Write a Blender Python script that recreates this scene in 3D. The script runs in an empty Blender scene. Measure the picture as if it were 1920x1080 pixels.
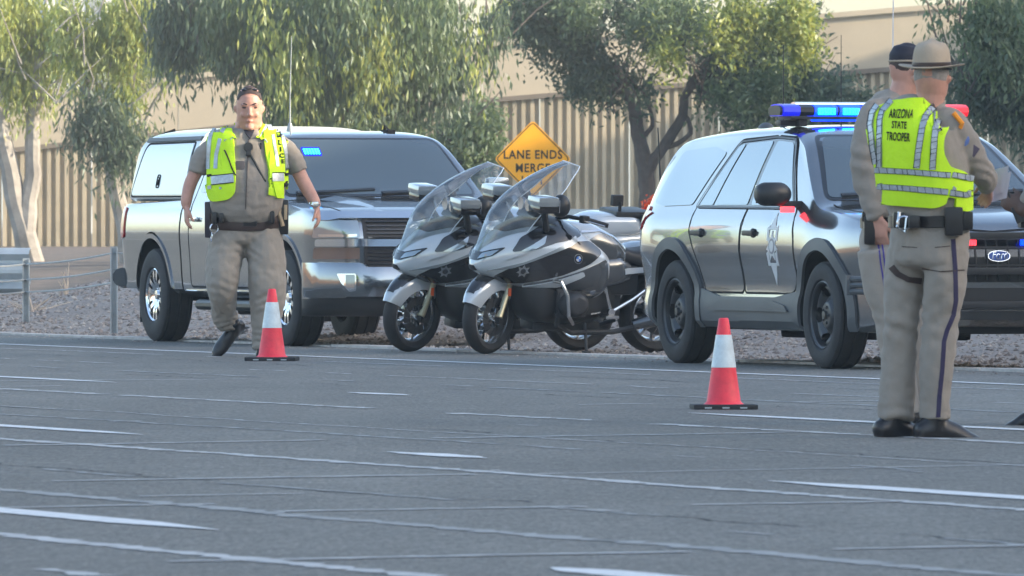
import bpy, bmesh, math, random
import numpy as np
from mathutils import Vector, Matrix, noise
from mathutils.bvhtree import BVHTree

random.seed(7)
rng = np.random.default_rng(7)
SC = bpy.context.scene
COL = SC.collection
PI = math.pi
R = math.radians

# ------------------------------------------------------------------ camera, sky, sun, exposure
FPX = 20000.0            # focal length in pixels of the 1920 wide photograph
CAM_H = 1.10
HORIZON = 402.0
cam_d = bpy.data.cameras.new('camera')
cam = bpy.data.objects.new('camera', cam_d)
COL.objects.link(cam)
cam_d.sensor_width = 36.0
cam_d.lens = FPX / 1920 * 36
cam_d.clip_start = 0.5
cam_d.clip_end = 6000
cam.location = (0, 0, CAM_H)
cam.rotation_euler = (PI / 2 - math.atan((540 - HORIZON) / FPX), 0, 0)
cam_d.dof.use_dof = True
cam_d.dof.focus_distance = 76.0
cam_d.dof.aperture_fstop = 21.0
SC.camera = cam

SUN_EL, SUN_AZ = R(17), R(104)     # azimuth clockwise from +Y (away from the camera)
world = bpy.data.worlds.new('World')
SC.world = world
world.use_nodes = True
wn = world.node_tree
bg = wn.nodes['Background']
sky = wn.nodes.new('ShaderNodeTexSky')
sky.sky_type = 'NISHITA'
sky.sun_disc = False
sky.sun_elevation = SUN_EL
sky.sun_rotation = SUN_AZ
sky.altitude = 300
sky.dust_density = 2.3
sky.ozone_density = 0.7
wn.links.new(sky.outputs[0], bg.inputs[0])
bg.inputs[1].default_value = 0.15
sd = bpy.data.lights.new('sun', 'SUN')
sd.energy = 2.7
sd.angle = R(0.6)
sd.color = (1.0, 0.87, 0.66)
sun = bpy.data.objects.new('sun', sd)
COL.objects.link(sun)
sdir = Vector((math.sin(SUN_AZ) * math.cos(SUN_EL), math.cos(SUN_AZ) * math.cos(SUN_EL), math.sin(SUN_EL)))
sun.rotation_euler = (-sdir).to_track_quat('-Z', 'Y').to_euler()
SC.view_settings.view_transform = 'Standard'
SC.view_settings.look = 'None'
SC.view_settings.gamma = 1.0
SC.view_settings.exposure = 1.75
SC.view_settings.use_curve_mapping = False
SC.cycles.max_bounces = 6
SC.cycles.transparent_max_bounces = 12

# ------------------------------------------------------------------ road frame
TH = R(19.44)
U = Vector((-math.sin(TH), math.cos(TH), 0))     # along the road, away from the camera
N = Vector((math.cos(TH), math.sin(TH), 0))      # across, towards the far shoulder
def rd(a, c, z=0.0):
    p = U * a + N * c
    return Vector((p.x, p.y, z))
def at(px, py, d):
    """photo pixel at distance d -> world point"""
    return Vector(((px - 960) / FPX * d, d, CAM_H - (py - HORIZON) / FPX * d))
def ground_at(px, py, z=0.0):
    d = (CAM_H - z) * FPX / (py - HORIZON)
    return Vector(((px - 960) / FPX * d, d, z))

# ------------------------------------------------------------------ tags
def tag(o, label=None, cat=None, group=None, kind=None):
    if label: o['label'] = label
    if cat: o['category'] = cat
    if group: o['group'] = group
    if kind: o['kind'] = kind
    return o
def empty(name, loc=(0, 0, 0), rz=0, label=None, cat=None, group=None):
    o = bpy.data.objects.new(name, None)
    o.empty_display_size = 0.2
    COL.objects.link(o)
    o.location = loc
    o.rotation_euler = (0, 0, rz)
    return tag(o, label, cat, group)
def copy_tree(o, parent=None):
    c = o.copy()
    COL.objects.link(c)
    if parent is not None:
        c.parent = parent
    for ch in list(o.children):
        copy_tree(ch, c)
    return c

# ------------------------------------------------------------------ materials
MATS = {}
def mat(name, col, rough=0.6, metal=0.0, spec=0.5, coat=0.0, var=0.0, vscale=4.0, bump=0.0, bscale=40.0,
        emit=None, estr=0.0, alpha=1.0, trans=0.0, sheen=0.0, ior=1.45, rvar=0.0, coatr=0.03):
    if name in MATS: return MATS[name]
    m = bpy.data.materials.new(name)
    m.use_nodes = True
    nt = m.node_tree
    b = nt.nodes['Principled BSDF']
    b.inputs['Base Color'].default_value = (*col, 1)
    b.inputs['Roughness'].default_value = rough
    b.inputs['Metallic'].default_value = metal
    b.inputs['Specular IOR Level'].default_value = spec
    b.inputs['Coat Weight'].default_value = coat
    b.inputs['Coat Roughness'].default_value = coatr
    b.inputs['IOR'].default_value = ior
    b.inputs['Sheen Weight'].default_value = sheen
    b.inputs['Transmission Weight'].default_value = trans
    b.inputs['Alpha'].default_value = alpha
    if emit:
        b.inputs['Emission Color'].default_value = (*emit, 1)
        b.inputs['Emission Strength'].default_value = estr
    tc = nt.nodes.new('ShaderNodeTexCoord')
    if var > 0 or rvar > 0:
        n = nt.nodes.new('ShaderNodeTexNoise')
        n.inputs['Scale'].default_value = vscale
        n.inputs['Detail'].default_value = 6
        n.inputs['Roughness'].default_value = 0.65
        nt.links.new(tc.outputs['Object'], n.inputs['Vector'])
        if var > 0:
            r = nt.nodes.new('ShaderNodeMapRange')
            r.inputs[1].default_value = 0.3; r.inputs[2].default_value = 0.7
            r.inputs[3].default_value = 1 - var; r.inputs[4].default_value = 1 + var
            nt.links.new(n.outputs['Fac'], r.inputs[0])
            mx = nt.nodes.new('ShaderNodeVectorMath'); mx.operation = 'SCALE'
            mx.inputs[0].default_value = col
            nt.links.new(r.outputs[0], mx.inputs['Scale'])
            nt.links.new(mx.outputs[0], b.inputs['Base Color'])
        if rvar > 0:
            r = nt.nodes.new('ShaderNodeMapRange')
            r.inputs[1].default_value = 0.3; r.inputs[2].default_value = 0.7
            r.inputs[3].default_value = max(0.02, rough - rvar); r.inputs[4].default_value = rough + rvar
            nt.links.new(n.outputs['Fac'], r.inputs[0])
            nt.links.new(r.outputs[0], b.inputs['Roughness'])
    if bump > 0:
        n2 = nt.nodes.new('ShaderNodeTexNoise')
        n2.inputs['Scale'].default_value = bscale
        n2.inputs['Detail'].default_value = 4
        nt.links.new(tc.outputs['Object'], n2.inputs['Vector'])
        bp = nt.nodes.new('ShaderNodeBump')
        bp.inputs['Strength'].default_value = bump
        bp.inputs['Distance'].default_value = 0.02
        nt.links.new(n2.outputs['Fac'], bp.inputs['Height'])
        nt.links.new(bp.outputs[0], b.inputs['Normal'])
    MATS[name] = m
    return m

def leaf_mat(name, c1, c2, trans=0.45):
    m = bpy.data.materials.new(name); m.use_nodes = True
    nt = m.node_tree; nt.nodes.clear()
    out = nt.nodes.new('ShaderNodeOutputMaterial')
    geo = nt.nodes.new('ShaderNodeNewGeometry')
    ramp = nt.nodes.new('ShaderNodeValToRGB')
    ramp.color_ramp.elements[0].color = (*c1, 1); ramp.color_ramp.elements[1].color = (*c2, 1)
    nt.links.new(geo.outputs['Random Per Island'], ramp.inputs[0])
    d = nt.nodes.new('ShaderNodeBsdfDiffuse'); t = nt.nodes.new('ShaderNodeBsdfTranslucent')
    g = nt.nodes.new('ShaderNodeBsdfGlossy'); g.inputs['Roughness'].default_value = 0.45
    g.inputs['Color'].default_value = (0.5, 0.55, 0.55, 1)
    mx = nt.nodes.new('ShaderNodeMixShader'); mx.inputs[0].default_value = trans
    mx2 = nt.nodes.new('ShaderNodeMixShader'); mx2.inputs[0].default_value = 0.07
    hs = nt.nodes.new('ShaderNodeHueSaturation'); hs.inputs['Saturation'].default_value = 1.15; hs.inputs['Value'].default_value = 1.5
    hs.inputs['Hue'].default_value = 0.48
    nt.links.new(ramp.outputs[0], d.inputs[0]); nt.links.new(ramp.outputs[0], hs.inputs['Color'])
    nt.links.new(hs.outputs[0], t.inputs[0])
    nt.links.new(d.outputs[0], mx.inputs[1]); nt.links.new(t.outputs[0], mx.inputs[2])
    nt.links.new(mx.outputs[0], mx2.inputs[1]); nt.links.new(g.outputs[0], mx2.inputs[2])
    nt.links.new(mx2.outputs[0], out.inputs[0])
    MATS[name] = m
    return m

# ------------------------------------------------------------------ mesh building
def finish(me, smooth=True, angle=35):
    me.update()
    if smooth:
        me.polygons.foreach_set('use_smooth', [True] * len(me.polygons))
        me.set_sharp_from_angle(angle=R(angle))
    return me
def link(name, me, m, parent=None):
    o = bpy.data.objects.new(name, me)
    COL.objects.link(o)
    if m is not None and len(me.materials) == 0:
        me.materials.append(m)
    if parent is not None:
        o.parent = parent
    return o
class MB:
    def __init__(s): s.v = []; s.f = []
    def add(s, v, f):
        k = len(s.v); s.v += [tuple(p) for p in v]; s.f += [tuple(i + k for i in q) for q in f]; return s
    def box(s, c, h, rot=None, bev=0.0):
        """c centre, h half sizes"""
        if bev > 0:
            b = min(bev, min(h) * 0.9)
            bm = bmesh.new(); bmesh.ops.create_cube(bm, size=2)
            for v in bm.verts: v.co = Vector((v.co.x * h[0], v.co.y * h[1], v.co.z * h[2]))
            bmesh.ops.bevel(bm, geom=bm.edges[:], offset=b, segments=2, affect='EDGES', profile=0.7)
            bm.verts.index_update()
            vs = [v.co.copy() for v in bm.verts]; fs = [[v.index for v in f.verts] for f in bm.faces]; bm.free()
        else:
            vs = [Vector((x * h[0], y * h[1], z * h[2])) for x in (-1, 1) for y in (-1, 1) for z in (-1, 1)]
            fs = [(0, 1, 3, 2), (4, 6, 7, 5), (0, 4, 5, 1), (2, 3, 7, 6), (0, 2, 6, 4), (1, 5, 7, 3)]
        if rot is not None: vs = [rot @ v for v in vs]
        return s.add([v + Vector(c) for v in vs], fs)
    def tube(s, pts, r, n=8, cap=True):
        pts = [Vector(p) for p in pts]
        rs = r if isinstance(r, (list, tuple)) else [r] * len(pts)
        rings = []
        ref = None
        for i, p in enumerate(pts):
            t = (pts[min(i + 1, len(pts) - 1)] - pts[max(i - 1, 0)]).normalized()
            if ref is None:
                ref = Vector((0, 0, 1)) if abs(t.z) < 0.9 else Vector((1, 0, 0))
            a = (ref - t * ref.dot(t)).normalized(); ref = a
            b = t.cross(a)
            rings.append([p + (a * math.cos(2 * PI * k / n) + b * math.sin(2 * PI * k / n)) * rs[i] for k in range(n)])
        v = [q for ring in rings for q in ring]; f = []
        for i in range(len(pts) - 1):
            for k in range(n):
                k2 = (k + 1) % n
                f.append((i * n + k, i * n + k2, (i + 1) * n + k2, (i + 1) * n + k))
        if cap:
            f.append(tuple(range(n))[::-1]); f.append(tuple((len(pts) - 1) * n + k for k in range(n)))
        return s.add(v, f)
    def lathe(s, prof, n=48, M=None, close=False):
        """profile of (r, h): revolved about local Y"""
        v = []; f = []
        for (r, h) in prof:
            for k in range(n):
                a = 2 * PI * k / n
                v.append(Vector((r * math.cos(a), h, r * math.sin(a))))
        m = len(prof)
        for i in range(m if close else m - 1):
            i2 = (i + 1) % m
            for k in range(n):
                k2 = (k + 1) % n
                f.append((i * n + k, i * n + k2, i2 * n + k2, i2 * n + k))
        if M is not None: v = [M @ q for q in v]
        return s.add(v, f)
    def sphere(s, c, r, nu=12, nv=8):
        r = Vector(r) if not isinstance(r, (int, float)) else Vector((r, r, r))
        v = []; f = []
        for i in range(nv + 1):
            th = PI * i / nv
            for k in range(nu):
                a = 2 * PI * k / nu
                v.append(Vector((r.x * math.sin(th) * math.cos(a), r.y * math.sin(th) * math.sin(a), r.z * math.cos(th))) + Vector(c))
        for i in range(nv):
            for k in range(nu):
                k2 = (k + 1) % nu
                f.append((i * nu + k, i * nu + k2, (i + 1) * nu + k2, (i + 1) * nu + k))
        return s.add(v, f)
    def sheet(s, grid):
        """grid[i][j] of points"""
        n = len(grid[0]); v = [p for row in grid for p in row]; f = []
        for i in range(len(grid) - 1):
            for j in range(n - 1):
                f.append((i * n + j, i * n + j + 1, (i + 1) * n + j + 1, (i + 1) * n + j))
        return s.add(v, f)
    def mesh(s, name, clean=True, smooth=True, angle=35, xf=None):
        me = bpy.data.meshes.new(name)
        me.from_pydata([tuple(p) for p in s.v], [], s.f)
        if clean:
            bm = bmesh.new(); bm.from_mesh(me)
            bmesh.ops.remove_doubles(bm, verts=bm.verts, dist=1e-5)
            bmesh.ops.dissolve_degenerate(bm, edges=bm.edges, dist=1e-6)
            bmesh.ops.recalc_face_normals(bm, faces=bm.faces)
            bm.to_mesh(me); bm.free()
        return finish(me, smooth, angle)
    def build(s, name, m, parent=None, **kw):
        return link(name, s.mesh(name, **kw), m, parent)

def evaluated(o, name=None):
    dg = bpy.context.evaluated_depsgraph_get()
    dg.update()
    me = bpy.data.meshes.new_from_object(o.evaluated_get(dg))
    if name: me.name = name
    return me
def remove(o):
    bpy.data.objects.remove(o, do_unlink=True)
def smoothstep(a, b, x):
    t = min(1.0, max(0.0, (x - a) / (b - a))); return t * t * (3 - 2 * t)
def curve(pts):
    """piecewise smooth (monotone cubic) function from (x, y) pairs"""
    xs = [p[0] for p in pts]; ys = [p[1] for p in pts]
    if xs[0] > xs[-1]: xs = xs[::-1]; ys = ys[::-1]
    n = len(xs)
    d = [(ys[i + 1] - ys[i]) / (xs[i + 1] - xs[i]) for i in range(n - 1)]
    m = [d[0]] + [0 if d[i - 1] * d[i] <= 0 else 2 * d[i - 1] * d[i] / (d[i - 1] + d[i]) for i in range(1, n - 1)] + [d[-1]]
    def f(x):
        if x <= xs[0]: return ys[0]
        if x >= xs[-1]: return ys[-1]
        i = 0
        while x > xs[i + 1]: i += 1
        h = xs[i + 1] - xs[i]; t = (x - xs[i]) / h
        return (ys[i] * (2 * t**3 - 3 * t**2 + 1) + h * m[i] * (t**3 - 2 * t**2 + t) + ys[i + 1] * (-2 * t**3 + 3 * t**2) + h * m[i + 1] * (t**3 - t**2))
    return f
def rounded(poly, r, seg=4):
    """fillet the corners of a 2D polygon; r a number or one per corner"""
    out = []; n = len(poly)
    for i in range(n):
        p = Vector(poly[i]).to_2d(); a = Vector(poly[i - 1]).to_2d(); b = Vector(poly[(i + 1) % n]).to_2d()
        rr = r[i] if isinstance(r, (list, tuple)) else r
        la, lb = (a - p).length, (b - p).length
        k = min(rr, la * 0.45, lb * 0.45)
        if k < 1e-4: out.append(tuple(p)); continue
        q0 = p + (a - p) / la * k; q2 = p + (b - p) / lb * k
        for j in range(seg + 1):
            t = j / seg
            q = q0 * (1 - t)**2 + p * 2 * t * (1 - t) + q2 * t * t
            out.append(tuple(q))
    return out
def bvh_of(o_or_me):
    me = o_or_me.data if hasattr(o_or_me, 'data') else o_or_me
    return BVHTree.FromPolygons([v.co.copy() for v in me.vertices], [tuple(p.vertices) for p in me.polygons])

def drape(mb, poly, axis, sgn, bvh, off=0.004, cell=0.05, skirt=True, start=4.0, polys=None, smax=0.35):
    """2D polygon laid on a surface: rays go from +sgn side along the axis. axis 'y': poly=(x,z); 'x': (y,z); 'z': (x,y)"""
    bm = bmesh.new()
    for pl in (polys if polys else [poly]):
        vs = [bm.verts.new((p[0], p[1], 0)) for p in pl]
        try: bm.faces.new(vs)
        except ValueError: pass
    xs = [v.co.x for v in bm.verts]; ys = [v.co.y for v in bm.verts]
    for (lo, hi, ax) in ((min(xs), max(xs), 0), (min(ys), max(ys), 1)):
        k = int((hi - lo) / cell)
        for i in range(1, k + 1):
            q = lo + (hi - lo) * i / (k + 1)
            co = Vector((q, 0, 0)) if ax == 0 else Vector((0, q, 0))
            no = Vector((1, 0, 0)) if ax == 0 else Vector((0, 1, 0))
            bmesh.ops.bisect_plane(bm, geom=bm.verts[:] + bm.edges[:] + bm.faces[:], dist=1e-6, plane_co=co, plane_no=no)
    bm.verts.index_update()
    def ray(p):
        if axis == 'y': o = Vector((p.x, sgn * start, p.y)); d = Vector((0, -sgn, 0))
        elif axis == 'x': o = Vector((sgn * start, p.x, p.y)); d = Vector((-sgn, 0, 0))
        else: o = Vector((p.x, p.y, sgn * start)); d = Vector((0, 0, -sgn))
        h = bvh.ray_cast(o, d)
        if h[0] is None:
            # nearest point on the surface, approached from where neighbours are
            h2 = bvh.find_nearest(o + d * (start - 0.5)); 
            return h2[0], h2[1]
        nn = h[1]
        if nn.dot(d) > 0: nn = -nn
        return h[0], nn
    hits = [ray(v.co) for v in bm.verts]
    top = [h[0] + h[1] * off for h in hits]
    low = [h[0] - h[1] * 0.003 for h in hits]
    faces = [tuple(v.index for v in f.verts) for f in bm.faces]
    fix = []
    for f in faces:
        # ray direction faces are seen from
        a, b, c = top[f[0]], top[f[1]], top[f[2]]
        fix.append(f)
    edges = [tuple(v.index for v in e.verts) for e in bm.edges if len(e.link_faces) == 1]
    bm.free()
    n = len(top)
    v = top + (low if skirt else [])
    f = list(fix)
    if skirt:
        for a, b in edges: f.append((a, b, b + n, a + n))
    mb.add(v, f)
    return mb
def band(poly, w, closed=True):
    """2D ring of quads following a polyline, w wide"""
    n = len(poly); out = []
    P = [Vector(p).to_2d() for p in poly]
    nr = []
    for i in range(n):
        a = P[i - 1] if (closed or i > 0) else P[i]; b = P[(i + 1) % n] if (closed or i < n - 1) else P[i]
        t = (b - a).normalized(); nr.append(Vector((-t.y, t.x)))
    for i in range(n if closed else n - 1):
        j = (i + 1) % n
        out.append([tuple(P[i] - nr[i] * w / 2), tuple(P[j] - nr[j] * w / 2), tuple(P[j] + nr[j] * w / 2), tuple(P[i] + nr[i] * w / 2)])
    return out
def text_polys(body, size, bold=0.0, xscale=1.0, shear=0.0, spacing=1.0):
    """triangulated lettering as 2D polygons centred on the origin"""
    cu = bpy.data.curves.new('lettering', 'FONT')
    cu.body = body; cu.size = size; cu.align_x = 'CENTER'; cu.align_y = 'CENTER'; cu.offset = bold; cu.resolution_u = 3; cu.shear = shear
    cu.space_character = spacing
    cu.fill_mode = 'FRONT'
    o = bpy.data.objects.new('lettering', cu); COL.objects.link(o)
    me = evaluated(o)
    polys = [[(me.vertices[i].co.x * xscale, me.vertices[i].co.y) for i in p.vertices] for p in me.polygons]
    remove(o); bpy.data.meshes.remove(me); bpy.data.curves.remove(cu)
    return polys
def shift(polys, dx, dy, mirror=False, rot=0.0):
    s = -1 if mirror else 1
    c, n = math.cos(rot), math.sin(rot)
    return [[((s * x) * c - y * n + dx, (s * x) * n + y * c + dy) for x, y in p] for p in polys]
def star_poly(n, r1, r2, cx=0, cy=0, rot=PI / 2, sy=1.0):
    return [(cx + (r1 if k % 2 == 0 else r2) * math.cos(rot + PI * k / n), cy + sy * (r1 if k % 2 == 0 else r2) * math.sin(rot + PI * k / n)) for k in range(2 * n)]
def ellipse(cx, cy, rx, ry, n=24):
    return [(cx + rx * math.cos(2 * PI * k / n), cy + ry * math.sin(2 * PI * k / n)) for k in range(n)]

def polar_plate(R0, R1, hole, zf, n=144, m=16, th=0.02):
    """a wheel face: polar grid about local Y with cells left out where hole(r, a); zf(r, a) gives the height along -Y"""
    mb = MB(); v = []; idx = {}
    rs = [R0 + (R1 - R0) * i / m for i in range(m + 1)]
    for lay in (0, 1):
        for i, r in enumerate(rs):
            for k in range(n):
                a = 2 * PI * k / n
                v.append(Vector((r * math.cos(a), -zf(r, a) + lay * th, r * math.sin(a))))
    L = (m + 1) * n
    f = []
    keep = [[not hole((rs[i] + rs[i + 1]) / 2, 2 * PI * (k + 0.5) / n) for k in range(n)] for i in range(m)]
    def q(i, k, lay): return lay * L + i * n + (k % n)
    for i in range(m):
        for k in range(n):
            if not keep[i][k]: continue
            f.append((q(i, k, 0), q(i, k + 1, 0), q(i + 1, k + 1, 0), q(i + 1, k, 0)))
            if i + 1 < m and not keep[i + 1][k]: f.append((q(i + 1, k, 0), q(i + 1, k + 1, 0), q(i + 1, k + 1, 1), q(i + 1, k, 1)))
            if i > 0 and not keep[i - 1][k]: f.append((q(i, k, 0), q(i, k + 1, 0), q(i, k + 1, 1), q(i, k, 1)))
            if not keep[i][(k + 1) % n]: f.append((q(i, k + 1, 0), q(i + 1, k + 1, 0), q(i + 1, k + 1, 1), q(i, k + 1, 1)))
            if not keep[i][k - 1]: f.append((q(i, k, 0), q(i + 1, k, 0), q(i + 1, k, 1), q(i, k, 1)))
    used = sorted({i for t in f for i in t}); re = {o: j for j, o in enumerate(used)}
    mb.add([v[i] for i in used], [tuple(re[i] for i in t) for t in f])
    return mb
# ------------------------------------------------------------------ ground materials
def asphalt_mat():
    m = bpy.data.materials.new('asphalt'); m.use_nodes = True
    nt = m.node_tree; b = nt.nodes['Principled BSDF']
    tc = nt.nodes.new('ShaderNodeTexCoord')
    rot = nt.nodes.new('ShaderNodeMapping'); rot.inputs['Rotation'].default_value = (0, 0, -TH)
    rot.inputs['Scale'].default_value = (1, 0.06, 1)
    nt.links.new(tc.outputs['Object'], rot.inputs['Vector'])
    big = nt.nodes.new('ShaderNodeTexNoise'); big.inputs['Scale'].default_value = 0.55; big.inputs['Detail'].default_value = 5
    nt.links.new(rot.outputs[0], big.inputs['Vector'])
    pat = nt.nodes.new('ShaderNodeTexNoise'); pat.inputs['Scale'].default_value = 0.35; pat.inputs['Detail'].default_value = 8; pat.inputs['Roughness'].default_value = 0.7
    nt.links.new(tc.outputs['Object'], pat.inputs['Vector'])
    fine = nt.nodes.new('ShaderNodeTexNoise'); fine.inputs['Scale'].default_value = 55; fine.inputs['Detail'].default_value = 5; fine.inputs['Roughness'].default_value = 0.8
    nt.links.new(tc.outputs['Object'], fine.inputs['Vector'])
    def rng_(src, a, b_, lo, hi):
        r = nt.nodes.new('ShaderNodeMapRange')
        r.inputs[1].default_value = a; r.inputs[2].default_value = b_; r.inputs[3].default_value = lo; r.inputs[4].default_value = hi
        nt.links.new(src, r.inputs[0]); return r.outputs[0]
    def mul(a, b_):
        x = nt.nodes.new('ShaderNodeMath'); x.operation = 'MULTIPLY'
        nt.links.new(a, x.inputs[0]); nt.links.new(b_, x.inputs[1]); return x.outputs[0]
    k = mul(mul(rng_(big.outputs[0], 0.3, 0.7, 0.8, 1.18), rng_(pat.outputs[0], 0.3, 0.7, 0.86, 1.14)), rng_(fine.outputs[0], 0.35, 0.65, 0.5, 1.6))
    mid = nt.nodes.new('ShaderNodeTexNoise'); mid.inputs['Scale'].default_value = 7; mid.inputs['Detail'].default_value = 9; mid.inputs['Roughness'].default_value = 0.85
    nt.links.new(tc.outputs['Object'], mid.inputs['Vector'])
    k = mul(k, rng_(mid.outputs[0], 0.35, 0.65, 0.72, 1.3))
    rt2 = nt.nodes.new('ShaderNodeMapping'); rt2.inputs['Rotation'].default_value = (0, 0, -TH); rt2.inputs['Scale'].default_value = (1, 0.10, 1)
    nt.links.new(tc.outputs['Object'], rt2.inputs['Vector'])
    stq = nt.nodes.new('ShaderNodeTexNoise'); stq.inputs['Scale'].default_value = 38; stq.inputs['Detail'].default_value = 6; stq.inputs['Roughness'].default_value = 0.8
    nt.links.new(rt2.outputs[0], stq.inputs['Vector'])
    k = mul(k, rng_(stq.outputs[0], 0.35, 0.65, 0.70, 1.34))
    vor = nt.nodes.new('ShaderNodeTexVoronoi'); vor.inputs['Scale'].default_value = 14
    nt.links.new(rt2.outputs[0], vor.inputs['Vector'])
    k = mul(k, rng_(vor.outputs['Distance'], 0.0, 0.12, 1.7, 1.0))
    sc = nt.nodes.new('ShaderNodeVectorMath'); sc.operation = 'SCALE'; sc.inputs[0].default_value = (0.150, 0.145, 0.130)
    nt.links.new(k, sc.inputs['Scale']); nt.links.new(sc.outputs[0], b.inputs['Base Color'])
    b.inputs['Roughness'].default_value = 0.78
    b.inputs['Specular IOR Level'].default_value = 0.35
    bp = nt.nodes.new('ShaderNodeBump'); bp.inputs['Strength'].default_value = 0.5; bp.inputs['Distance'].default_value = 0.01
    nt.links.new(fine.outputs[0], bp.inputs['Height']); nt.links.new(bp.outputs[0], b.inputs['Normal'])
    return m
def gravel_mat(name, c1, c2, c3, scale=9.0):
    m = bpy.data.materials.new(name); m.use_nodes = True
    nt = m.node_tree; b = nt.nodes['Principled BSDF']
    tc = nt.nodes.new('ShaderNodeTexCoord')
    v = nt.nodes.new('ShaderNodeTexVoronoi'); v.inputs['Scale'].default_value = scale * 2.2
    nt.links.new(tc.outputs['Object'], v.inputs['Vector'])
    n = nt.nodes.new('ShaderNodeTexNoise'); n.inputs['Scale'].default_value = 0.8; n.inputs['Detail'].default_value = 8
    nt.links.new(tc.outputs['Object'], n.inputs['Vector'])
    sep = nt.nodes.new('ShaderNodeSeparateColor'); nt.links.new(v.outputs['Color'], sep.inputs[0])
    r1 = nt.nodes.new('ShaderNodeMix'); r1.data_type = 'RGBA'
    r1.inputs['A'].default_value = (*c1, 1); r1.inputs['B'].default_value = (*c2, 1)
    nt.links.new(sep.outputs[0], r1.inputs['Factor'])
    r2 = nt.nodes.new('ShaderNodeMix'); r2.data_type = 'RGBA'; r2.inputs['B'].default_value = (*c3, 1)
    mr = nt.nodes.new('ShaderNodeMapRange'); mr.inputs[1].default_value = 0.42; mr.inputs[2].default_value = 0.62
    nt.links.new(n.outputs['Fac'], mr.inputs[0]); nt.links.new(mr.outputs[0], r2.inputs['Factor'])
    nt.links.new(r1.outputs['Result'], r2.inputs['A']); nt.links.new(r2.outputs['Result'], b.inputs['Base Color'])
    b.inputs['Roughness'].default_value = 0.95
    bp = nt.nodes.new('ShaderNodeBump'); bp.inputs['Strength'].default_value = 0.8; bp.inputs['Distance'].default_value = 0.05
    nt.links.new(v.outputs['Distance'], bp.inputs['Height']); nt.links.new(bp.outputs[0], b.inputs['Normal'])
    return m
M_ASPH = asphalt_mat()
M_GRAV = gravel_mat('gravel', (0.26, 0.225, 0.20), (0.36, 0.32, 0.285), (0.28, 0.24, 0.21))
M_SLOPE = gravel_mat('slope_soil', (0.13, 0.095, 0.078), (0.18, 0.135, 0.11), (0.10, 0.085, 0.065), 2)
M_PAINT = mat('road_paint', (0.62, 0.63, 0.63), 0.7, var=0.25, vscale=14)
M_SEAL = mat('joint_filler', (0.43, 0.435, 0.43), 0.8, var=0.35, vscale=6)
M_CURB = mat('kerb_concrete', (0.46, 0.43, 0.40), 0.9, var=0.3, vscale=5, bump=0.3)

# ------------------------------------------------------------------ road
EDGE_C = 28.05
mb = MB(); mb.sheet([[rd(a, c, 0) for c in np.linspace(-24, EDGE_C, 30)] for a in np.linspace(-160, 900, 60)])
mb.build('road', M_ASPH, clean=False); tag(bpy.data.objects['road'], kind='structure')
def noise1(x, s=1.0, seed=0.0): return noise.noise(Vector((x * s, seed, 3.7)))
def strip(name, a0, a1, c0, w, z, m, rag=0.0, wob=0.0, seed=0, taper=0.0, skew=0.0, along=True, step=0.25, mbin=None, gaps=0.0):
    """ribbon along the road (or across it) with ragged edges"""
    n = max(2, int(abs(a1 - a0) / step)); t = MB() if mbin is None else mbin
    rows = []
    for i in range(n + 1):
        a = a0 + (a1 - a0) * i / n
        k = 1.0
        if taper: k = min(1, (i + 0.3) / (n * taper + 0.001), (n - i + 0.3) / (n * taper + 0.001))
        c = c0 + wob * (noise1(a, 0.5, seed) + 0.35 * noise1(a, 4.0, seed + 4)) + skew * (a - a0)
        hw = w / 2 * k
        hw1 = hw * (1 + rag * noise1(a, 11, seed + 9)); hw2 = hw * (1 + rag * noise1(a, 13, seed + 19))
        if gaps and noise1(a, 0.9, seed + 31) > gaps: rows.append(None); continue
        if along: rows.append([rd(a, c - hw1, z), rd(a, c + hw2, z)])
        else: rows.append([rd(c - hw1, a, z), rd(c + hw2, a, z)])
    run = []
    for r_ in rows + [None]:
        if r_ is None:
            if len(run) > 1: t.sheet(run)
            run = []
        else: run.append(r_)
    return t
# edge line: one continuous white line
t = strip('edge_line', -60, 420, 25.98, 0.13, 0.004, M_PAINT, rag=0.12, step=0.6)
tag(t.build('edge_line', M_PAINT, clean=False), kind='structure')
# lane dashes (a ranges measured from the photograph)
dash_i = 0
def dash(a0, a1, c, w=0.12, tp=0.06, rag=0.08):
    global dash_i
    dash_i += 1
    t = strip('lane_dash', a0, a1, c, w, 0.004, M_PAINT, rag=rag, taper=tp, seed=dash_i * 3.1, step=0.12)
    tag(t.build('lane_dash', M_PAINT, clean=False), kind='structure')
dash(66.5, 84, 20.75, 0.15); dash(47.8, 55.3, 20.55, 0.15, 0.12)
dash(50.7, 66, 15.95, 0.16); dash(25, 41.1, 15.62, 0.20)
dash(35.3, 52, 11.38, 0.20); dash(28.0, 31.2, 11.15, 0.2, 0.1)
dash(61.2, 62.4, 20.95, 0.16, 0.4, 0.5); dash(45.3, 46.7, 15.87, 0.2, 0.4, 0.5)
for k in range(5):
    dash(96 + 14 * k, 100 + 14 * k, 20.75, 0.15)
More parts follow.
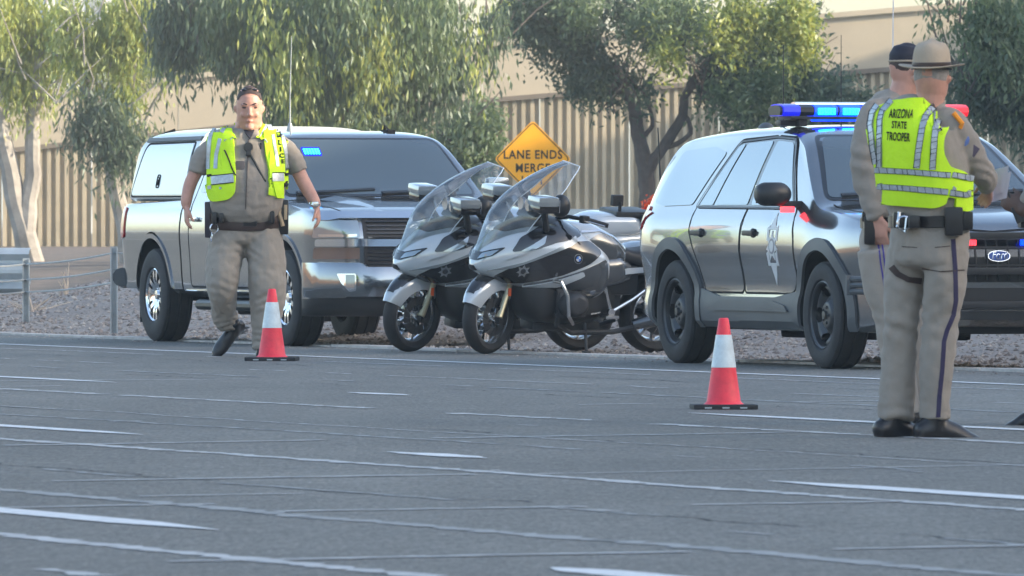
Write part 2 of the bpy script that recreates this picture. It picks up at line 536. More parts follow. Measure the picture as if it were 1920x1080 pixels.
# filled joints and cracks, all one thin layer
cr = MB()
for (a0, a1, c, w, wob, seed, gp, sk) in [(20, 90, 14.95, 0.10, 0.05, 1, 0.8, 0.003), (44, 80, 19.35, 0.10, 0.06, 2, 0.35, 0.0),
                                     (20, 60, 10.52, 0.12, 0.04, 4, 0.8, 0.0), (30, 95, 25.2, 0.05, 0.06, 5, 0.1, 0.0),
                                     (40, 90, 23.4, 0.05, 0.10, 7, -0.05, 0.0), (20, 40, 9.6, 0.09, 0.1, 8, 0.1, 0), (30, 60, 17.6, 0.03, 0.1, 12, 0.0, 0)]:
    strip('crack', a0, a1, c, w, 0.003, None, rag=1.3, wob=wob, seed=seed * 7.3, step=0.09, mbin=cr, gaps=gp, skew=sk)
for (c0, c1, a, w, seed, gp, sk) in [(10, 15.2, 41.3, 0.10, 1, 0.2, 0.25), (14.6, 19.4, 48.6, 0.10, 2, 0.1, 0.35), (10.2, 14.8, 32.2, 0.1, 3, 0.3, 0.2), (19.4, 25, 57.5, 0.08, 4, -0.1, 0.3),
                                     (12.3, 15, 37.5, 0.08, 5, 0.2, 0.2), (13.5, 17, 53, 0.09, 6, 0.1, 0.3), (15.5, 20, 64, 0.08, 7, 0.0, 0.3), (8, 12.4, 37.6, 0.08, 8, 0.1, 0.2),
                                     (11, 15.2, 39.2, 0.06, 9, -0.1, 0.3), (15, 19.5, 42.5, 0.05, 10, 0.0, 0.3), (18.5, 22, 67, 0.07, 11, 0.0, 0.2), (20, 25, 47, 0.06, 13, 0.0, 0.2)]:
    strip('joint', c0, c1, a, w, 0.0035, None, rag=1.0, wob=0.12, seed=seed * 5.7 + 60, along=False, step=0.09, mbin=cr, gaps=gp, skew=sk)
for k in range(40):
    a = 28 + 40 * rng.random(); c = 9 + 15 * rng.random(); l = 0.1 + 0.4 * rng.random()
    strip('fleck', a, a + l, c, 0.03, 0.003, None, rag=0.8, seed=k * 1.7, step=0.06, mbin=cr, taper=0.4)
tag(cr.build('crack_filler', M_SEAL, clean=False), kind='structure')

fb = MB()
for (a0, a1, c, w, wob, seed, gp) in [(22, 60, 12.25, 0.12, 0.06, 3, 0.3), (30, 60, 16.9, 0.06, 0.1, 15, 0.2), (45, 90, 22.4, 0.08, 0.1, 16, 0.2), (20, 50, 13.4, 0.05, 0.1, 18, 0.1)]:
    strip('crack', a0, a1, c, w, 0.0025, None, rag=1.3, wob=wob, seed=seed * 7.3, step=0.09, mbin=fb, gaps=gp)
tag(fb.build('old_crack_filler', mat('worn_filler', (0.27, 0.275, 0.27), 0.8, var=0.4, vscale=5), clean=False), kind='structure')
# darker tyre worn and patched strips
pt = MB()
for (a0, a1, c, w, seed) in [(20, 80, 13.5, 0.015, 51), (40, 90, 21.9, 0.018, 52), (30, 70, 17.7, 0.018, 53), (60, 100, 24.4, 0.02, 54)]:
    strip('crack', a0, a1, c, w, 0.002, None, rag=1.6, wob=0.25, seed=seed * 3.3, step=0.08, mbin=pt, gaps=0.1)
tag(pt.build('dark_crack', mat('crack_dark', (0.03, 0.032, 0.035), 0.9), clean=False), kind='structure')
# ------------------------------------------------------------------ gravel verge, berm, slope up to the wall
def wall_c(a): return 0
def terrain_z(a, c):
    q = rd(a, c)
    px = 960 + FPX * q.x / max(q.y, 1)
    left = 1 - smoothstep(60, 82, a) if False else smoothstep(60, 95, a)
    k = smoothstep(28.8, 32.2, c) * (1 - smoothstep(33.5, 40, c)) * (0.40 * left + 0.05) * (0.85 + 0.35 * noise1(a, 0.15, 8) )
    k *= (0.55 + 0.45 * smoothstep(30, 250, px)) if px < 300 else 1
    z = -0.006 * smoothstep(EDGE_C - 1, EDGE_C, c) + k
    z += smoothstep(28.3, 29.5, c) * 0.035 * noise.noise(Vector((q.x * 0.9, q.y * 0.9, 0))) 
    z += 0.35 * smoothstep(44, 72, c) 
    return z
cs = list(np.linspace(EDGE_C - 0.3, 34, 60)) + list(np.linspace(34.3, 60, 40)) + list(np.linspace(62, 320, 50))
as_ = list(np.linspace(-140, 50, 30)) + list(np.linspace(51, 125, 200)) + list(np.linspace(127, 560, 80))
mb = MB(); mb.sheet([[rd(a, c, terrain_z(a, c) if c > EDGE_C else -0.05) for c in cs] for a in as_])
o = mb.build('gravel_verge', M_GRAV, clean=False, angle=80); tag(o, kind='structure')
o.data.materials.append(M_SLOPE)
nc = len(cs) - 1
mi = [(1 if cs[i % nc] > 36 else 0) for i in range(len(o.data.polygons))]
o.data.polygons.foreach_set('material_index', mi)
mb = MB(); mb.sheet([[Vector((x, y, -0.4)) for x in np.linspace(-3500, 3500, 8)] for y in np.linspace(-2500, 5000, 8)])
tag(mb.build('ground', M_SLOPE, clean=False), kind='structure')
# pavement edge lip
lip = MB()
for k in range(120):
    a0 = -20 + k * 1.6
    zz = 0.018 + 0.01 * noise1(k, 1.3)
    for (w0, w1) in ((0.0, 0.26),):
        p = [rd(a0 + 0.01, EDGE_C + w0, 0), rd(a0 + 1.58, EDGE_C + w0, 0), rd(a0 + 1.58, EDGE_C + w1 + 0.05 * noise1(k, 3), 0), rd(a0 + 0.01, EDGE_C + w1, 0)]
        lip.add([Vector((q.x, q.y, h)) for h in (-0.05, zz) for q in p], [(4, 5, 6, 7), (0, 4, 7, 3), (1, 2, 6, 5), (0, 1, 5, 4), (3, 7, 6, 2)])
tag(lip.build('kerb', M_CURB, clean=False, smooth=False), kind='structure')
# loose stones on the verge
oct_v = np.array([(1, 0, 0), (-1, 0, 0), (0, 1, 0), (0, -1, 0), (0, 0, 1), (0, 0, -0.6)], float)
oct_f = np.array([(0, 2, 4), (2, 1, 4), (1, 3, 4), (3, 0, 4), (2, 0, 5), (1, 2, 5), (3, 1, 5), (0, 3, 5)])
def stones(n, amin, amax, cmin, cmax, s0, s1, name, m, label):
    V = np.zeros((n, 6, 3)); 
    A = amin + (amax - amin) * rng.random(n); Cc = cmin + (cmax - cmin) * rng.random(n)**1.3
    S = s0 + (s1 - s0) * rng.random(n)**3
    for i in range(n):
        p = rd(A[i], Cc[i]); z = terrain_z(A[i], Cc[i]) if Cc[i] > EDGE_C else 0.0
        v = oct_v * (S[i] * (0.7 + 0.6 * rng.random((6, 1)))) * np.array([1, 1, 0.7])
        an = rng.random() * 6.28; c_, s_ = math.cos(an), math.sin(an)
        v = v @ np.array([[c_, s_, 0], [-s_, c_, 0], [0, 0, 1]])
        V[i] = v + np.array([p.x, p.y, z + S[i] * 0.1])
    F = (oct_f[None] + (np.arange(n) * 6)[:, None, None]).reshape(-1, 3)
    me = bpy.data.meshes.new(name); me.from_pydata(V.reshape(-1, 3).tolist(), [], F.tolist()); me.update()
    o = link(name, me, m); tag(o, label, 'gravel', kind='stuff'); return o
def stone_mat():
    m = bpy.data.materials.new('stone'); m.use_nodes = True; nt = m.node_tree; b = nt.nodes['Principled BSDF']
    g = nt.nodes.new('ShaderNodeNewGeometry'); r = nt.nodes.new('ShaderNodeValToRGB')
    e = r.color_ramp.elements; e[0].color = (0.14, 0.115, 0.10, 1); e[1].color = (0.46, 0.41, 0.36, 1)
    x = e.new(0.5); x.color = (0.26, 0.215, 0.185, 1)
    nt.links.new(g.outputs['Random Per Island'], r.inputs[0]); nt.links.new(r.outputs[0], b.inputs['Base Color']); b.inputs['Roughness'].default_value = 0.9
    return m
M_STONE = stone_mat()
stones(60000, 58, 118, EDGE_C + 0.1, 35.5, 0.006, 0.032, 'loose_gravel', M_STONE, 'loose grey and tan gravel covering the low bank behind the road edge')
stones(1500, 50, 118, EDGE_C - 0.6, EDGE_C + 0.5, 0.005, 0.014, 'grit', M_STONE, 'fine grit scattered along the edge of the asphalt')

# ------------------------------------------------------------------ sound wall with fluted panels below and smooth panels above
M_FLUTE = mat('fluted_concrete', (0.47, 0.385, 0.265), 0.9, var=0.2, vscale=0.7, bump=0.3, bscale=8)
M_SMOOTH = mat('smooth_concrete', (0.50, 0.415, 0.30), 0.9, var=0.14, vscale=0.35, bump=0.15, bscale=5)
M_CAP = mat('wall_ledge_dark', (0.20, 0.16, 0.12), 0.9)
wall = empty('retaining_wall', at(960, 470, 258), 0, 'long tan concrete wall with vertical flutes below a smooth upper band, behind all the trees', 'wall')
wo = Vector(wall.location)
def wall_d(px): return 250.0
def flute_top(px): return 284 - 0.106 * px if px < 880 else 190.7 - 0.0765 * (px - 880)
def band_top(px): return flute_top(px) - 95 - 0.006 * px
px0 = -500; widths = 168
npan = 19
for i in range(npan):
    a, b_ = px0 + i * widths, px0 + (i + 1) * widths
    ribs = 10
    t = MB(); top = []; bot = []
    for k in range(ribs):
        for (u, dep) in ((0.0, 0), (0.42, 0), (0.5, 0.12), (0.92, 0.12)):
            px = a + 1 + (b_ - a - 2) * (k + u) / ribs
            d = wall_d(px) + dep
            top.append(at(px, flute_top(px) + 1.5, d) - wo)
            q = at(px, 470, d); bot.append(Vector((q.x, q.y, -0.4)) - wo)
    px = b_ - 1; d = wall_d(px) + 0.12; top.append(at(px, flute_top(px) + 1.5, d) - wo); q = at(px, 470, d); bot.append(Vector((q.x, q.y, -0.4)) - wo)
    back_t = [p + Vector((0, 0.35, 0)) for p in top]; 
    t.sheet([bot, top, back_t])
    t.build('fluted_panel', M_FLUTE, wall, smooth=False)
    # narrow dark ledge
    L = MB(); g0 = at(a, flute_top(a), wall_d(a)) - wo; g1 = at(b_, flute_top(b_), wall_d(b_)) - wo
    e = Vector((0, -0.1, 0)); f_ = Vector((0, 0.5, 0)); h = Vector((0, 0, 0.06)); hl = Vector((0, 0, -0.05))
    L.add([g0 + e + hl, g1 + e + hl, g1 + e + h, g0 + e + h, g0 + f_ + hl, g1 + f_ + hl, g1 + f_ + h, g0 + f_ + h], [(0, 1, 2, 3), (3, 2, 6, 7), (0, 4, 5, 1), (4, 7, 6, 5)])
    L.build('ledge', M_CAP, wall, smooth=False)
for i in range(12):
    a, b_ = -520 + i * 285, -520 + (i + 1) * 285 - 1.5
    t = MB(); rows = [[], [], [], []]
    for px in np.linspace(a, b_, 6):
        d = wall_d(px); lo = at(px, flute_top(px) - 1.5, d + 0.05) - wo; hi = at(px, band_top(px), d + 0.05) - wo
        rows[0].append(lo); rows[1].append(hi); rows[2].append(hi + Vector((0, 0.4, 0))); rows[3].append(lo + Vector((0, 0.4, 0)))
    t.sheet(rows)
    if i % 2 == 0:
        pass
    t.build('smooth_panel', M_SMOOTH, wall, smooth=False)
    cp = MB(); g = [[], [], [], []]
    for px in (a, b_):
        d = wall_d(px); hi = at(px, band_top(px), d) - wo
        g[0].append(hi + Vector((0, -0.08, 0.01))); g[1].append(hi + Vector((0, -0.08, 0.13))); g[2].append(hi + Vector((0, 0.5, 0.13))); g[3].append(hi + Vector((0, 0.5, 0.01)))
    cp.sheet(g); cp.build('coping', M_SMOOTH, wall, smooth=False)

# added unseen walls: right one shades the road, rear one feeds car reflections
M_SHADE_WALL = mat('shade_wall_concrete', (0.36, 0.31, 0.26), 0.9, var=0.15, vscale=0.4)
def long_wall(name, p0, p1, h, label, n, m_):
    r_ = empty(name, (p0[0], p0[1], 0), 0, label, 'wall'); d = Vector((p1[0] - p0[0], p1[1] - p0[1], 0)); L = d.length; d /= L; rot = Matrix.Rotation(math.atan2(d.y, d.x), 3, 'Z')
    for k in range(n):
        t = MB(); c = d * (L * (k + 0.5) / n); t.box((c.x, c.y, h / 2 - 0.3), (L / n / 2 - 0.01, 0.3, h / 2 + 0.3), rot); t.build('wall_panel', m_, r_, smooth=False)
        t = MB(); t.box((c.x, c.y, h + 0.1), (L / n / 2 - 0.01, 0.42, 0.1), rot); t.build('coping', m_, r_, smooth=False)
long_wall('shade_wall', (31, -70), (31, 330), 11.6, 'unseen high concrete wall added out of frame to shade the road from the right', 20, M_SHADE_WALL)
q0 = rd(-60, -16); q1 = rd(160, -16)
long_wall('reflected_wall', (q0.x, q0.y), (q1.x, q1.y), 3.6, 'unseen brown block wall added behind the camera for reflections in the vehicles', 14, mat('reflected_block', (0.20, 0.12, 0.085), 0.9, var=0.3, vscale=0.5))
# pale building far behind the wall, between the left trees
M_BLD = mat('pale_facade', (0.50, 0.53, 0.56), 0.7, var=0.06, vscale=0.2)
M_BWIN = mat('facade_glass', (0.18, 0.21, 0.25), 0.15)
b0 = at(150, 400, 420)
bld = empty('distant_building', (b0.x, b0.y, 0), R(12), 'pale grey-blue building seen in the gap between the left hand trees above the wall', 'building')
t = MB(); t.box((0.6, 4, 6.5), (1.9, 4, 6.9)); t.build('facade', M_BLD, bld, smooth=False)
t = MB(); t.box((0.6, 4, 13.6), (2.1, 4.2, 0.15)); t.build('roof', M_CURB, bld, smooth=False)
for fl in range(5):
    for k in range(3):
        t = MB(); t.box((-0.55 + k * 1.15, -0.03, 2.1 + fl * 2.4), (0.3, 0.04, 0.65)); t.build('window', M_BWIN, bld, smooth=False)

# ------------------------------------------------------------------ guardrail, cable barrier, concrete barrier
M_GALV = mat('galvanised_steel', (0.42, 0.47, 0.50), 0.45, 0.5, var=0.15, vscale=3)
M_GALV2 = mat('weathered_steel', (0.36, 0.38, 0.38), 0.6, 0.3, var=0.15, vscale=6)
g1 = at(58, 500, 118); 
gr = empty('guardrail', (g1.x, g1.y, 0), 0, 'end of a pale blue-grey corrugated steel guardrail at the left edge behind the gravel bank', 'guardrail')
prof = [(0, 1.0), (0.05, 0.98), (0.09, 0.93), (0.02, 0.86), (0.02, 0.83), (0.09, 0.76), (0.09, 0.72), (0.02, 0.65), (0.02, 0.62), (0.09, 0.55), (0.05, 0.50), (0, 0.48)]
t = MB(); dirg = (Vector((-1, 0.25, 0))).normalized(); per = Vector((-0.25, -1, 0)).normalized()
for (o0, L0) in ((0.0, 3.0), (3.02, 3.8), (6.84, 3.8)):
    t = MB(); t.sheet([[dirg * s_ + per * (p_[0]) + Vector((0, 0, p_[1] - 0.27)) for p_ in prof] for s_ in (o0, o0 + L0)])
    t.sheet([[dirg * s_ + per * (p_[0] - 0.01) + Vector((0, 0, p_[1] - 0.27)) for p_ in prof] for s_ in (o0, o0 + L0)])
    t.build('rail', M_GALV, gr)
for s_ in (0.4, 2.3, 4.2, 6.1, 8.0):
    t = MB(); q = dirg * s_ - per * 0.09; t.box((q.x, q.y, 0.2), (0.06, 0.07, 0.50)); t.build('post', M_GALV2, gr, smooth=False)
# cable barrier: each post a thing, each cable between them
posts = [(-60, 520, 103), (49, 552, 104), (214, 625, 97.6), (430, 640, 97.2), (650, 640, 97)]
M_POST = mat('post_steel', (0.40, 0.42, 0.42), 0.6, 0.25, var=0.2, vscale=8)
bar = empty('cable_barrier', at(214, 500, 97.6) * Vector((1, 1, 0)) if False else Vector((at(214, 500, 97.6).x, 97.6, 0)), 0, 'thin wire cable barrier with pale steel posts standing in the gravel beside the pickup', 'barrier')
bo = Vector(bar.location)
tops = []
for (px, pb, d) in posts:
    q = at(px, pb, d); zt = at(px, 462 if px > 100 else 484, d).z
    t = MB(); z0 = -0.1
    t.box((q.x - bo.x, q.y - bo.y, (zt + z0) / 2), (0.032, 0.022, (zt - z0) / 2))
    t.box((q.x - bo.x + 0.028, q.y - bo.y - 0.03, (zt + z0) / 2), (0.006, 0.03, (zt - z0) / 2 - 0.01))
    t.box((q.x - bo.x - 0.028, q.y - bo.y - 0.03, (zt + z0) / 2), (0.006, 0.03, (zt - z0) / 2 - 0.01))
    t.build('post', M_POST, bar, smooth=False); tops.append(Vector((q.x - bo.x, q.y - bo.y - 0.03, zt)))
for hh in (0.06, 0.21, 0.33):
    t = MB()
    for i in range(len(tops) - 1):
        a, b_ = tops[i], tops[i + 1]
        pts = [a.lerp(b_, k / 6) + Vector((0, 0, -hh - 0.02 * math.sin(PI * k / 6))) for k in range(7)]
        t.tube(pts, 0.009, 5)
    t.build('cable', M_GALV2, bar)
M_CONC = mat('barrier_concrete', (0.55, 0.55, 0.53), 0.85, var=0.12, vscale=2)
a0 = at(1050, 392, 150); a1 = at(1520, 396, 143)
cb = empty('concrete_barrier', (a0.x, a0.y, 0), 0, 'low pale concrete road barrier between the motorcycles and the fluted wall', 'barrier')
for i in range(3):
    p0 = (a1 - a0) * ((i + 0.004) / 3); p1 = (a1 - a0) * ((i + 0.996) / 3)
    pf = [(-0.3, 0), (-0.3, 0.08), (-0.16, 0.33), (-0.09, a0.z), (0.09, a0.z), (0.16, 0.33), (0.3, 0.08), (0.3, 0)]
    t = MB(); t.sheet([[Vector((p.x, p.y + w_, h_)) for (w_, h_) in pf] for p in (p0, p1)])
    t.add([Vector((p0.x, p0.y + w_, h_)) for (w_, h_) in pf], [tuple(range(8))]); t.build('barrier_block', M_CONC, cb, smooth=False)

# ------------------------------------------------------------------ warning sign
M_SIGN = mat('sign_yellow', (0.95, 0.42, 0.01), 0.45, var=0.05, vscale=3)
M_BLACK = mat('sign_black', (0.03, 0.02, 0.01), 0.6)
sc_ = at(999, 298, 176)
sg = empty('warning_sign', (sc_.x, sc_.y, 0), R(4), 'yellow diamond road sign reading LANE ENDS MERGE LEFT behind the motorcycle windshields', 'road sign')
hd = 73 / FPX * 176 * 0.995
t = MB(); dia = rounded([(hd, 0), (0, hd), (-hd, 0), (0, -hd)], 0.07)
t.add([Vector((x, 0.0, sc_.z + z)) for x, z in dia] + [Vector((x, 0.006, sc_.z + z)) for x, z in dia],
      [tuple(range(len(dia))), tuple(range(len(dia), 2 * len(dia)))] + [(k, (k + 1) % len(dia), (k + 1) % len(dia) + len(dia), k + len(dia)) for k in range(len(dia))])
t.build('sign_plate', M_SIGN, sg, smooth=False)
t = MB()
bd = rounded([(hd - 0.035, 0), (0, hd - 0.035), (-hd + 0.035, 0), (0, -hd + 0.035)], 0.06)
for q in band(bd, 0.016): t.add([Vector((x, -0.003, sc_.z + z)) for x, z in q], [(0, 1, 2, 3)])
t.build('border', M_BLACK, sg, smooth=False)
t = MB()
for (s_, zz) in (('LANE ENDS', 0.065), ('MERGE', -0.155), ('LEFT', -0.36)):
    for q in shift(text_polys(s_, 0.20, 0.004, 0.86, spacing=1.12), 0, zz): t.add([Vector((x, -0.004, sc_.z + z)) for x, z in q], [tuple(range(len(q)))])
t.build('lettering', M_BLACK, sg, smooth=False)
t = MB(); t.box((0, 0.04, sc_.z / 2), (0.03, 0.03, sc_.z / 2 + 0.4)); t.build('post', M_GALV2, sg, smooth=False)

# ------------------------------------------------------------------ trees
M_L1 = leaf_mat('leaf_sunlit', (0.20, 0.27, 0.07), (0.38, 0.40, 0.13))  # sunlit yellow is put into this leaf colour
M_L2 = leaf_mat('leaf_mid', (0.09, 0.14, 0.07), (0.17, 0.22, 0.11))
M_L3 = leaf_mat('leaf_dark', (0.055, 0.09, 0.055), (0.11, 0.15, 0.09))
M_BARK_W = mat('bark_pale', (0.30, 0.275, 0.25), 0.85, var=0.4, vscale=2.2, bump=0.3, bscale=9)
M_BARK_D = mat('bark_dark', (0.13, 0.105, 0.09), 0.9, var=0.3, vscale=5, bump=0.6, bscale=14)
def leaves(blobs, d, n_clump, per, L, Wd, droop, spread=1.0, depth=None, seed=1, strand=0.45, cover=1.0):
    """leaf strips in clumps inside pixel ellipsoids (cx, cy, rx, ry) at distance d; returns verts and faces"""
    g = np.random.default_rng(seed)
    area = np.array([b[2] * b[3] for b in blobs], float); area /= area.sum()
    V = []; 
    for bi, b in enumerate(blobs):
        nb = int(n_clump * area[bi]) + 1
        dd = d + (b[4] if len(b) > 4 else 0)
        c = at(b[0], b[1], dd); rx = b[2] / FPX * dd; rz = b[3] / FPX * dd; ry = depth or (rx * 0.7 + rz * 0.4)
        for _ in range(nb):
            while True:
                q = g.random(3) * 2 - 1
                if (q**2).sum() <= 1: break
            q = q * (0.55 + 0.45 * g.random())
            # lumpy crown: skip where noise is low
            p = np.array([c.x + q[0] * rx * 1.08, c.y + q[1] * ry, c.z + q[2] * rz * 1.08])
            if noise.noise(Vector((p[0] * 0.9 + seed, p[1] * 0.9, p[2] * 1.1))) < 0.02 * cover: continue
            cs_ = strand * (0.5 + g.random())
            m = per
            off = g.normal(0, 1, (m, 3)) * np.array([cs_ * 0.5, cs_ * 0.5, cs_ * (0.55 + droop * 0.6)]) * spread
            pc = p + off
            # leaf direction: hangs down, tilted at random
            dirv = g.normal(0, 1, (m, 3)) * (1 - droop * 0.75); dirv[:, 2] -= droop * 1.6
            dirv /= np.linalg.norm(dirv, axis=1)[:, None]
            sd_ = np.cross(dirv, g.normal(0, 1, (m, 3))); sd_ /= (np.linalg.norm(sd_, axis=1)[:, None] + 1e-9)
            ll = L * (0.6 + 0.8 * g.random((m, 1))); ww = Wd * (0.6 + 0.8 * g.random((m, 1)))
            a = pc; b2 = pc + dirv * ll * 0.45 + sd_ * ww; c2 = pc + dirv * ll; d2 = pc + dirv * ll * 0.45 - sd_ * ww
            V.append(np.stack([a, b2, c2, d2], 1).reshape(-1, 3))
    V = np.concatenate(V)
    F = np.arange(len(V)).reshape(-1, 4)
    return V, F
def crown_obj(name, parent, m, VF):
    V, F = VF; o3 = np.array(parent.location) if parent else 0
    me = bpy.data.meshes.new(name)
    V = V - o3
    me.vertices.add(len(V)); me.vertices.foreach_set('co', V.astype(np.float32).ravel())
    me.loops.add(F.size); me.loops.foreach_set('vertex_index', F.ravel().astype(np.int32))
    me.polygons.add(len(F)); me.polygons.foreach_set('loop_start', (np.arange(len(F)) * 4).astype(np.int32)); me.polygons.foreach_set('loop_total', np.full(len(F), 4, np.int32))
    me.update(calc_edges=True)
    return link(name, me, m, parent)
def limb(mb_, pts, d, r0, r1, off, dz=0.0, wob=0.06):
    P = []
    for (px, py, *r_) in pts:
        q = at(px, py, d + (r_[0] if r_ else 0)) - off; P.append(q)
    # densify with slight wobble
    Q = []
    n = len(P)
    for i in range(n - 1):
        p0 = P[max(i - 1, 0)]; p1 = P[i]; p2 = P[i + 1]; p3 = P[min(i + 2, n - 1)]
        for k in range(4):
            t_ = k / 4
            q = 0.5 * ((2 * p1) + (-p0 + p2) * t_ + (2 * p0 - 5 * p1 + 4 * p2 - p3) * t_**2 + (-p0 + 3 * p1 - 3 * p2 + p3) * t_**3)
            q = q + Vector((noise1(q.z, 1.5, i + r0 * 9), noise1(q.z, 1.5, i + 5), 0)) * wob
            Q.append(q)
    Q.append(P[-1])
    rs = [r0 + (r1 - r0) * (k / (len(Q) - 1)) for k in range(len(Q))]
    rs = [r_ * (1 + 0.12 * noise1(k, 0.9, r0 * 50)) for k, r_ in enumerate(rs)]
    mb_.tube(Q, rs, 9)
def twigs(mb_, blobs, d, off, n, seed, L=1.0, r=0.012):
    g = np.random.default_rng(seed)
    for b in blobs:
        for _ in range(n):
            q = g.random(2) * 1.6 - 0.8
            p = at(b[0] + q[0] * b[2], b[1] + q[1] * b[3], d + g.random() * 1.5 - 0.75) - off
            dr = Vector((g.normal(0, 0.6), g.normal(0, 0.4), 0.5 + g.random())).normalized() * L * (0.5 + g.random())
            m = p + dr * 0.5 + Vector((g.normal(0, 0.1), 0, g.normal(0, 0.08)))
            mb_.tube([p, m, p + dr], [r * 1.6, r * 1.1, r * 0.5], 5)

def tree(name, base, d, label, limbs, blobs, bark, leafm, ncl, per, L, Wd, droop, seed, group=None, tw=5, extra=None, strand=0.30, cover=1.0):
    b0_ = at(base[0], base[1], d)
    root = empty(name, (b0_.x, b0_.y, 0), 0, label, 'tree', group)
    off = Vector(root.location)
    t = MB()
    for (pts, r0, r1) in limbs: limb(t, pts, d, r0, r1, off)
    if tw: twigs(t, blobs, d, off, tw, seed)
    t.build('trunk', bark, root, clean=False)
    crown_obj('crown', root, leafm, leaves(blobs, d, ncl, per, L, Wd, droop, seed=seed, strand=strand, cover=cover))
    if extra:
        for (m_, bl, nc_, dd) in extra: crown_obj('crown', root, m_, leaves(bl, d + dd, nc_, per, L, Wd, droop, seed=seed + 50, strand=strand, cover=cover))
    return root
LL, LW = 0.19, 0.020
tree('eucalyptus_tree', (45, 472), 205, 'pale double trunked eucalyptus with sunlit yellow leaves at the far left edge',
     [([(66, 510), (44, 430), (22, 340), (4, 240), (-12, 170), (-40, 90)], 0.24, 0.12), ([(46, 510), (52, 400), (62, 300), (67, 190), (76, 120), (66, 40)], 0.21, 0.08),
      ([(67, 190), (86, 130), (72, 96), (40, 60)], 0.06, 0.03), ([(70, 150), (110, 90), (140, 40)], 0.06, 0.02)],
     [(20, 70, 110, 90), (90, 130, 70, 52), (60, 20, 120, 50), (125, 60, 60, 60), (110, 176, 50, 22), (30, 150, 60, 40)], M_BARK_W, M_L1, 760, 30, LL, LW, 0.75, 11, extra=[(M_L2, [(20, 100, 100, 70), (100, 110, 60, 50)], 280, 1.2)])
tree('eucalyptus_tree', (245, 520), 198, 'slender branching eucalyptus leaning left with bare pale limbs behind the pickup bed',
     [([(252, 560), (236, 440), (222, 370), (204, 290), (182, 235), (168, 180)], 0.20, 0.09), ([(168, 180), (152, 140), (158, 100), (138, 50), (122, 10)], 0.08, 0.03),
      ([(168, 180), (150, 150), (120, 110), (96, 98)], 0.05, 0.02), ([(158, 148), (190, 160), (205, 182)], 0.045, 0.02), ([(204, 290), (172, 230), (160, 150)], 0.06, 0.03),
      ([(268, 240), (290, 190), (320, 150), (335, 118), (336, 90)], 0.05, 0.02), ([(222, 370), (255, 290), (270, 235)], 0.08, 0.05), ([(250, 165), (252, 125), (232, 90)], 0.05, 0.02), ([(252, 125), (262, 96)], 0.03, 0.015)],
     [(150, 30, 60, 40), (235, 60, 60, 50), (215, 185, 65, 24), (160, 100, 40, 30), (140, 190, 60, 16), (270, 50, 50, 40), (300, 110, 30, 30)], M_BARK_W, M_L1, 560, 28, LL, LW, 0.7, 12,
     extra=[(M_L3, [(190, 225, 60, 36), (230, 270, 55, 50), (150, 240, 30, 20)], 120, -0.6), (M_L2, [(250, 60, 60, 50)], 120, 1.0)])
tree('eucalyptus_tree', (610, 470), 188, 'large weeping dark eucalyptus whose foliage hangs over the pickup roof',
     [([(620, 520), (618, 400), (612, 280), (606, 160), (600, 60), (592, -60)], 0.20, 0.12), ([(606, 160), (640, 90), (700, 30), (740, -30)], 0.09, 0.05), ([(604, 120), (560, 60), (500, 10), (450, -30)], 0.09, 0.05),
      ([(612, 280), (640, 220), (690, 160)], 0.05, 0.02)],
     [(400, 30, 120, 50), (340, 60, 60, 40), (440, 80, 30, 60), (560, 80, 100, 110), (660, 90, 90, 110), (760, 70, 90, 90), (860, 60, 90, 80), (520, 150, 36, 80), (740, 190, 50, 60), (820, 140, 60, 50), (560, 190, 60, 50), (905, 40, 60, 60)],
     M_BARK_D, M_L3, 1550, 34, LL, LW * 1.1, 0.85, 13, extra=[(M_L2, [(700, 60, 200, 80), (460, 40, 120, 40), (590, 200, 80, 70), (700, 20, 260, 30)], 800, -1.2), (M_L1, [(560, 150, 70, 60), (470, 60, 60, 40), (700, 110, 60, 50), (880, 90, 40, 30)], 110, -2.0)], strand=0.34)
tree('evergreen_tree', (700, 420), 200, 'bushy dark green tree filling the gap behind the pickup roof, left of the warning sign',
     [([(720, 460), (716, 350), (700, 250), (690, 180)], 0.12, 0.06), ([(716, 350), (800, 280), (860, 220)], 0.08, 0.03)],
     [(610, 215, 70, 50), (690, 235, 70, 46), (760, 262, 60, 40), (860, 280, 75, 52), (905, 240, 32, 36), (820, 320, 60, 40), (640, 250, 60, 40)], M_BARK_D, M_L2, 900, 36, 0.14, 0.024, 0.4, 14, strand=0.3, extra=[(M_L3, [(700, 230, 90, 50), (850, 300, 70, 40)], 260, 1.0)])
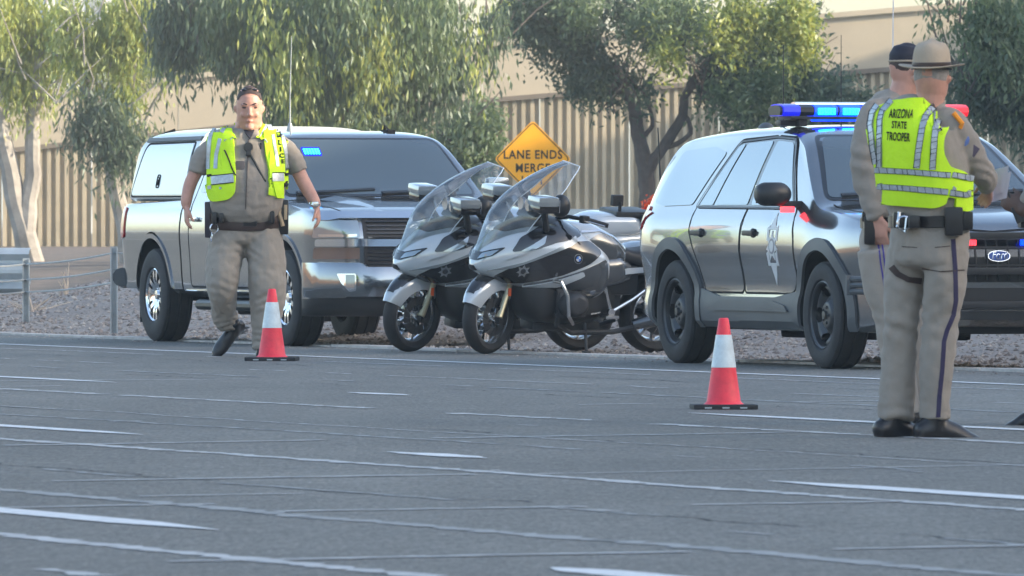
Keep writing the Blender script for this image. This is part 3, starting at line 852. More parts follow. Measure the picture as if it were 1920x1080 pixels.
tree('evergreen_tree', (1212, 480), 192, 'broad dark spreading tree with a forked trunk between the warning sign and the utility vehicle',
     [([(1218, 520), (1216, 420), (1214, 345), (1208, 300), (1196, 235), (1186, 190), (1150, 120)], 0.19, 0.10), ([(1214, 330), (1232, 290), (1262, 246), (1285, 206), (1290, 170), (1330, 110)], 0.12, 0.06), 
      ([(1240, 280), (1270, 270), (1292, 250), (1284, 216)], 0.05, 0.04), ([(1203, 260), (1222, 236), (1212, 190)], 0.05, 0.03), ([(1186, 190), (1120, 140), (1070, 90)], 0.07, 0.03), ([(1290, 170), (1380, 110), (1450, 90)], 0.06, 0.03)],
     [(1010, 30, 70, 45), (1080, 60, 90, 60), (1110, 150, 68, 50), (1180, 70, 90, 80), (1200, 170, 80, 55), (1130, 190, 40, 30), (1270, 60, 90, 70), (1290, 150, 70, 40), (1370, 80, 80, 70), (1400, 160, 90, 60), (1460, 190, 60, 60), (1490, 130, 50, 60), (1360, 190, 60, 50), (1480, 50, 50, 50), (1430, 230, 50, 30)],
     M_BARK_D, M_L3, 2300, 34, 0.13, 0.024, 0.35, 15, extra=[(M_L1, [(1370, 40, 76, 46), (1400, 70, 55, 30), (1480, 30, 40, 30), (1500, 85, 34, 22), (1250, 100, 30, 20), (1120, 30, 40, 20)], 330, -1.8), (M_L2, [(1200, 30, 200, 40), (1400, 180, 110, 60)], 400, -1.0)], strand=0.27)  # bright leaf clumps stand in for sun on the crown's right side
tree('evergreen_tree', (1925, 480), 172, 'dense dark tree hanging in from the right edge above the red lights',
     [([(1960, 520), (1955, 380), (1940, 240), (1930, 120)], 0.16, 0.09)],
     [(1830, 70, 85, 60), (1880, 130, 95, 80), (1790, 50, 46, 36), (1850, 190, 60, 50), (1920, 60, 80, 70), (1930, 210, 60, 50), (1780, 110, 30, 40), (1800, 30, 50, 24)], M_BARK_D, M_L3, 1300, 34, 0.15, 0.024, 0.6, 16, strand=0.28, extra=[(M_L2, [(1830, 30, 90, 30), (1890, 90, 70, 40)], 200, -1.0)])
tree('small_tree', (1560, 420), 205, 'small hazy bush standing against the fluted wall above the blue light bar',
     [([(1560, 450), (1558, 330), (1555, 230)], 0.08, 0.04)], [(1556, 190, 40, 46), (1600, 215, 34, 34), (1520, 225, 34, 30)], M_BARK_D, M_L3, 160, 30, 0.16, 0.03, 0.3, 17, tw=1)
for (bl, sd_, lb) in (([(430, 110, 62, 26), (480, 126, 50, 24)], 31, 'sunlit yellow green shrub above the wall to the right of the walking officer head'),
                      ([(290, 118, 60, 36), (350, 128, 50, 28), (215, 140, 40, 34)], 32, 'hazy pale green shrub above the wall behind the pickup canopy'),
                      ([(960, 60, 46, 50), (1010, 70, 50, 30)], 33, 'tree crown beyond the wall between the two big dark trees')):
    b_ = at(bl[0][0], 300, 300); r_ = empty('hillside_shrub', (b_.x, b_.y, 0), 0, lb, 'shrub')
    t = MB(); limb(t, [(bl[0][0], 420), (bl[0][0] + 3, 240), (bl[0][0], bl[0][1])], 300, 0.12, 0.05, Vector(r_.location)); t.build('trunk', M_BARK_D, r_, clean=False)
    crown_obj('crown', r_, M_L1, leaves(bl, 300, 330, 36, 0.22, 0.05, 0.4, seed=sd_, strand=0.5))
# red flowering shrub behind the utility vehicle
M_FLOW = leaf_mat('flower_red', (0.75, 0.10, 0.04), (0.85, 0.26, 0.10), 0.35)
b_ = at(1232, 400, 118); r_ = empty('flowering_shrub', (b_.x, b_.y, 0), 0, 'shrub with orange-red blossoms just behind the rear corner of the utility vehicle', 'shrub')
t = MB()
for (x1, y1) in ((1253, 350), (1222, 392), (1240, 385), (1212, 400)): limb(t, [(1235, 560), (1236, 470), (x1, y1)], 118, 0.015, 0.006, Vector(r_.location), wob=0.02)
t.build('stem', M_BARK_D, r_, clean=False)
crown_obj('blossom', r_, M_FLOW, leaves([(1253, 350, 10, 14), (1226, 388, 17, 13), (1240, 370, 10, 14), (1216, 396, 10, 8)], 118, 34, 40, 0.05, 0.014, 0.1, seed=41, strand=0.055))
crown_obj('foliage', r_, M_L2, leaves([(1236, 420, 26, 26)], 118, 30, 30, 0.08, 0.012, 0.1, seed=42, strand=0.09))
# dry weeds in the gravel
M_DRY = mat('dry_stalk', (0.55, 0.45, 0.36), 0.9, var=0.2, vscale=9)
for (px, py, w_, nb, lb) in ((58, 606, 44, 26, 'dry twiggy weed with bare upright stalks on the gravel at the left'), (122, 600, 16, 8, 'low sprig of dry weed right of the larger dry weed')):
    q = ground_at(px, py, 0.02); q = Vector((q.x, q.y, 0)); a_ = q.dot(U); c_ = q.dot(N); q.z = terrain_z(a_, c_)
    t = MB(); g = np.random.default_rng(int(px))
    for k in range(nb):
        x1 = g.normal(0, 0.1) * w_ / 44; h1 = (0.07 + abs(g.normal(0, 0.12))) * (1 if k < 8 else 0.35)
        base = Vector((g.normal(0, 0.03), g.normal(0, 0.03), -0.02)); tip = Vector((x1 * (1.8 if k >= 8 else 1), g.normal(0, 0.05), h1 + 0.02))
        t.tube([base, base.lerp(tip, 0.5) + Vector((0.01, 0, 0.012)), tip], [0.008, 0.006, 0.003], 4)
    o = t.build('dry_weed', M_DRY, clean=False); o.location = q; tag(o, lb, 'weed')

# ------------------------------------------------------------------ air
hz = MB(); hz.box((0, 1200, 9), (3600, 3850, 10.4))
hm_ = bpy.data.materials.new('haze'); hm_.use_nodes = True; hn = hm_.node_tree; hn.nodes.clear()
ho = hn.nodes.new('ShaderNodeOutputMaterial'); hv_ = hn.nodes.new('ShaderNodeVolumePrincipled')
hv_.inputs['Color'].default_value = (0.86, 0.92, 0.93, 1); hv_.inputs['Density'].default_value = 0.00042; hv_.inputs['Anisotropy'].default_value = 0.2
hn.links.new(hv_.outputs[0], ho.inputs['Volume'])
tag(hz.build('haze', hm_, clean=False, smooth=False), kind='stuff')
# ------------------------------------------------------------------ shared vehicle materials
M_TYRE = mat('tyre_rubber', (0.028, 0.028, 0.03), 0.75, var=0.25, vscale=12, bump=0.1, bscale=60)
M_STEELB = mat('black_steel_wheel', (0.06, 0.062, 0.066), 0.42, 0.5)
M_CHROME = mat('chrome', (0.75, 0.76, 0.78), 0.10, 1.0)
M_ALU = mat('alloy', (0.62, 0.63, 0.64), 0.22, 0.95)
M_DARKWELL = mat('wheel_well', (0.012, 0.012, 0.013), 0.9)
M_PLAST = mat('grey_plastic_cladding', (0.085, 0.092, 0.098), 0.5, var=0.1, vscale=3)
M_BPLAST = mat('black_plastic', (0.022, 0.023, 0.025), 0.42)
M_GLOSSB = mat('gloss_black', (0.012, 0.012, 0.014), 0.12, coat=0.6)
M_GLASS = mat('tinted_glass', (0.13, 0.175, 0.20), 0.05, metal=0.7, spec=1.0, coat=1.0, ior=1.6)
M_WSGLASS = mat('windscreen_glass', (0.10, 0.13, 0.145), 0.05, metal=0.35, spec=0.9, coat=0.8)
M_SILVER = mat('silver_paint', (0.25, 0.26, 0.27), 0.17, 0.88, coat=1.0, rvar=0.02, vscale=1.2)
M_WHITEP = mat('white_canopy_paint', (0.56, 0.60, 0.61), 0.25, coat=0.7)
M_GAP = mat('panel_gap', (0.008, 0.008, 0.009), 0.9)
M_BLUEL = mat('blue_led', (0.02, 0.04, 0.5), 0.3, emit=(0.0, 0.03, 1.0), estr=1.6)
M_BLUEC = mat('blue_led_core', (0.1, 0.3, 0.8), 0.3, emit=(0.0, 0.45, 1.0), estr=3.0)
M_BLUED = mat('blue_lens', (0.02, 0.04, 0.5), 0.15, emit=(0.01, 0.01, 1.0), estr=0.2)
M_REDL = mat('red_led', (0.6, 0.05, 0.05), 0.3, emit=(1.0, 0.005, 0.03), estr=0.32)
M_REDC = mat('red_led_core', (0.8, 0.2, 0.2), 0.3, emit=(1.0, 0.03, 0.05), estr=0.8)
M_TAIL = mat('tail_lens', (0.5, 0.02, 0.03), 0.15, coat=0.8)
M_LAMPG = mat('headlamp_glass', (0.28, 0.33, 0.36), 0.08, 0.5, coat=1.0)
M_DECAL = mat('ghost_decal', (0.60, 0.60, 0.60), 0.4)
M_DECALD = mat('decal_grey', (0.25, 0.25, 0.27), 0.4)

def wheel_common(root, c, rad, rimr, w, side, face, facem, tread=True, hub=None, name='wheel', steer=0.0):
    """wheel with its outward face towards side*Y"""
    M_ = Matrix.Translation(Vector(c)) @ Matrix.Rotation(steer, 4, 'Z') @ Matrix.Rotation(0 if side < 0 else PI, 4, 'Z')
    h = w / 2
    prof = [(rimr, -h * 0.80), (rimr + 0.012, -h * 0.93), (rimr + (rad - rimr) * 0.45, -h * 1.02), (rad - 0.035, -h * 0.96), (rad - 0.012, -h * 0.86), (rad - 0.002, -h * 0.72)]
    for q in (-0.45, -0.42, -0.40, -0.37, -0.06, -0.035, 0.035, 0.06, 0.37, 0.40, 0.42, 0.45):
        gr_ = abs(abs(q) - 0.41) < 0.015 or abs(q) < 0.04
        prof.append((rad - (0.012 if gr_ else 0), h * q * 1.6))
    prof += [(p[0], -p[1]) for p in prof[5::-1]]
    t = MB(); t.lathe(prof, 72, M_)
    wh = t.build(name, M_TYRE, root, angle=28)
    t = MB(); t.lathe([(rimr + 0.004, -h * 0.82), (rimr - 0.008, -h * 0.86), (rimr - 0.02, -h * 0.78), (rimr - 0.03, -h * 0.4), (rimr - 0.03, h * 0.8)], 64, M_)
    t.add([M_ @ Vector(v) for v in face.v], face.f)
    t.build('rim', facem, wh)
    t = MB(); t.lathe([(0.0, h * 0.1), (rimr * 0.78, h * 0.1), (rimr * 0.8, h * 0.3), (0, h * 0.3)], 32, M_)
    t.build('brake_disc', M_DARKWELL if rad > 0.33 else M_ALU, wh)
    return wh

def steel_face(h):
    def hole(r, a):
        k = (a / (2 * PI) * 5) % 1 - 0.5
        x = k * 2 * PI / 5 * 0.178
        return ((r - 0.172) / 0.034)**2 + (x / 0.056)**2 < 1
    def zf(r, a): return h * 0.50 + 0.030 * smoothstep(0.12, 0.06, r) if False else h * (0.62 - 0.35 * smoothstep(0.08, 0.14, r) + 0.3 * smoothstep(0.13, 0.19, r) - 0.25 * smoothstep(0.2, 0.236, r))
    mb_ = polar_plate(0.0, 0.236, hole, zf, 160, 22)
    for k in range(5):
        a = 2 * PI * k / 5
        mb_.sphere((0.057 * math.cos(a), -h * 0.63, 0.057 * math.sin(a)), 0.012, 8, 6)
    mb_.lathe([(0.0, -h * 0.80), (0.028, -h * 0.78), (0.032, -h * 0.6)], 20)
    return mb_
def spoke_face(h, R1, n=5, half=0.16, twin=True, R0=0.0, hubr=0.075, dish=0.35):
    def hole(r, a):
        if r < hubr: return False
        if r > R1 - 0.012: return False
        k = ((a / (2 * PI) * n) % 1 - 0.5) * 2 * PI / n
        x = abs(k * r)
        w = 0.042 + 0.02 * (r / R1) if twin else 0.013
        if twin and x < 0.010 + 0.013 * (r - hubr) / (R1 - hubr) and r > hubr * 1.5: return True
        return x > w
    def zf(r, a): return h * (0.78 - dish * smoothstep(0.3, 0.95, 1 - r / R1) )
    mb_ = polar_plate(R0, R1, hole, zf, 180, 22, 0.03)
    if twin:
        mb_.lathe([(0.0, -h * 0.72), (0.04, -h * 0.70), (0.045, -h * 0.45)], 20)
        for k in range(6): mb_.sphere((0.062 * math.cos(k * PI / 3), -h * 0.5, 0.062 * math.sin(k * PI / 3)), 0.010, 8, 6)
    return mb_

def hull_mesh(stations, zt, zb, wfun, drop, nside=22, ntop=12, ptop=3.0, zbow=0.0):
    """closed body shell: half width wfun(x, z), top edge zt(x), bottom zb(x), crown drop(x)"""
    rings = []
    for x in stations:
        dz = drop(x); ze = zt(x) - dz; z0 = zb(x)
        half = [(0.0, z0)]
        for k in range(nside + 1):
            u = k / nside; z = z0 + (ze - z0) * u
            w = wfun(x, z)
            r0 = 0.05
            if z - z0 < r0: w -= r0 * (1 - math.sqrt(max(0, 1 - (1 - (z - z0) / r0)**2)))
            half.append((max(w, 0.001), z))
        we = wfun(x, ze)
        for k in range(1, ntop + 1):
            ph = PI / 2 * k / ntop
            half.append((we * math.cos(ph)**(2 / ptop) if k < ntop else 0.0, ze + dz * math.sin(ph)**0.9))
        ring = [Vector((x, -y, z)) for y, z in half] + [Vector((x, y, z)) for y, z in half[-2:0:-1]]
        rings.append(ring)
    v = [p for r_ in rings for p in r_]; n = len(rings[0]); f = []
    for i in range(len(rings) - 1):
        for k in range(n):
            k2 = (k + 1) % n; f.append((i * n + k, i * n + k2, (i + 1) * n + k2, (i + 1) * n + k))
    mb_ = MB(); mb_.add(v, f)
    for i in (0, len(rings) - 1):
        c = sum(rings[i], Vector()) / n; b = len(mb_.v); mb_.v.append(tuple(c))
        for k in range(n): mb_.f.append((i * n + k, i * n + (k + 1) % n, b))
    return mb_
def cut_arches(me, arches, depth=0.32):
    """boolean out the wheel housings; arches: (x, z, r, y_outer)"""
    o = bpy.data.objects.new('shell', me); COL.objects.link(o)
    cutters = []
    for (x, z, r, yo) in arches:
        for s_ in (-1, 1):
            t = MB(); t.lathe([(0, -0.001), (r, -0.001), (r, depth), (0, depth)], 48)
            for i, p in enumerate(t.v): t.v[i] = (p[0] + x, s_ * (yo - p[1]), p[2] + z)
            c = t.build('cutter', M_DARKWELL); cutters.append(c)
            md = o.modifiers.new('b', 'BOOLEAN'); md.operation = 'DIFFERENCE'; md.object = c; md.solver = 'EXACT'; md.material_mode = 'TRANSFER'
    bpy.context.view_layer.update()
    me2 = evaluated(o)
    remove(o)
    for c in cutters: remove(c)
    finish(me2, True, 30)
    return me2

# ================================================================== police utility vehicle
def build_suv():
    loc = Vector((1.70, 77.45, 0)) + N * 0.98
    root = empty('police_suv', (loc.x, loc.y, 0), TH - PI / 2, 'silver police utility vehicle with lit blue and red roof bar and star decal', 'police car')
    zt = curve([(-2.56, 0.98), (-2.53, 1.10), (-2.44, 1.28), (-2.33, 1.50), (-2.22, 1.635), (-2.08, 1.685), (-1.8, 1.71), (-1.0, 1.745), (-0.2, 1.755), (0.25, 1.735), (0.52, 1.665), (0.8, 1.50), (1.08, 1.31), (1.25, 1.205), (1.36, 1.175), (1.7, 1.15), (2.05, 1.105), (2.28, 1.04), (2.38, 0.95), (2.43, 0.80)])
    zb = curve([(-2.56, 0.50), (-2.4, 0.34), (-2.0, 0.28), (2.0, 0.26), (2.25, 0.30), (2.43, 0.42)])
    def plan(x):
        if x > 1.7: return (1 - ((x - 1.7) / 0.80)**2.6)**(1 / 2.6) if x < 2.49 else 0.3
        if x < -1.9: return (1 - ((-1.9 - x) / 0.80)**3.2)**(1 / 3.2)
        return 1.0
    pz = curve([(0.2, 0.93), (0.32, 0.955), (0.45, 0.962), (0.56, 0.945), (0.68, 0.962), (0.85, 0.992), (0.98, 0.985), (1.08, 0.955), (1.13, 0.925), (1.2, 0.90), (1.4, 0.825), (1.62, 0.725), (1.75, 0.66)])
    hz = curve([(0.2, 0.93), (0.32, 0.955), (0.45, 0.962), (0.6, 0.965), (0.85, 0.99), (0.98, 0.975), (1.08, 0.93), (1.2, 0.85)])
    def w(x, z):
        k = smoothstep(1.15, 1.5, x)
        base = pz(z) * (1 - k) + hz(z) * k
        g = smoothstep(1.1, 1.7, z) * smoothstep(-0.6, -2.5, x) * 0.06
        fl = 0.02 * (math.exp(-((x - 1.51) / 0.4)**2) + math.exp(-((x + 1.51) / 0.4)**2)) * smoothstep(1.05, 0.7, z)
        return (base + fl - g) * plan(x)
    xs = list(np.linspace(-2.56, -2.1, 24)) + list(np.linspace(-2.05, 2.0, 90)) + list(np.linspace(2.03, 2.43, 26))
    drop = curve([(-2.56, 0.05), (-2.2, 0.07), (0.3, 0.075), (1.1, 0.06), (1.4, 0.05), (2.2, 0.06), (2.43, 0.03)])
    me = hull_mesh(xs, zt, zb, w, drop, ptop=3.4).mesh('body', angle=40)
    bv = bvh_of(me); me.materials.append(M_SILVER)
    me2 = cut_arches(me, [(1.5125, 0.385, 0.455, 1.05), (-1.5125, 0.385, 0.455, 1.05)], 0.40)
    body = link('body', me2, M_SILVER, root)
    P_ = lambda name, poly, ax, sg_, m, off=0.004, par=None, **k: drape(MB(), poly, ax, sg_, bv, off, **k).build(name, m, par or root, angle=30, clean=False)
    # cladding rings, rocker
    for xw in (1.5125, -1.5125):
        for s_ in (-1, 1):
            ring = []
            aa = np.linspace(R(-16), R(196), 36)
            outer = [(xw + 0.545 * math.cos(a), 0.385 + 0.545 * math.sin(a)) for a in aa]
            inner = [(xw + 0.458 * math.cos(a), 0.385 + 0.458 * math.sin(a)) for a in aa]
            lim = lambda q: (q[0], max(q[1], 0.285))
            poly = [lim(q) for q in outer] + [lim(q) for q in inner[::-1]]
            P_('arch_cladding', poly, 'y', s_, M_PLAST, 0.022)
    for s_ in (-1, 1):
        rk = P_('rocker_cladding', rounded([(-1.0, 0.285), (1.0, 0.285), (0.985, 0.545), (0.55, 0.50), (-0.6, 0.50), (-0.985, 0.56)], 0.02), 'y', s_, M_PLAST, 0.014)
        drape(MB(), rounded([(-0.72, 0.40), (0.86, 0.40), (0.78, 0.445), (0.5, 0.475), (-0.5, 0.475), (-0.66, 0.445)], 0.03), 'y', s_, bv, 0.03).build('rocker_insert', M_PLAST, rk)
    # doors with seams
    fd = rounded([(0.88, 0.53), (0.985, 0.62), (0.99, 0.90), (0.90, 1.12), (0.36, 1.655), (-0.035, 1.67), (-0.10, 1.10), (-0.10, 0.53)], [0.05, 0.05, 0.1, 0.04, 0.05, 0.03, 0.02, 0.05])
    rdp = rounded([(-0.12, 0.53), (-0.12, 1.10), (-0.055, 1.67), (-0.80, 1.645), (-1.20, 1.12), (-1.18, 0.98), (-1.02, 0.80), (-0.94, 0.60), (-0.90, 0.53)], [0.05, 0.02, 0.03, 0.08, 0.05, 0.03, 0.1, 0.05, 0.04])
    for s_ in (-1, 1):
        for (poly, hx) in ((fd, 0.10), (rdp, -0.98)):
            t = MB()
            for q in band(poly, 0.016): drape(t, q, 'y', s_, bv, 0.0035, skirt=False)
            d = P_('door', poly, 'y', s_, M_SILVER, 0.0025, cell=0.06)
            t.build('door_seam', M_GAP, d)
            # handle
            h = MB(); y = s_ * (w(hx, 1.0) + 0.022)
            h.box((hx, y, 0.965), (0.105, 0.014, 0.019), bev=0.012); h.sphere((hx + (0.07 if hx > -0.5 else 0.07), y - s_ * 0.012, 0.965), (0.035, 0.022, 0.035), 12, 8)
            h.build('handle', M_BPLAST, d)
    # windows
    win = {'front': rounded([(0.80, 1.165), (0.34, 1.615), (-0.01, 1.632), (-0.055, 1.165)], [0.06, 0.05, 0.03, 0.03]),
           'rear': rounded([(-0.135, 1.165), (-0.09, 1.632), (-0.60, 1.615), (-0.82, 1.165)], [0.03, 0.03, 0.03, 0.03]),
           'vent': rounded([(-0.85, 1.165), (-0.64, 1.612), (-0.76, 1.60), (-1.13, 1.165)], [0.02, 0.02, 0.03, 0.03])}
    frame = rounded([(0.84, 1.14), (0.36, 1.64), (-0.05, 1.658), (-0.78, 1.628), (-1.19, 1.15)], [0.07, 0.06, 0.03, 0.06, 0.04])
    qg = rounded([(-1.30, 1.17), (-0.99, 1.555), (-1.3, 1.60), (-2.02, 1.57), (-2.14, 1.19), (-1.9, 1.16)], [0.04, 0.05, 0.03, 0.06, 0.04, 0.03])
    for s_ in (-1, 1):
        fr = P_('window_frame', frame, 'y', s_, M_GLOSSB, 0.006)
        for k_, q in win.items(): drape(MB(), q, 'y', s_, bv, 0.011, cell=0.09).build('window', M_GLASS, fr, angle=60)
        t = MB()
        for q in band(frame, 0.014): drape(t, q, 'y', s_, bv, 0.013, skirt=False)
        t.build('trim', M_PLAST, fr)
        P_('window', qg, 'y', s_, M_GLASS, 0.005)
    # windscreen with black surround, rear window
    ws = rounded([(-0.80, 1.215), (-0.60, 1.655), (0.60, 1.655), (0.80, 1.215)], [0.05, 0.07, 0.07, 0.05])
    P_('windscreen_surround', rounded([(-0.835, 1.20), (-0.635, 1.675), (0.635, 1.675), (0.835, 1.20)], 0.07), 'x', 1, M_GLOSSB, 0.004, cell=0.07)
    wsh = P_('windscreen', ws, 'x', 1, M_WSGLASS, 0.009, cell=0.07)
    for (x0, z0, x1, z1) in ((-0.70, 1.225, 0.02, 1.25), (0.06, 1.225, 0.72, 1.26)):
        t = MB()
        for q in band([(x0, z0), ((x0 + x1) / 2, z0 + 0.012), (x1, z1)], 0.018, False): drape(t, q, 'x', 1, bv, 0.022)
        t.build('wiper', M_BPLAST, wsh)
    P_('rear_window', rounded([(-0.68, 1.16), (-0.60, 1.52), (0.60, 1.52), (0.68, 1.16)], 0.06), 'x', -1, M_GLASS, 0.005, cell=0.08)
    # bonnet seam
    t = MB()
    for q in band([(1.30, -0.80), (1.75, -0.82), (2.2, -0.70), (2.33, -0.45), (2.36, 0), (2.33, 0.45), (2.2, 0.70), (1.75, 0.82), (1.30, 0.80)], 0.012, False): drape(t, q, 'z', 1, bv, 0.002, skirt=False)
    t.build('bonnet_seam', M_GAP, root)
    for s_ in (-1, 1):
        t = MB(); t.tube([(1.28, s_ * 0.52, 1.203), (1.7, s_ * 0.50, 1.165), (2.15, s_ * 0.44, 1.095)], [0.004, 0.014, 0.004], 8); t.build('bonnet_ridge', M_SILVER, root)
    # face: grille, lamps, bumper, logo
    gp = rounded([(-0.62, 0.92), (0.62, 0.92), (0.55, 0.62), (-0.55, 0.62)], 0.05)
    gl = P_('grille', gp, 'x', 1, M_GLOSSB, 0.012, cell=0.08)
    for zz in (0.68, 0.74, 0.86):
        t = MB()
        for q in band([(-0.56, zz), (0.56, zz)], 0.016, False): drape(t, q, 'x', 1, bv, 0.024, cell=0.12)
        t.build('grille_bar', M_BPLAST, gl)
    for yy in np.linspace(-0.5, 0.5, 13):
        t = MB()
        for q in band([(yy, 0.63), (yy, 0.91)], 0.01, False): drape(t, q, 'x', 1, bv, 0.019)
        t.build('grille_bar', M_BPLAST, gl)
    for s_ in (-1, 1):
        hl = P_('headlight', rounded([(s_ * 0.63, 0.86), (s_ * 0.62, 0.96), (s_ * 0.86, 1.02), (s_ * 0.905, 0.93), (s_ * 0.80, 0.84)], 0.03), 'x', 1, M_LAMPG, 0.008)
        drape(MB(), ellipse(s_ * 0.74, 0.925, 0.035, 0.03, 16), 'x', 1, bv, 0.015).build('lens', M_GLOSSB, hl)
        P_('fog_lamp', rounded([(s_ * 0.66, 0.50), (s_ * 0.66, 0.56), (s_ * 0.80, 0.58), (s_ * 0.80, 0.50)], 0.02), 'x', 1, M_LAMPG, 0.008)
        P_('tail_light', rounded([(s_ * 0.62, 0.98), (s_ * 0.62, 1.10), (s_ * 0.93, 1.13), (s_ * 0.96, 0.98)], 0.03), 'x', -1, M_TAIL, 0.012)
        P_('tail_light', rounded([(-2.25, 1.02), (-2.18, 1.16), (-2.44, 1.17), (-2.52, 1.00)], 0.03), 'y', s_, M_TAIL, 0.012)
    P_('lower_grille', rounded([(-0.70, 0.58), (0.70, 0.58), (0.62, 0.44), (-0.62, 0.44)], 0.04), 'x', 1, M_BPLAST, 0.012)
    P_('lower_bumper', rounded([(-0.85, 0.44), (0.85, 0.44), (0.78, 0.36), (-0.78, 0.36)], 0.03), 'x', 1, M_PLAST, 0.01)
    # oval badge
    bd_ = P_('badge', ellipse(0.0, 0.80, 0.085, 0.034, 28), 'x', 1, M_CHROME, 0.040, cell=0.2)
    drape(MB(), ellipse(0.0, 0.80, 0.077, 0.028, 28), 'x', 1, bv, 0.044, cell=0.2).build('badge_field', mat('badge_blue', (0.02, 0.07, 0.30), 0.2), bd_)
    t = MB(); drape(t, None, 'x', 1, bv, 0.048, polys=shift(text_polys('Ford', 0.062, 0.0, shear=0.25), 0.0, 0.80), skirt=False, cell=0.3); t.build('lettering', M_CHROME, bd_, clean=False, smooth=False)
    # push bumper with side wings
    pb = MB()
    for s_ in (-1, 1):
        pb.box((2.50, s_ * 0.34, 0.68), (0.02, 0.035, 0.30), bev=0.012); pb.box((2.44, s_ * 0.34, 0.50), (0.07, 0.02, 0.06))
    for zz in (0.95, 0.70, 0.46): pb.box((2.50, 0, zz), (0.025, 0.34, 0.025), bev=0.01)
    pbo = pb.build('push_bumper', M_BPLAST, root)
    for s_ in (-1, 1):
        t = MB(); pts = [(2.50, s_ * 0.36, 0.60), (2.50, s_ * 0.60, 0.60), (2.46, s_ * 0.80, 0.60), (2.36, s_ * 0.95, 0.60), (2.18, s_ * 1.03, 0.60)]
        for dz in (-0.045, 0, 0.045): t.tube([(p[0], p[1], p[2] + dz) for p in pts], 0.021, 8)
        t.box((2.2, s_ * 1.035, 0.60), (0.012, 0.022, 0.072), bev=0.004)
        t.build('side_wing', M_PLAST, pbo)
    # mirrors
    for s_ in (-1, 1):
        t = MB(); t.sphere((0.90, s_ * 1.12, 1.245), (0.095, 0.145, 0.098), 22, 14)
        for i, v in enumerate(t.v):
            x, y, z = v; x = max(x, 0.845); y = s_ * min(abs(y), 1.245); z = max(min(z, 1.33), 1.16); t.v[i] = (x, y, z)
        t.box((0.88, s_ * 0.97, 1.175), (0.05, 0.08, 0.022), bev=0.01)
        mo = t.build('mirror', M_BPLAST, root, angle=50)
        g = MB(); g.box((0.842, s_ * 1.12, 1.245), (0.004, 0.105, 0.065), bev=0.004); g.build('mirror_glass', M_CHROME, mo)
        g = MB(); g.box((0.93, s_ * 1.015, 1.135), (0.02, 0.05, 0.022), bev=0.008); g.build('marker_light', M_REDC if s_ < 0 else M_REDL, mo)
    # roof light bar
    lb = MB()
    prof = [(0.0, -0.03), (0.13, -0.03), (0.155, 0.0), (0.15, 0.035), (0.10, 0.055), (0.0, 0.06)]
    def bar_seg(t, y0, y1, sc0=1.0, sc1=1.0, cx=0.0, cz=0.0, shrink=1.0):
        pr = prof + [(-a, b) for a, b in prof[::-1]]
        rows = []
        for y, s__ in ((y0, sc0), (y1, sc1)): rows.append([Vector((cx + a * s__ * shrink, y, cz + b * s__ * shrink)) for a, b in pr])
        k = len(t.v); t.sheet(rows)
        n = len(pr); t.f.append(tuple(range(k, k + n))); t.f.append(tuple(range(k + n, k + 2 * n)))
    bx, bz = -0.08, 1.845
    bar_seg(lb, -0.60, 0.60, 1, 1, bx, bz, 0.93)
    for s_ in (-1, 1):
        bar_seg(lb, s_ * 0.60, s_ * 0.67, 0.93, 0.80, bx, bz)
        lb.box((bx, s_ * 0.50, 1.785), (0.10, 0.03, 0.045), bev=0.01); lb.box((bx, s_ * 0.585, 1.765), (0.05, 0.06, 0.02), bev=0.01)
    lb.box((bx, 0, bz - 0.042), (0.135, 0.60, 0.012), bev=0.005)
    lbo = lb.build('light_bar', M_BPLAST, root, angle=30); lbo.scale = (1, 1.09, 1)
    segs = [(-0.655, -0.535, M_BLUED, 0), (-0.43, -0.27, M_BLUEL, 1), (-0.25, -0.10, M_BLUEL, 1), (-0.08, 0.0, M_BLUEL, 1), (0.02, 0.15, M_REDL, 1), (0.17, 0.30, M_REDL, 1), (0.32, 0.45, M_REDL, 1), (0.47, 0.67, M_REDL, 0)]
    for (y0, y1, m_, core) in segs:
        t = MB(); bar_seg(t, y0, y1, 1.0, 1.0, bx, bz, 0.985); so = t.build('lamp_lens', m_, lbo, angle=30)
        if core:
            t = MB(); n_ = 6
            for k in range(n_): t.box((bx + 0.153, y0 + (y1 - y0) * (0.12 + 0.76 * (k + 0.5) / n_), bz + 0.004), (0.006, (y1 - y0) / n_ * 0.36, 0.024), bev=0.004)
            t.build('led', M_BLUEC if m_ is M_BLUEL else M_REDC, so)
    t = MB(); bar_seg(t, -0.535, 0.535, 1, 1, bx, bz + 0.056, 0.3); t.build('top_cover', M_CHROME, lbo)
    for (y0, y1, m_) in ((-0.44, -0.02, M_BLUEL), (0.02, 0.44, M_REDL)):
        t = MB(); t.box((bx + 0.10, (y0 + y1) / 2, bz - 0.058), (0.012, (y1 - y0) / 2, 0.008)); t.build('lower_lamp', m_, lbo)
    # grille lamps
    for yy, m_ in ((-0.24, M_REDC), (0.24, M_BLUEL)):
        t = MB()
        for k in range(6): t.box((2.452, yy + (k - 2.5) * 0.024, 0.90), (0.014, 0.009, 0.02), bev=0.004)
        t.build('grille_lamp', m_, root)
    # whip antennas and puck
    for (x, y, h_) in ((-0.55, -0.48, 0.62), (-0.75, 0.05, 0.70)):
        t = MB(); z0 = zt(x) - 0.03; t.lathe([(0.0, 0), (0.03, 0), (0.025, 0.03), (0.0, 0.035)], 14, Matrix.Translation((x, y, z0)) @ Matrix.Rotation(PI / 2, 4, 'X'))
        t.tube([(x, y, z0), (x, y, z0 + 0.15), (x, y, z0 + h_)], [0.008, 0.004, 0.0025], 6); t.build('antenna', M_BPLAST, root)
    t = MB(); t.tube([(0.31, 0.04, 1.72), (0.31, 0.04, 2.0), (0.30, 0.05, 2.75)], [0.009, 0.006, 0.004], 6); t.build('antenna', M_DECAL, root)
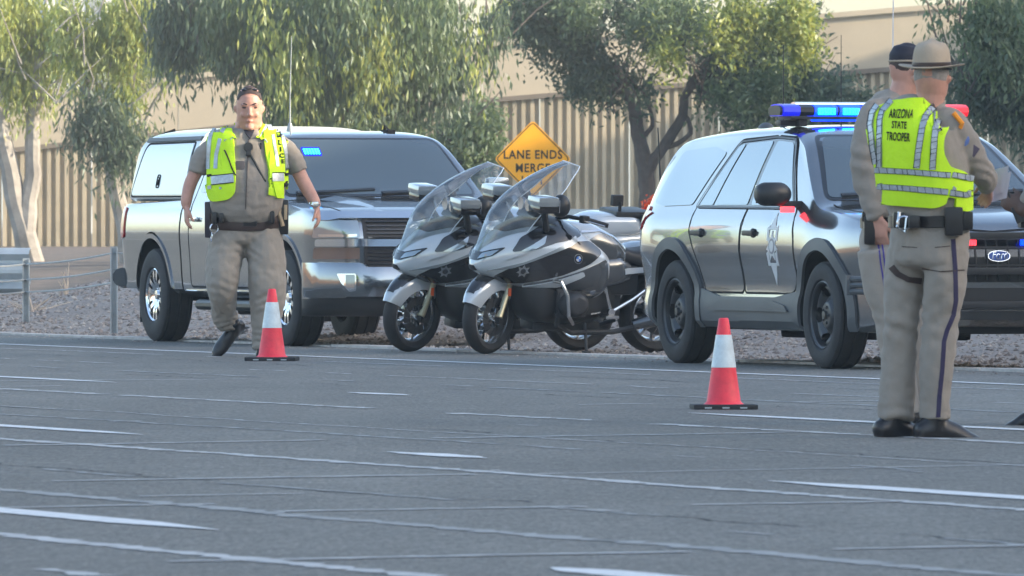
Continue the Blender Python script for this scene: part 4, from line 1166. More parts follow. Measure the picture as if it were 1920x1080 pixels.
    t = MB(); t.sphere((-1.25, -0.35, 1.725), (0.075, 0.06, 0.055), 16, 10); t.build('antenna_dome', M_PLAST, root)
    # long whip at the rear seen against the trees, and a thin one in front
    t = MB(); t.tube([(-2.52, -0.7, 1.02), (-2.54, -0.7, 1.2), (-2.56, -0.72, 1.75)], [0.012, 0.009, 0.005], 6); t.build('antenna', M_BPLAST, root)
    # star emblem on the front door, wheels
    for s_ in (-1, 1):
        cx, cz = 0.56, 0.87
        em = P_('star_emblem', star_poly(7, 0.112, 0.062, cx, cz + 0.0, sy=1.0), 'y', s_, M_DECAL, 0.0055)
        drape(MB(), ellipse(cx, cz, 0.056, 0.056, 24), 'y', s_, bv, 0.0075).build('emblem_ring', M_DECALD, em)
        drape(MB(), ellipse(cx, cz, 0.040, 0.040, 24), 'y', s_, bv, 0.009).build('emblem_seal', M_DECAL, em)
        t = MB()
        for (y0, y1, hw) in ((0.15, 0.24, 0.04), (-0.15, -0.28, 0.04)):
            drape(MB(), [(cx - hw * 1.6, cz + y0 * 0.8), (cx, cz + y1), (cx + hw * 1.6, cz + y0 * 0.8)], 'y', s_, bv, 0.0055).build('emblem_ray', M_DECAL, em)
        for (dx, dz_) in ((-0.085, 0.09), (0.085, 0.09), (-0.085, -0.09), (0.085, -0.09)):
            drape(MB(), [(cx + dx - 0.02, cz + dz_ - 0.05), (cx + dx + 0.02, cz + dz_ - 0.05), (cx + dx + 0.02, cz + dz_ + 0.06), (cx + dx - 0.02, cz + dz_ + 0.04)], 'y', s_, bv, 0.0055).build('emblem_ray', M_DECAL, em)
    sf = steel_face(0.125)
    for x in (1.5125, -1.5125):
        for s_ in (-1, 1): wheel_common(root, (x, s_ * 0.865, 0.382), 0.382, 0.245, 0.25, s_, sf, M_STEELB)
    # underbody
    t = MB(); t.box((0, 0, 0.32), (2.2, 0.55, 0.07), bev=0.03); t.box((-0.2, 0.1, 0.24), (1.2, 0.28, 0.05), bev=0.03); t.tube([(-1.5, -0.7, 0.38), (-1.5, 0.7, 0.38)], 0.05, 10); t.tube([(1.5, -0.7, 0.36), (1.5, 0.7, 0.36)], 0.04, 10)
    t.build('underbody', M_DARKWELL, root)
    return root
build_suv()

# ================================================================== pickup truck with canopy
def build_pickup():
    loc = Vector((-2.513, 90.78, 0)) + N * 0.99
    root = empty('pickup_truck', (loc.x, loc.y, 0), TH - PI / 2, 'dark silver pickup truck with a pale canopy over its bed, behind the walking officer', 'pickup truck')
    M_PT = mat('pickup_paint', (0.27, 0.285, 0.30), 0.15, 0.85, coat=1.0)
    # -- front body: bonnet and cab
    zt = curve([(-1.00, 1.66), (-0.92, 1.74), (-0.6, 1.79), (0.4, 1.81), (0.68, 1.785), (0.86, 1.71), (1.1, 1.53), (1.36, 1.33), (1.46, 1.265), (1.55, 1.235), (1.9, 1.215), (2.4, 1.165), (2.62, 1.11), (2.72, 1.03), (2.76, 0.92)])
    zb = curve([(-1.00, 0.40), (2.2, 0.40), (2.6, 0.42), (2.76, 0.5)])
    pz = curve([(0.4, 0.955), (0.55, 0.975), (0.72, 0.985), (0.95, 1.0), (1.10, 0.985), (1.2, 0.955), (1.26, 0.93), (1.5, 0.85), (1.72, 0.755), (1.8, 0.70)])
    def plan(x): return (1 - ((x - 2.2) / 0.60)**3.4)**(1 / 3.4) if x > 2.2 else 1.0
    def w(x, z):
        k = smoothstep(1.5, 1.8, x)
        base = pz(z) * (1 - k) + (pz(min(z, 1.1)) - 0.35 * max(0, z - 1.1)) * k
        return base * plan(min(x, 2.79))
    xs = list(np.linspace(-1.00, 1.5, 66)) + list(np.linspace(1.53, 2.4, 26)) + list(np.linspace(2.43, 2.76, 20))
    drop = curve([(-1.00, 0.05), (0.5, 0.07), (1.3, 0.06), (1.8, 0.045), (2.76, 0.04)])
    me = hull_mesh(xs, zt, zb, w, drop, ptop=3.6).mesh('body', angle=40); bv = bvh_of(me); me.materials.append(M_PT)
    body = link('body', cut_arches(me, [(1.8225, 0.40, 0.49, 1.05)], 0.42), M_PT, root)
    P_ = lambda name, poly, ax, sg_, m, off=0.004, par=None, bvx=None, **k: drape(MB(), poly, ax, sg_, bvx or bv, off, **k).build(name, m, par or root, angle=30, clean=False)
    # -- bed
    bz = curve([(-2.86, 1.20), (-1.04, 1.235)]); bb = curve([(-2.86, 0.52), (-2.6, 0.42), (-1.04, 0.42)])
    def bw(x, z): return (pz(min(z, 1.18)) - 0.10 * max(0, z - 1.12)) * ((1 - max(0, (-2.55 - x) / 0.45)**3.2)**(1 / 3.2) if x < -2.55 else 1.0)
    me = hull_mesh(list(np.linspace(-2.86, -2.5, 14)) + list(np.linspace(-2.45, -1.04, 30)), bz, bb, bw, lambda x: 0.02, ptop=8).mesh('bed', angle=40)
    bvb = bvh_of(me); me.materials.append(M_PT)
    bed = link('bed', cut_arches(me, [(-1.8225, 0.42, 0.50, 1.05), (-1.8225, 0.5, 0.45, 1.05)], 0.42), M_PT, root)
    # -- canopy
    cz = curve([(-2.84, 1.36), (-2.78, 1.60), (-2.70, 1.76), (-2.58, 1.83), (-2.3, 1.85), (-1.06, 1.86)])
    cw = curve([(1.2, 0.925), (1.45, 0.875), (1.66, 0.82), (1.78, 0.75), (1.86, 0.66)])
    me = hull_mesh(list(np.linspace(-2.84, -2.5, 18)) + list(np.linspace(-2.4, -1.06, 22)), cz, lambda x: 1.215, lambda x, z: cw(z) * ((1 - max(0, (-2.6 - x) / 0.42)**3)**(1 / 3) if x < -2.6 else 1), lambda x: 0.09, ptop=3).mesh('canopy', angle=40)
    bvc = bvh_of(me)
    can = link('canopy', me, M_WHITEP, root)
    for s_ in (-1, 1):
        sw = P_('side_window', rounded([(-2.66, 1.27), (-2.50, 1.70), (-1.19, 1.71), (-1.14, 1.27)], [0.04, 0.08, 0.05, 0.05]), 'y', s_, mat('canopy_door', (0.50, 0.56, 0.59), 0.12, coat=1.0), 0.008, par=can, bvx=bvc)
        t = MB()
        for q in band(rounded([(-2.69, 1.255), (-2.53, 1.715), (-1.17, 1.725), (-1.12, 1.255)], 0.06), 0.014): drape(t, q, 'y', s_, bvc, 0.005)
        t.build('seal', M_GAP, can)
        t = MB()
        for q in band([(-2.60, 1.745), (-1.08, 1.755)], 0.035, False): drape(t, q, 'y', s_, bvc, 0.012)
        t.build('drip_rail', M_PLAST, can)
        t = MB()
        for q in band(rounded([(-1.98, 1.33), (-1.98, 1.44), (-1.90, 1.44), (-1.90, 1.33)], 0.03), 0.009): drape(t, q, 'y', s_, bvc, 0.014)
        for q in band([(-1.965, 1.42), (-1.925, 1.42), (-1.925, 1.35), (-1.95, 1.35), (-1.95, 1.40)], 0.008, False): drape(t, q, 'y', s_, bvc, 0.014)
        t.build('latch_badge', M_GAP, sw if False else can)
    t = MB()
    for s_ in (-1, 1): t.tube([(-2.83, s_ * 0.80, 1.25), (-2.80, s_ * 0.78, 1.45), (-2.73, s_ * 0.73, 1.70), (-2.62, s_ * 0.64, 1.80), (-2.55, s_ * 0.55, 1.84)], 0.012, 6)
    t.build('edge_trim', M_GAP, can)
    for s_ in (-1, 1):
        P_('tail_light', rounded([(-2.60, 0.90), (-2.60, 1.16), (-2.72, 1.17), (-2.84, 1.15), (-2.84, 0.88)], 0.03), 'y', s_, M_TAIL, 0.012, par=bed, bvx=bvb)
    t = MB(); t.tube([(-2.80, -0.96, 0.55), (-2.98, -0.90, 0.54), (-3.0, 0, 0.54), (-2.98, 0.90, 0.54), (-2.80, 0.96, 0.55)], 0.085, 10); t.build('rear_bumper', M_PLAST, root)
    # doors
    fd = rounded([(1.28, 0.48), (1.36, 0.60), (1.36, 1.0), (1.26, 1.22), (0.84, 1.66), (0.46, 1.72), (0.40, 1.2), (0.40, 0.48)], [0.05, 0.05, 0.06, 0.05, 0.06, 0.03, 0.02, 0.05])
    rdp = rounded([(0.38, 0.48), (0.38, 1.2), (0.44, 1.72), (-0.66, 1.69), (-0.76, 1.2), (-0.76, 0.48)], [0.05, 0.02, 0.03, 0.05, 0.02, 0.05])
    for s_ in (-1, 1):
        for (poly, hx) in ((fd, 0.55), (rdp, -0.60)):
            t = MB()
            for q in band(poly, 0.018): drape(t, q, 'y', s_, bv, 0.0035, skirt=False)
            d = P_('door', poly, 'y', s_, M_PT, 0.0025, cell=0.08); t.build('door_seam', M_GAP, d)
            h = MB(); y = s_ * (w(hx, 1.06) + 0.022); h.box((hx, y, 1.06), (0.11, 0.014, 0.02), bev=0.012); h.build('handle', M_CHROME, d)
        P_('window', rounded([(1.20, 1.285), (0.82, 1.63), (0.50, 1.675), (0.46, 1.285)], 0.05), 'y', s_, M_GLASS, 0.008)
        P_('window', rounded([(0.34, 1.285), (0.38, 1.675), (-0.58, 1.655), (-0.66, 1.285)], 0.05), 'y', s_, M_GLASS, 0.008)
        P_('lower_trim', [(-0.95, 0.405), (1.33, 0.405), (1.33, 0.455), (-0.95, 0.455)], 'y', s_, M_CHROME, 0.016)
        t = MB(); t.tube([(-0.5, s_ * 0.98, 0.33), (1.2, s_ * 0.98, 0.33)], 0.045, 10); t.build('side_step', M_BPLAST, root)
        # arch lips
        for (xw, bvx, par) in ((1.8225, bv, body), (-1.8225, bvb, bed)):
            aa = np.linspace(R(-2), R(182), 30)
            poly = [(xw + 0.535 * math.cos(a), 0.40 + 0.535 * math.sin(a)) for a in aa] + [(xw + 0.495 * math.cos(a), 0.40 + 0.495 * math.sin(a)) for a in aa[::-1]]
            P_('arch_lip', poly, 'y', s_, M_PT, 0.012, par=par, bvx=bvx)
    # windscreen
    P_('windscreen_surround', rounded([(-0.865, 1.25), (-0.70, 1.745), (0.70, 1.745), (0.865, 1.25)], 0.07), 'x', 1, M_GLOSSB, 0.004, cell=0.08)
    wsh = P_('windscreen', rounded([(-0.835, 1.265), (-0.675, 1.725), (0.675, 1.725), (0.835, 1.265)], [0.05, 0.08, 0.08, 0.05]), 'x', 1, M_WSGLASS, 0.009, cell=0.08)
    for (x0, z0, x1, z1) in ((-0.75, 1.268, -0.05, 1.30), (0.0, 1.268, 0.7, 1.30)):
        t = MB()
        for q in band([(x0, z0), ((x0 + x1) / 2, z0 + 0.012), (x1, z1)], 0.018, False): drape(t, q, 'x', 1, bv, 0.022)
        t.build('wiper', M_BPLAST, wsh)
    t = MB()
    for k in range(6): 
        drape(t, rounded([(-0.535 + k * 0.024, 1.60), (-0.519 + k * 0.024, 1.60), (-0.519 + k * 0.024, 1.645), (-0.535 + k * 0.024, 1.645)], 0.004), 'x', 1, bv, 0.014)
    t.build('visor_lamp', M_BLUEC, root)
    t = MB(); drape(t, rounded([(-0.55, 1.585), (-0.385, 1.585), (-0.385, 1.66), (-0.55, 1.66)], 0.012), 'x', 1, bv, 0.0115); t.build('visor_lamp_housing', M_BLUED, root)
    # bonnet bulges
    for s_ in (-1, 1):
        t = MB(); t.sheet([[Vector((1.56, s_ * 0.62, 1.232)), Vector((1.56, s_ * 0.47, 1.262)), Vector((1.56, s_ * 0.30, 1.25))], [Vector((2.1, s_ * 0.62, 1.185)), Vector((2.1, s_ * 0.47, 1.232)), Vector((2.1, s_ * 0.26, 1.20))], [Vector((2.60, s_ * 0.52, 1.085)), Vector((2.60, s_ * 0.40, 1.128)), Vector((2.60, s_ * 0.22, 1.10))]])
        t.build('bonnet_ridge', M_PT, root)
    t = MB()
    for q in band([(1.60, -0.84), (2.2, -0.83), (2.58, -0.72), (2.68, -0.45), (2.70, 0), (2.68, 0.45), (2.58, 0.72), (2.2, 0.83), (1.60, 0.84)], 0.014, False): drape(t, q, 'z', 1, bv, 0.002, skirt=False)
    t.build('bonnet_seam', M_GAP, root)
    # face
    gl = P_('grille', rounded([(-0.60, 1.07), (0.60, 1.07), (0.60, 0.70), (0.50, 0.62), (-0.50, 0.62), (-0.60, 0.70)], 0.03), 'x', 1, mat('grille_black', (0.02, 0.018, 0.02), 0.5), 0.012, cell=0.1)
    for zz in np.linspace(0.66, 1.03, 13):
        if abs(zz - 0.86) < 0.045: continue
        t = MB()
        for q in band([(-0.57, zz), (0.57, zz)], 0.009, False): drape(t, q, 'x', 1, bv, 0.022, cell=0.15)
        t.build('grille_bar', M_GLOSSB, gl)
    for (z0, z1) in ((0.835, 0.895), (1.05, 1.10)):
        drape(MB(), rounded([(-0.94, z0), (0.94, z0), (0.94, z1), (-0.94, z1)], 0.015), 'x', 1, bv, 0.032, cell=0.08).build('chrome_bar', M_CHROME, root)
    t = MB()
    drape(t, [(-0.62, 0.66), (-0.62, 0.70), (-0.54, 0.60), (0.54, 0.60), (0.62, 0.70), (0.62, 0.66), (0.55, 0.565), (-0.55, 0.565)], 'x', 1, bv, 0.035); t.build('chrome_lip', M_CHROME, root)
    for s_ in (-1, 1):
        hl = P_('headlight', rounded([(s_ * 0.635, 0.905), (s_ * 0.635, 1.045), (s_ * 0.95, 1.045), (s_ * 0.965, 0.905)], 0.015), 'x', 1, M_LAMPG, 0.010)
        drape(MB(), rounded([(s_ * 0.66, 0.915), (s_ * 0.66, 0.935), (s_ * 0.93, 0.935), (s_ * 0.93, 0.915)], 0.005), 'x', 1, bv, 0.016).build('lamp_strip', M_CHROME, hl)
        P_('turn_signal', rounded([(s_ * 0.635, 0.73), (s_ * 0.635, 0.825), (s_ * 0.955, 0.825), (s_ * 0.955, 0.73)], 0.015), 'x', 1, mat('reflection_brown_lens', (0.30, 0.20, 0.16), 0.1, 0.6, coat=1.0), 0.010)  # reddish brown chrome reflection put into the lens colour
    # bumper: own shell
    zz_ = np.linspace(0, 1, 9)
    rows = []
    for yy in np.linspace(-1.0, 1.0, 41):
        e = abs(yy); xf = 2.90 - 0.26 * (max(0, e - 0.45) / 0.55)**2.2 - 0.05 * e
        prof = [(xf - 0.10, 0.66), (xf - 0.02, 0.665), (xf + 0.0, 0.62), (xf + 0.01, 0.50), (xf - 0.005, 0.42), (xf - 0.045, 0.40), (xf - 0.05, 0.33), (xf - 0.12, 0.26), (xf - 0.2, 0.255)]
        if e > 0.62: prof = [(p[0], p[1] + (0.035 if p[1] > 0.6 else 0)) for p in prof]
        rows.append([Vector((p[0], yy, p[1])) for p in prof])
    for s_, rw in ((-1, rows[0]), (1, rows[-1])):
        ext = [Vector((2.36, s_ * 1.01, p.z)) for p in rw]
        if s_ < 0: rows.insert(0, ext)
        else: rows.append(ext)
    t = MB(); t.sheet([r_[:6] for r_ in rows]); bu = t.build('front_bumper', mat('bumper_paint', (0.30, 0.315, 0.33), 0.13, 0.95, coat=1.0), root, angle=50); bvx = bvh_of(bu)
    t = MB(); t.sheet([r_[5:] for r_ in rows]); t.build('air_dam', M_BPLAST, bu, angle=50)
    for s_ in (-1, 1):
        fo = P_('fog_lamp', rounded([(s_ * 0.69, 0.47), (s_ * 0.69, 0.61), (s_ * 0.83, 0.61), (s_ * 0.80, 0.53), (s_ * 0.74, 0.46)], 0.012), 'x', 1, M_CHROME, 0.012, par=bu, bvx=bvx)
        drape(MB(), rounded([(s_ * 0.70, 0.49), (s_ * 0.70, 0.60), (s_ * 0.765, 0.60), (s_ * 0.765, 0.49)], 0.008), 'x', 1, bvx, 0.018).build('lens', M_LAMPG, fo)
    for yy in (-0.25, 0.25):
        pass
    # mirrors
    for s_ in (-1, 1):
        t = MB(); t.box((1.16, s_ * 1.13, 1.30), (0.06, 0.10, 0.115), bev=0.045); t.box((1.16, s_ * 1.0, 1.23), (0.035, 0.09, 0.02), bev=0.01)
        mo = t.build('mirror', M_PT, root, angle=50)
        g = MB(); g.box((1.10, s_ * 1.13, 1.30), (0.004, 0.085, 0.095)); g.build('mirror_glass', M_CHROME, mo)
    # antenna and fin on the roof
    t = MB(); t.lathe([(0.0, 0), (0.035, 0), (0.03, 0.03), (0.014, 0.09), (0.0, 0.1)], 14, Matrix.Translation((-0.1, -0.30, 1.79)) @ Matrix.Rotation(PI / 2, 4, 'X'))
    t.tube([(-0.1, -0.30, 1.85), (-0.1, -0.30, 2.1), (-0.09, -0.29, 2.62)], [0.008, 0.005, 0.003], 6); t.build('antenna', M_GALV2, root)
    t = MB(); t.sheet([[Vector((0.62, 0.36, 1.775)), Vector((0.46, 0.36, 1.86)), Vector((0.38, 0.36, 1.79))], [Vector((0.62, 0.40, 1.775)), Vector((0.44, 0.375, 1.862)), Vector((0.38, 0.40, 1.79))]])
    t.box((0.5, 0.38, 1.80), (0.10, 0.035, 0.02), bev=0.015); t.build('antenna_fin', M_GAP, root)
    sf = spoke_face(0.13, 0.222, 6, twin=True)
    for x in (1.8225, -1.8225):
        for s_ in (-1, 1): wheel_common(root, (x, s_ * 0.865, 0.402), 0.402, 0.232, 0.265, s_, sf, M_CHROME)
    t = MB(); t.box((0, 0, 0.42), (2.5, 0.42, 0.07), bev=0.03); t.box((-0.3, -0.35, 0.34), (0.5, 0.2, 0.10), bev=0.03); t.tube([(-1.82, -0.75, 0.40), (-1.82, 0.75, 0.40)], 0.05, 10); t.sphere((-1.82, 0, 0.40), (0.16, 0.14, 0.15)); t.tube([(1.82, -0.7, 0.38), (1.82, 0.7, 0.38)], 0.04, 10)
    for yy in (-0.80, 0.80): 
        for x in (1.30, -2.36): t.box((x, yy, 0.30), (0.01, 0.13, 0.14))
    t.build('underbody', M_DARKWELL, root)
    return root
build_pickup()
# ================================================================== motorcycles
M_BW = mat('bike_pearl_paint', (0.50, 0.54, 0.57), 0.18, 0.15, coat=1.0)
M_BG = mat('bike_grey_paint', (0.11, 0.12, 0.13), 0.22, 0.6, coat=0.8)
M_BB = mat('bike_black_paint', (0.012, 0.013, 0.016), 0.14, coat=0.8)
M_SEAT = mat('seat_vinyl', (0.018, 0.018, 0.02), 0.55, bump=0.1, bscale=30)
M_ENG = mat('engine_casting', (0.05, 0.052, 0.056), 0.5, 0.4, bump=0.15, bscale=30)
M_FORK = mat('fork_gold', (0.52, 0.46, 0.30), 0.3, 0.8)
M_REFL = mat('orange_reflector', (0.8, 0.12, 0.03), 0.3)
def clear_mat():
    m = bpy.data.materials.new('windshield_plastic'); m.use_nodes = True; nt = m.node_tree; nt.nodes.clear()
    out = nt.nodes.new('ShaderNodeOutputMaterial'); tr = nt.nodes.new('ShaderNodeBsdfTransparent'); tr.inputs[0].default_value = (0.80, 0.84, 0.85, 1)
    gl = nt.nodes.new('ShaderNodeBsdfGlossy'); gl.inputs['Roughness'].default_value = 0.06; gl.inputs[0].default_value = (0.9, 0.95, 1, 1)
    df = nt.nodes.new('ShaderNodeBsdfDiffuse'); df.inputs[0].default_value = (0.6, 0.63, 0.65, 1)
    fr = nt.nodes.new('ShaderNodeFresnel'); fr.inputs[0].default_value = 1.5
    ad = nt.nodes.new('ShaderNodeMath'); ad.operation = 'ADD'; ad.inputs[1].default_value = 0.04; nt.links.new(fr.outputs[0], ad.inputs[0])
    mx = nt.nodes.new('ShaderNodeMixShader'); nt.links.new(ad.outputs[0], mx.inputs[0]); nt.links.new(tr.outputs[0], mx.inputs[1]); nt.links.new(gl.outputs[0], mx.inputs[2])
    n = nt.nodes.new('ShaderNodeTexNoise'); n.inputs['Scale'].default_value = 7; n.inputs['Detail'].default_value = 8
    r = nt.nodes.new('ShaderNodeMapRange'); r.inputs[1].default_value = 0.45; r.inputs[2].default_value = 0.8; r.inputs[3].default_value = 0.03; r.inputs[4].default_value = 0.4
    tc = nt.nodes.new('ShaderNodeTexCoord'); nt.links.new(tc.outputs['Object'], n.inputs['Vector']); nt.links.new(n.outputs[0], r.inputs[0])
    m2 = nt.nodes.new('ShaderNodeMixShader'); nt.links.new(r.outputs[0], m2.inputs[0]); nt.links.new(mx.outputs[0], m2.inputs[1]); nt.links.new(df.outputs[0], m2.inputs[2])
    nt.links.new(m2.outputs[0], out.inputs[0]); return m
M_CLEAR = clear_mat()

def hull2(st, n=44, m=32, expo=2.4):
    """superellipse hull through stations (x, zb, zt, halfwidth)"""
    xs = [s[0] for s in st]
    fb = curve([(s[0], s[1]) for s in st]); ft = curve([(s[0], s[2]) for s in st]); fw = curve([(s[0], s[3]) for s in st])
    lo, hi = min(xs), max(xs); rings = []
    for i in range(m + 1):
        u = i / m; x = lo + (hi - lo) * (0.5 - 0.5 * math.cos(PI * u))
        zb, zt, w = fb(x), ft(x), fw(x); mid = (zb + zt) / 2; h = (zt - zb) / 2
        ring = []
        for k in range(n):
            a = 2 * PI * k / n; c, s = math.cos(a), math.sin(a)
            ring.append(Vector((x, math.copysign(abs(c)**(2 / expo), c) * w, mid + math.copysign(abs(s)**(2 / expo), s) * h)))
        rings.append(ring)
    mb_ = MB(); v = [p for r_ in rings for p in r_]; f = []
    for i in range(m):
        for k in range(n): f.append((i * n + k, i * n + (k + 1) % n, (i + 1) * n + (k + 1) % n, (i + 1) * n + k))
    f.append(tuple(range(n))); f.append(tuple(m * n + k for k in range(n)))
    return mb_.add(v, f)
def bike_wheel(root, x, rad, w, steer, name, pivot=None):
    M_ = Matrix.Translation((x, 0, rad)) @ Matrix.Rotation(steer, 4, 'Z')
    h = w / 2; rimr = 0.215
    t = MB(); prof = [(rimr, -h * 0.55), (rimr + 0.02, -h * 0.85), (rad - 0.045, -h), (rad - 0.022, -h * 0.80), (rad - 0.007, -h * 0.45), (rad, 0), (rad - 0.007, h * 0.45), (rad - 0.022, h * 0.80), (rad - 0.045, h), (rimr + 0.02, h * 0.85), (rimr, h * 0.55)]
    t.lathe(prof, 64, M_); wh = t.build(name, M_TYRE, root, angle=40)
    t = MB(); t.lathe([(rimr + 0.003, -h * 0.62), (rimr - 0.006, -h * 0.66), (rimr - 0.016, -h * 0.4), (rimr - 0.022, 0), (rimr - 0.016, h * 0.4), (rimr - 0.006, h * 0.66), (rimr + 0.003, h * 0.62)], 56, M_)
    def hole(r, a):
        if r < 0.045 or r > rimr - 0.016: return False
        k = ((a / (2 * PI) * 10) % 1 - 0.5) * 2 * PI / 10 * r
        return abs(k) > 0.0085 + 0.004 * (r / rimr)
    for s_ in (-1, 1):
        pl = polar_plate(0.0, rimr - 0.01, hole, lambda r, a: 0.018 + 0.012 * (1 - r / rimr), 200, 10, 0.03)
        t.add([M_ @ Matrix.Rotation(0 if s_ < 0 else PI, 4, 'Z') @ Vector(v) for v in pl.v], pl.f)
    t.build('rim', M_ALU if True else M_BG, wh)
    for s_ in ((-1, 1) if x > 0 else (1,)):
        t = MB(); pl = polar_plate(0.085, 0.155, lambda r, a: math.sin(a * 14 + r * 60) > 0.93, lambda r, a: h * 0.95, 120, 6, 0.006)
        t.add([M_ @ Matrix.Rotation(0 if s_ < 0 else PI, 4, 'Z') @ Vector(v) for v in pl.v], pl.f); t.build('brake_disc', M_ENG, wh)
    t = MB(); t.lathe([(0, -h * 1.25), (0.03, -h * 1.25), (0.035, -h), (0.035, h), (0.03, h * 1.25), (0, h * 1.25)], 20, M_); t.build('hub', M_ALU, wh)
    return wh

def build_bike(front, label, steer=R(26), lean=-7.0, turn=0.0):
    hv = Vector((-1.31, -0.70, 0)).normalized()
    hv = Matrix.Rotation(R(turn), 3, 'Z') @ hv; rz = math.atan2(hv.y, hv.x)
    loc = Vector(front) - hv * 0.74
    root = empty('police_motorcycle', (loc.x, loc.y, 0), rz, label, 'motorcycle', 'police motorcycles parked side by side')
    root.rotation_euler = (R(lean), 0, rz)
    # wheels
    bike_wheel(root, 0.74, 0.302, 0.125, steer, 'wheel'); bike_wheel(root, -0.745, 0.312, 0.18, 0, 'wheel')
    S = Matrix.Translation((0.74, 0, 0)) @ Matrix.Rotation(steer, 4, 'Z')
    # front mudguard: shell over the wheel
    def guard(a0, a1, r, hw, dz=0.0, k=15, f0=0.0):
        t = MB(); rows = []
        for i in range(k):
            a = R(a0 + (a1 - a0) * i / (k - 1)); tp = math.sin(PI * min(1, max(0, (i + 1.2) / (k + 1.4))))**0.35
            row = []
            for j in range(11):
                ph = PI * (f0 + (1 - 2 * f0) * j / 10); yy = math.cos(ph) * hw * tp; rr = r + dz - (1 - math.sin(ph)**0.6) * 0.13
                row.append(S @ Vector((rr * math.cos(a), yy, 0.302 + rr * math.sin(a))))
            rows.append(row)
        t.sheet(rows); return t
    mg = guard(22, 146, 0.345, 0.105).build('front_mudguard', M_BW, root, angle=60)
    guard(36, 146, 0.345, 0.107, 0.006, f0=0.20).build('mudguard_inlay', M_BB, mg, angle=60)
    for s_ in (-1, 1):
        t = MB(); t.tube([S @ Vector((0.0, s_ * 0.105, 0.302)), S @ Vector((-0.10, s_ * 0.10, 0.50)), S @ Vector((-0.2, s_ * 0.10, 0.78))], [0.027, 0.025, 0.022], 10); t.build('fork_leg', M_FORK, root)
        t = MB(); q = S @ Vector((-0.05, s_ * 0.085, 0.315)); t.box(q, (0.05, 0.022, 0.07), Matrix.Rotation(steer, 3, 'Z'), bev=0.012); t.build('brake_caliper', M_BPLAST, root)
        t = MB(); q = S @ Vector((-0.085, s_ * 0.13, 0.50)); t.box(q, (0.012, 0.008, 0.032), bev=0.004); t.build('reflector', M_REFL, root)
    # fairing
    st = [(0.925, 0.695, 0.72, 0.012), (0.91, 0.675, 0.76, 0.06), (0.86, 0.64, 0.85, 0.14), (0.76, 0.60, 0.945, 0.21), (0.62, 0.56, 1.03, 0.28), (0.45, 0.51, 1.09, 0.335), (0.28, 0.46, 1.10, 0.365), (0.12, 0.42, 1.05, 0.37), (-0.02, 0.41, 0.98, 0.345), (-0.14, 0.44, 0.91, 0.30), (-0.2, 0.52, 0.86, 0.24)]
    fm = hull2(st, 52, 40, 2.3).mesh('fairing', angle=60); bv = bvh_of(fm); fair = link('fairing', fm, M_BW, root)
    D = lambda name, poly, ax, sg_, m, off=0.004, par=None, b=None, **k: drape(MB(), poly, ax, sg_, b or bv, off, cell=k.pop('cell', 0.035), start=2.0, **k).build(name, m, par or fair, angle=35, clean=False)
    for s_ in (-1, 1):
        D('side_panel', rounded([(0.80, 0.63), (0.70, 0.715), (0.46, 0.825), (0.22, 0.93), (0.02, 0.93), (-0.10, 0.84), (0.05, 0.76), (0.30, 0.665), (0.58, 0.585), (0.70, 0.58)], 0.05), 'y', s_, M_BB, 0.006)
        D('side_panel', rounded([(0.56, 0.575), (0.30, 0.65), (0.02, 0.745), (-0.13, 0.79), (-0.16, 0.56), (0.0, 0.45), (0.28, 0.47), (0.45, 0.53)], 0.04), 'y', s_, M_BG, 0.007)
        D('side_blade', rounded([(0.55, 0.565), (0.34, 0.625), (0.12, 0.70), (0.10, 0.665), (0.3, 0.575)], 0.015), 'y', s_, M_BW, 0.016)
        D('grey_panel', rounded([(0.86, 0.68), (0.60, 0.765), (0.36, 0.875), (0.16, 0.975), (0.16, 0.925), (0.42, 0.825), (0.68, 0.715)], 0.02), 'y', s_, mat('bike_mid_grey', (0.33, 0.37, 0.39), 0.2, 0.5, coat=1.0), 0.010)
        D('upper_panel', rounded([(0.70, 0.84), (0.62, 0.95), (0.46, 1.035), (0.24, 1.075), (0.07, 1.03), (0.10, 0.965), (0.34, 0.925), (0.52, 0.865)], 0.03), 'y', s_, M_BB, 0.008)
        D('turn_signal', rounded([(0.64, 0.845), (0.52, 0.915), (0.42, 0.975), (0.45, 0.91), (0.55, 0.855)], 0.015), 'y', s_, M_LAMPG, 0.013)
        D('louvre', rounded([(0.74, 0.775), (0.62, 0.82), (0.58, 0.84), (0.68, 0.82)], 0.008), 'y', s_, M_BW, 0.016)
        # star badge and roundel
        sb = D('star_badge', star_poly(7, 0.052, 0.030, 0.60, 0.695), 'y', s_, M_CHROME, 0.012)
        D('badge_seal', ellipse(0.60, 0.695, 0.02, 0.02, 14), 'y', s_, M_ENG, 0.015, par=sb)
        rb = D('roundel', ellipse(0.17, 0.80, 0.034, 0.034, 20), 'y', s_, M_BB, 0.012)
        D('roundel_rim', [(0.17 + 0.038 * math.cos(2 * PI * k / 20), 0.80 + 0.038 * math.sin(2 * PI * k / 20)) for k in range(20)], 'y', s_, M_CHROME, 0.0105, par=rb)
        t = MB()
        for q0 in (0, 2):
            for wh_ in (0,):
                drape(t, [(0.17, 0.80)] + [(0.17 + 0.021 * math.cos(PI / 2 * (q0 + j / 4)), 0.80 + 0.021 * math.sin(PI / 2 * (q0 + j / 4))) for j in range(5)], 'y', s_, bv, 0.015, cell=0.2, start=2.0)
        t.build('roundel_quarter', mat('roundel_blue', (0.04, 0.15, 0.5), 0.3), rb)
        t = MB()
        for q0 in (1, 3):
            drape(t, [(0.17, 0.80)] + [(0.17 + 0.021 * math.cos(PI / 2 * (q0 + j / 4)), 0.80 + 0.021 * math.sin(PI / 2 * (q0 + j / 4))) for j in range(5)], 'y', s_, bv, 0.015, cell=0.2, start=2.0)
        t.build('roundel_quarter', M_DECAL, rb)
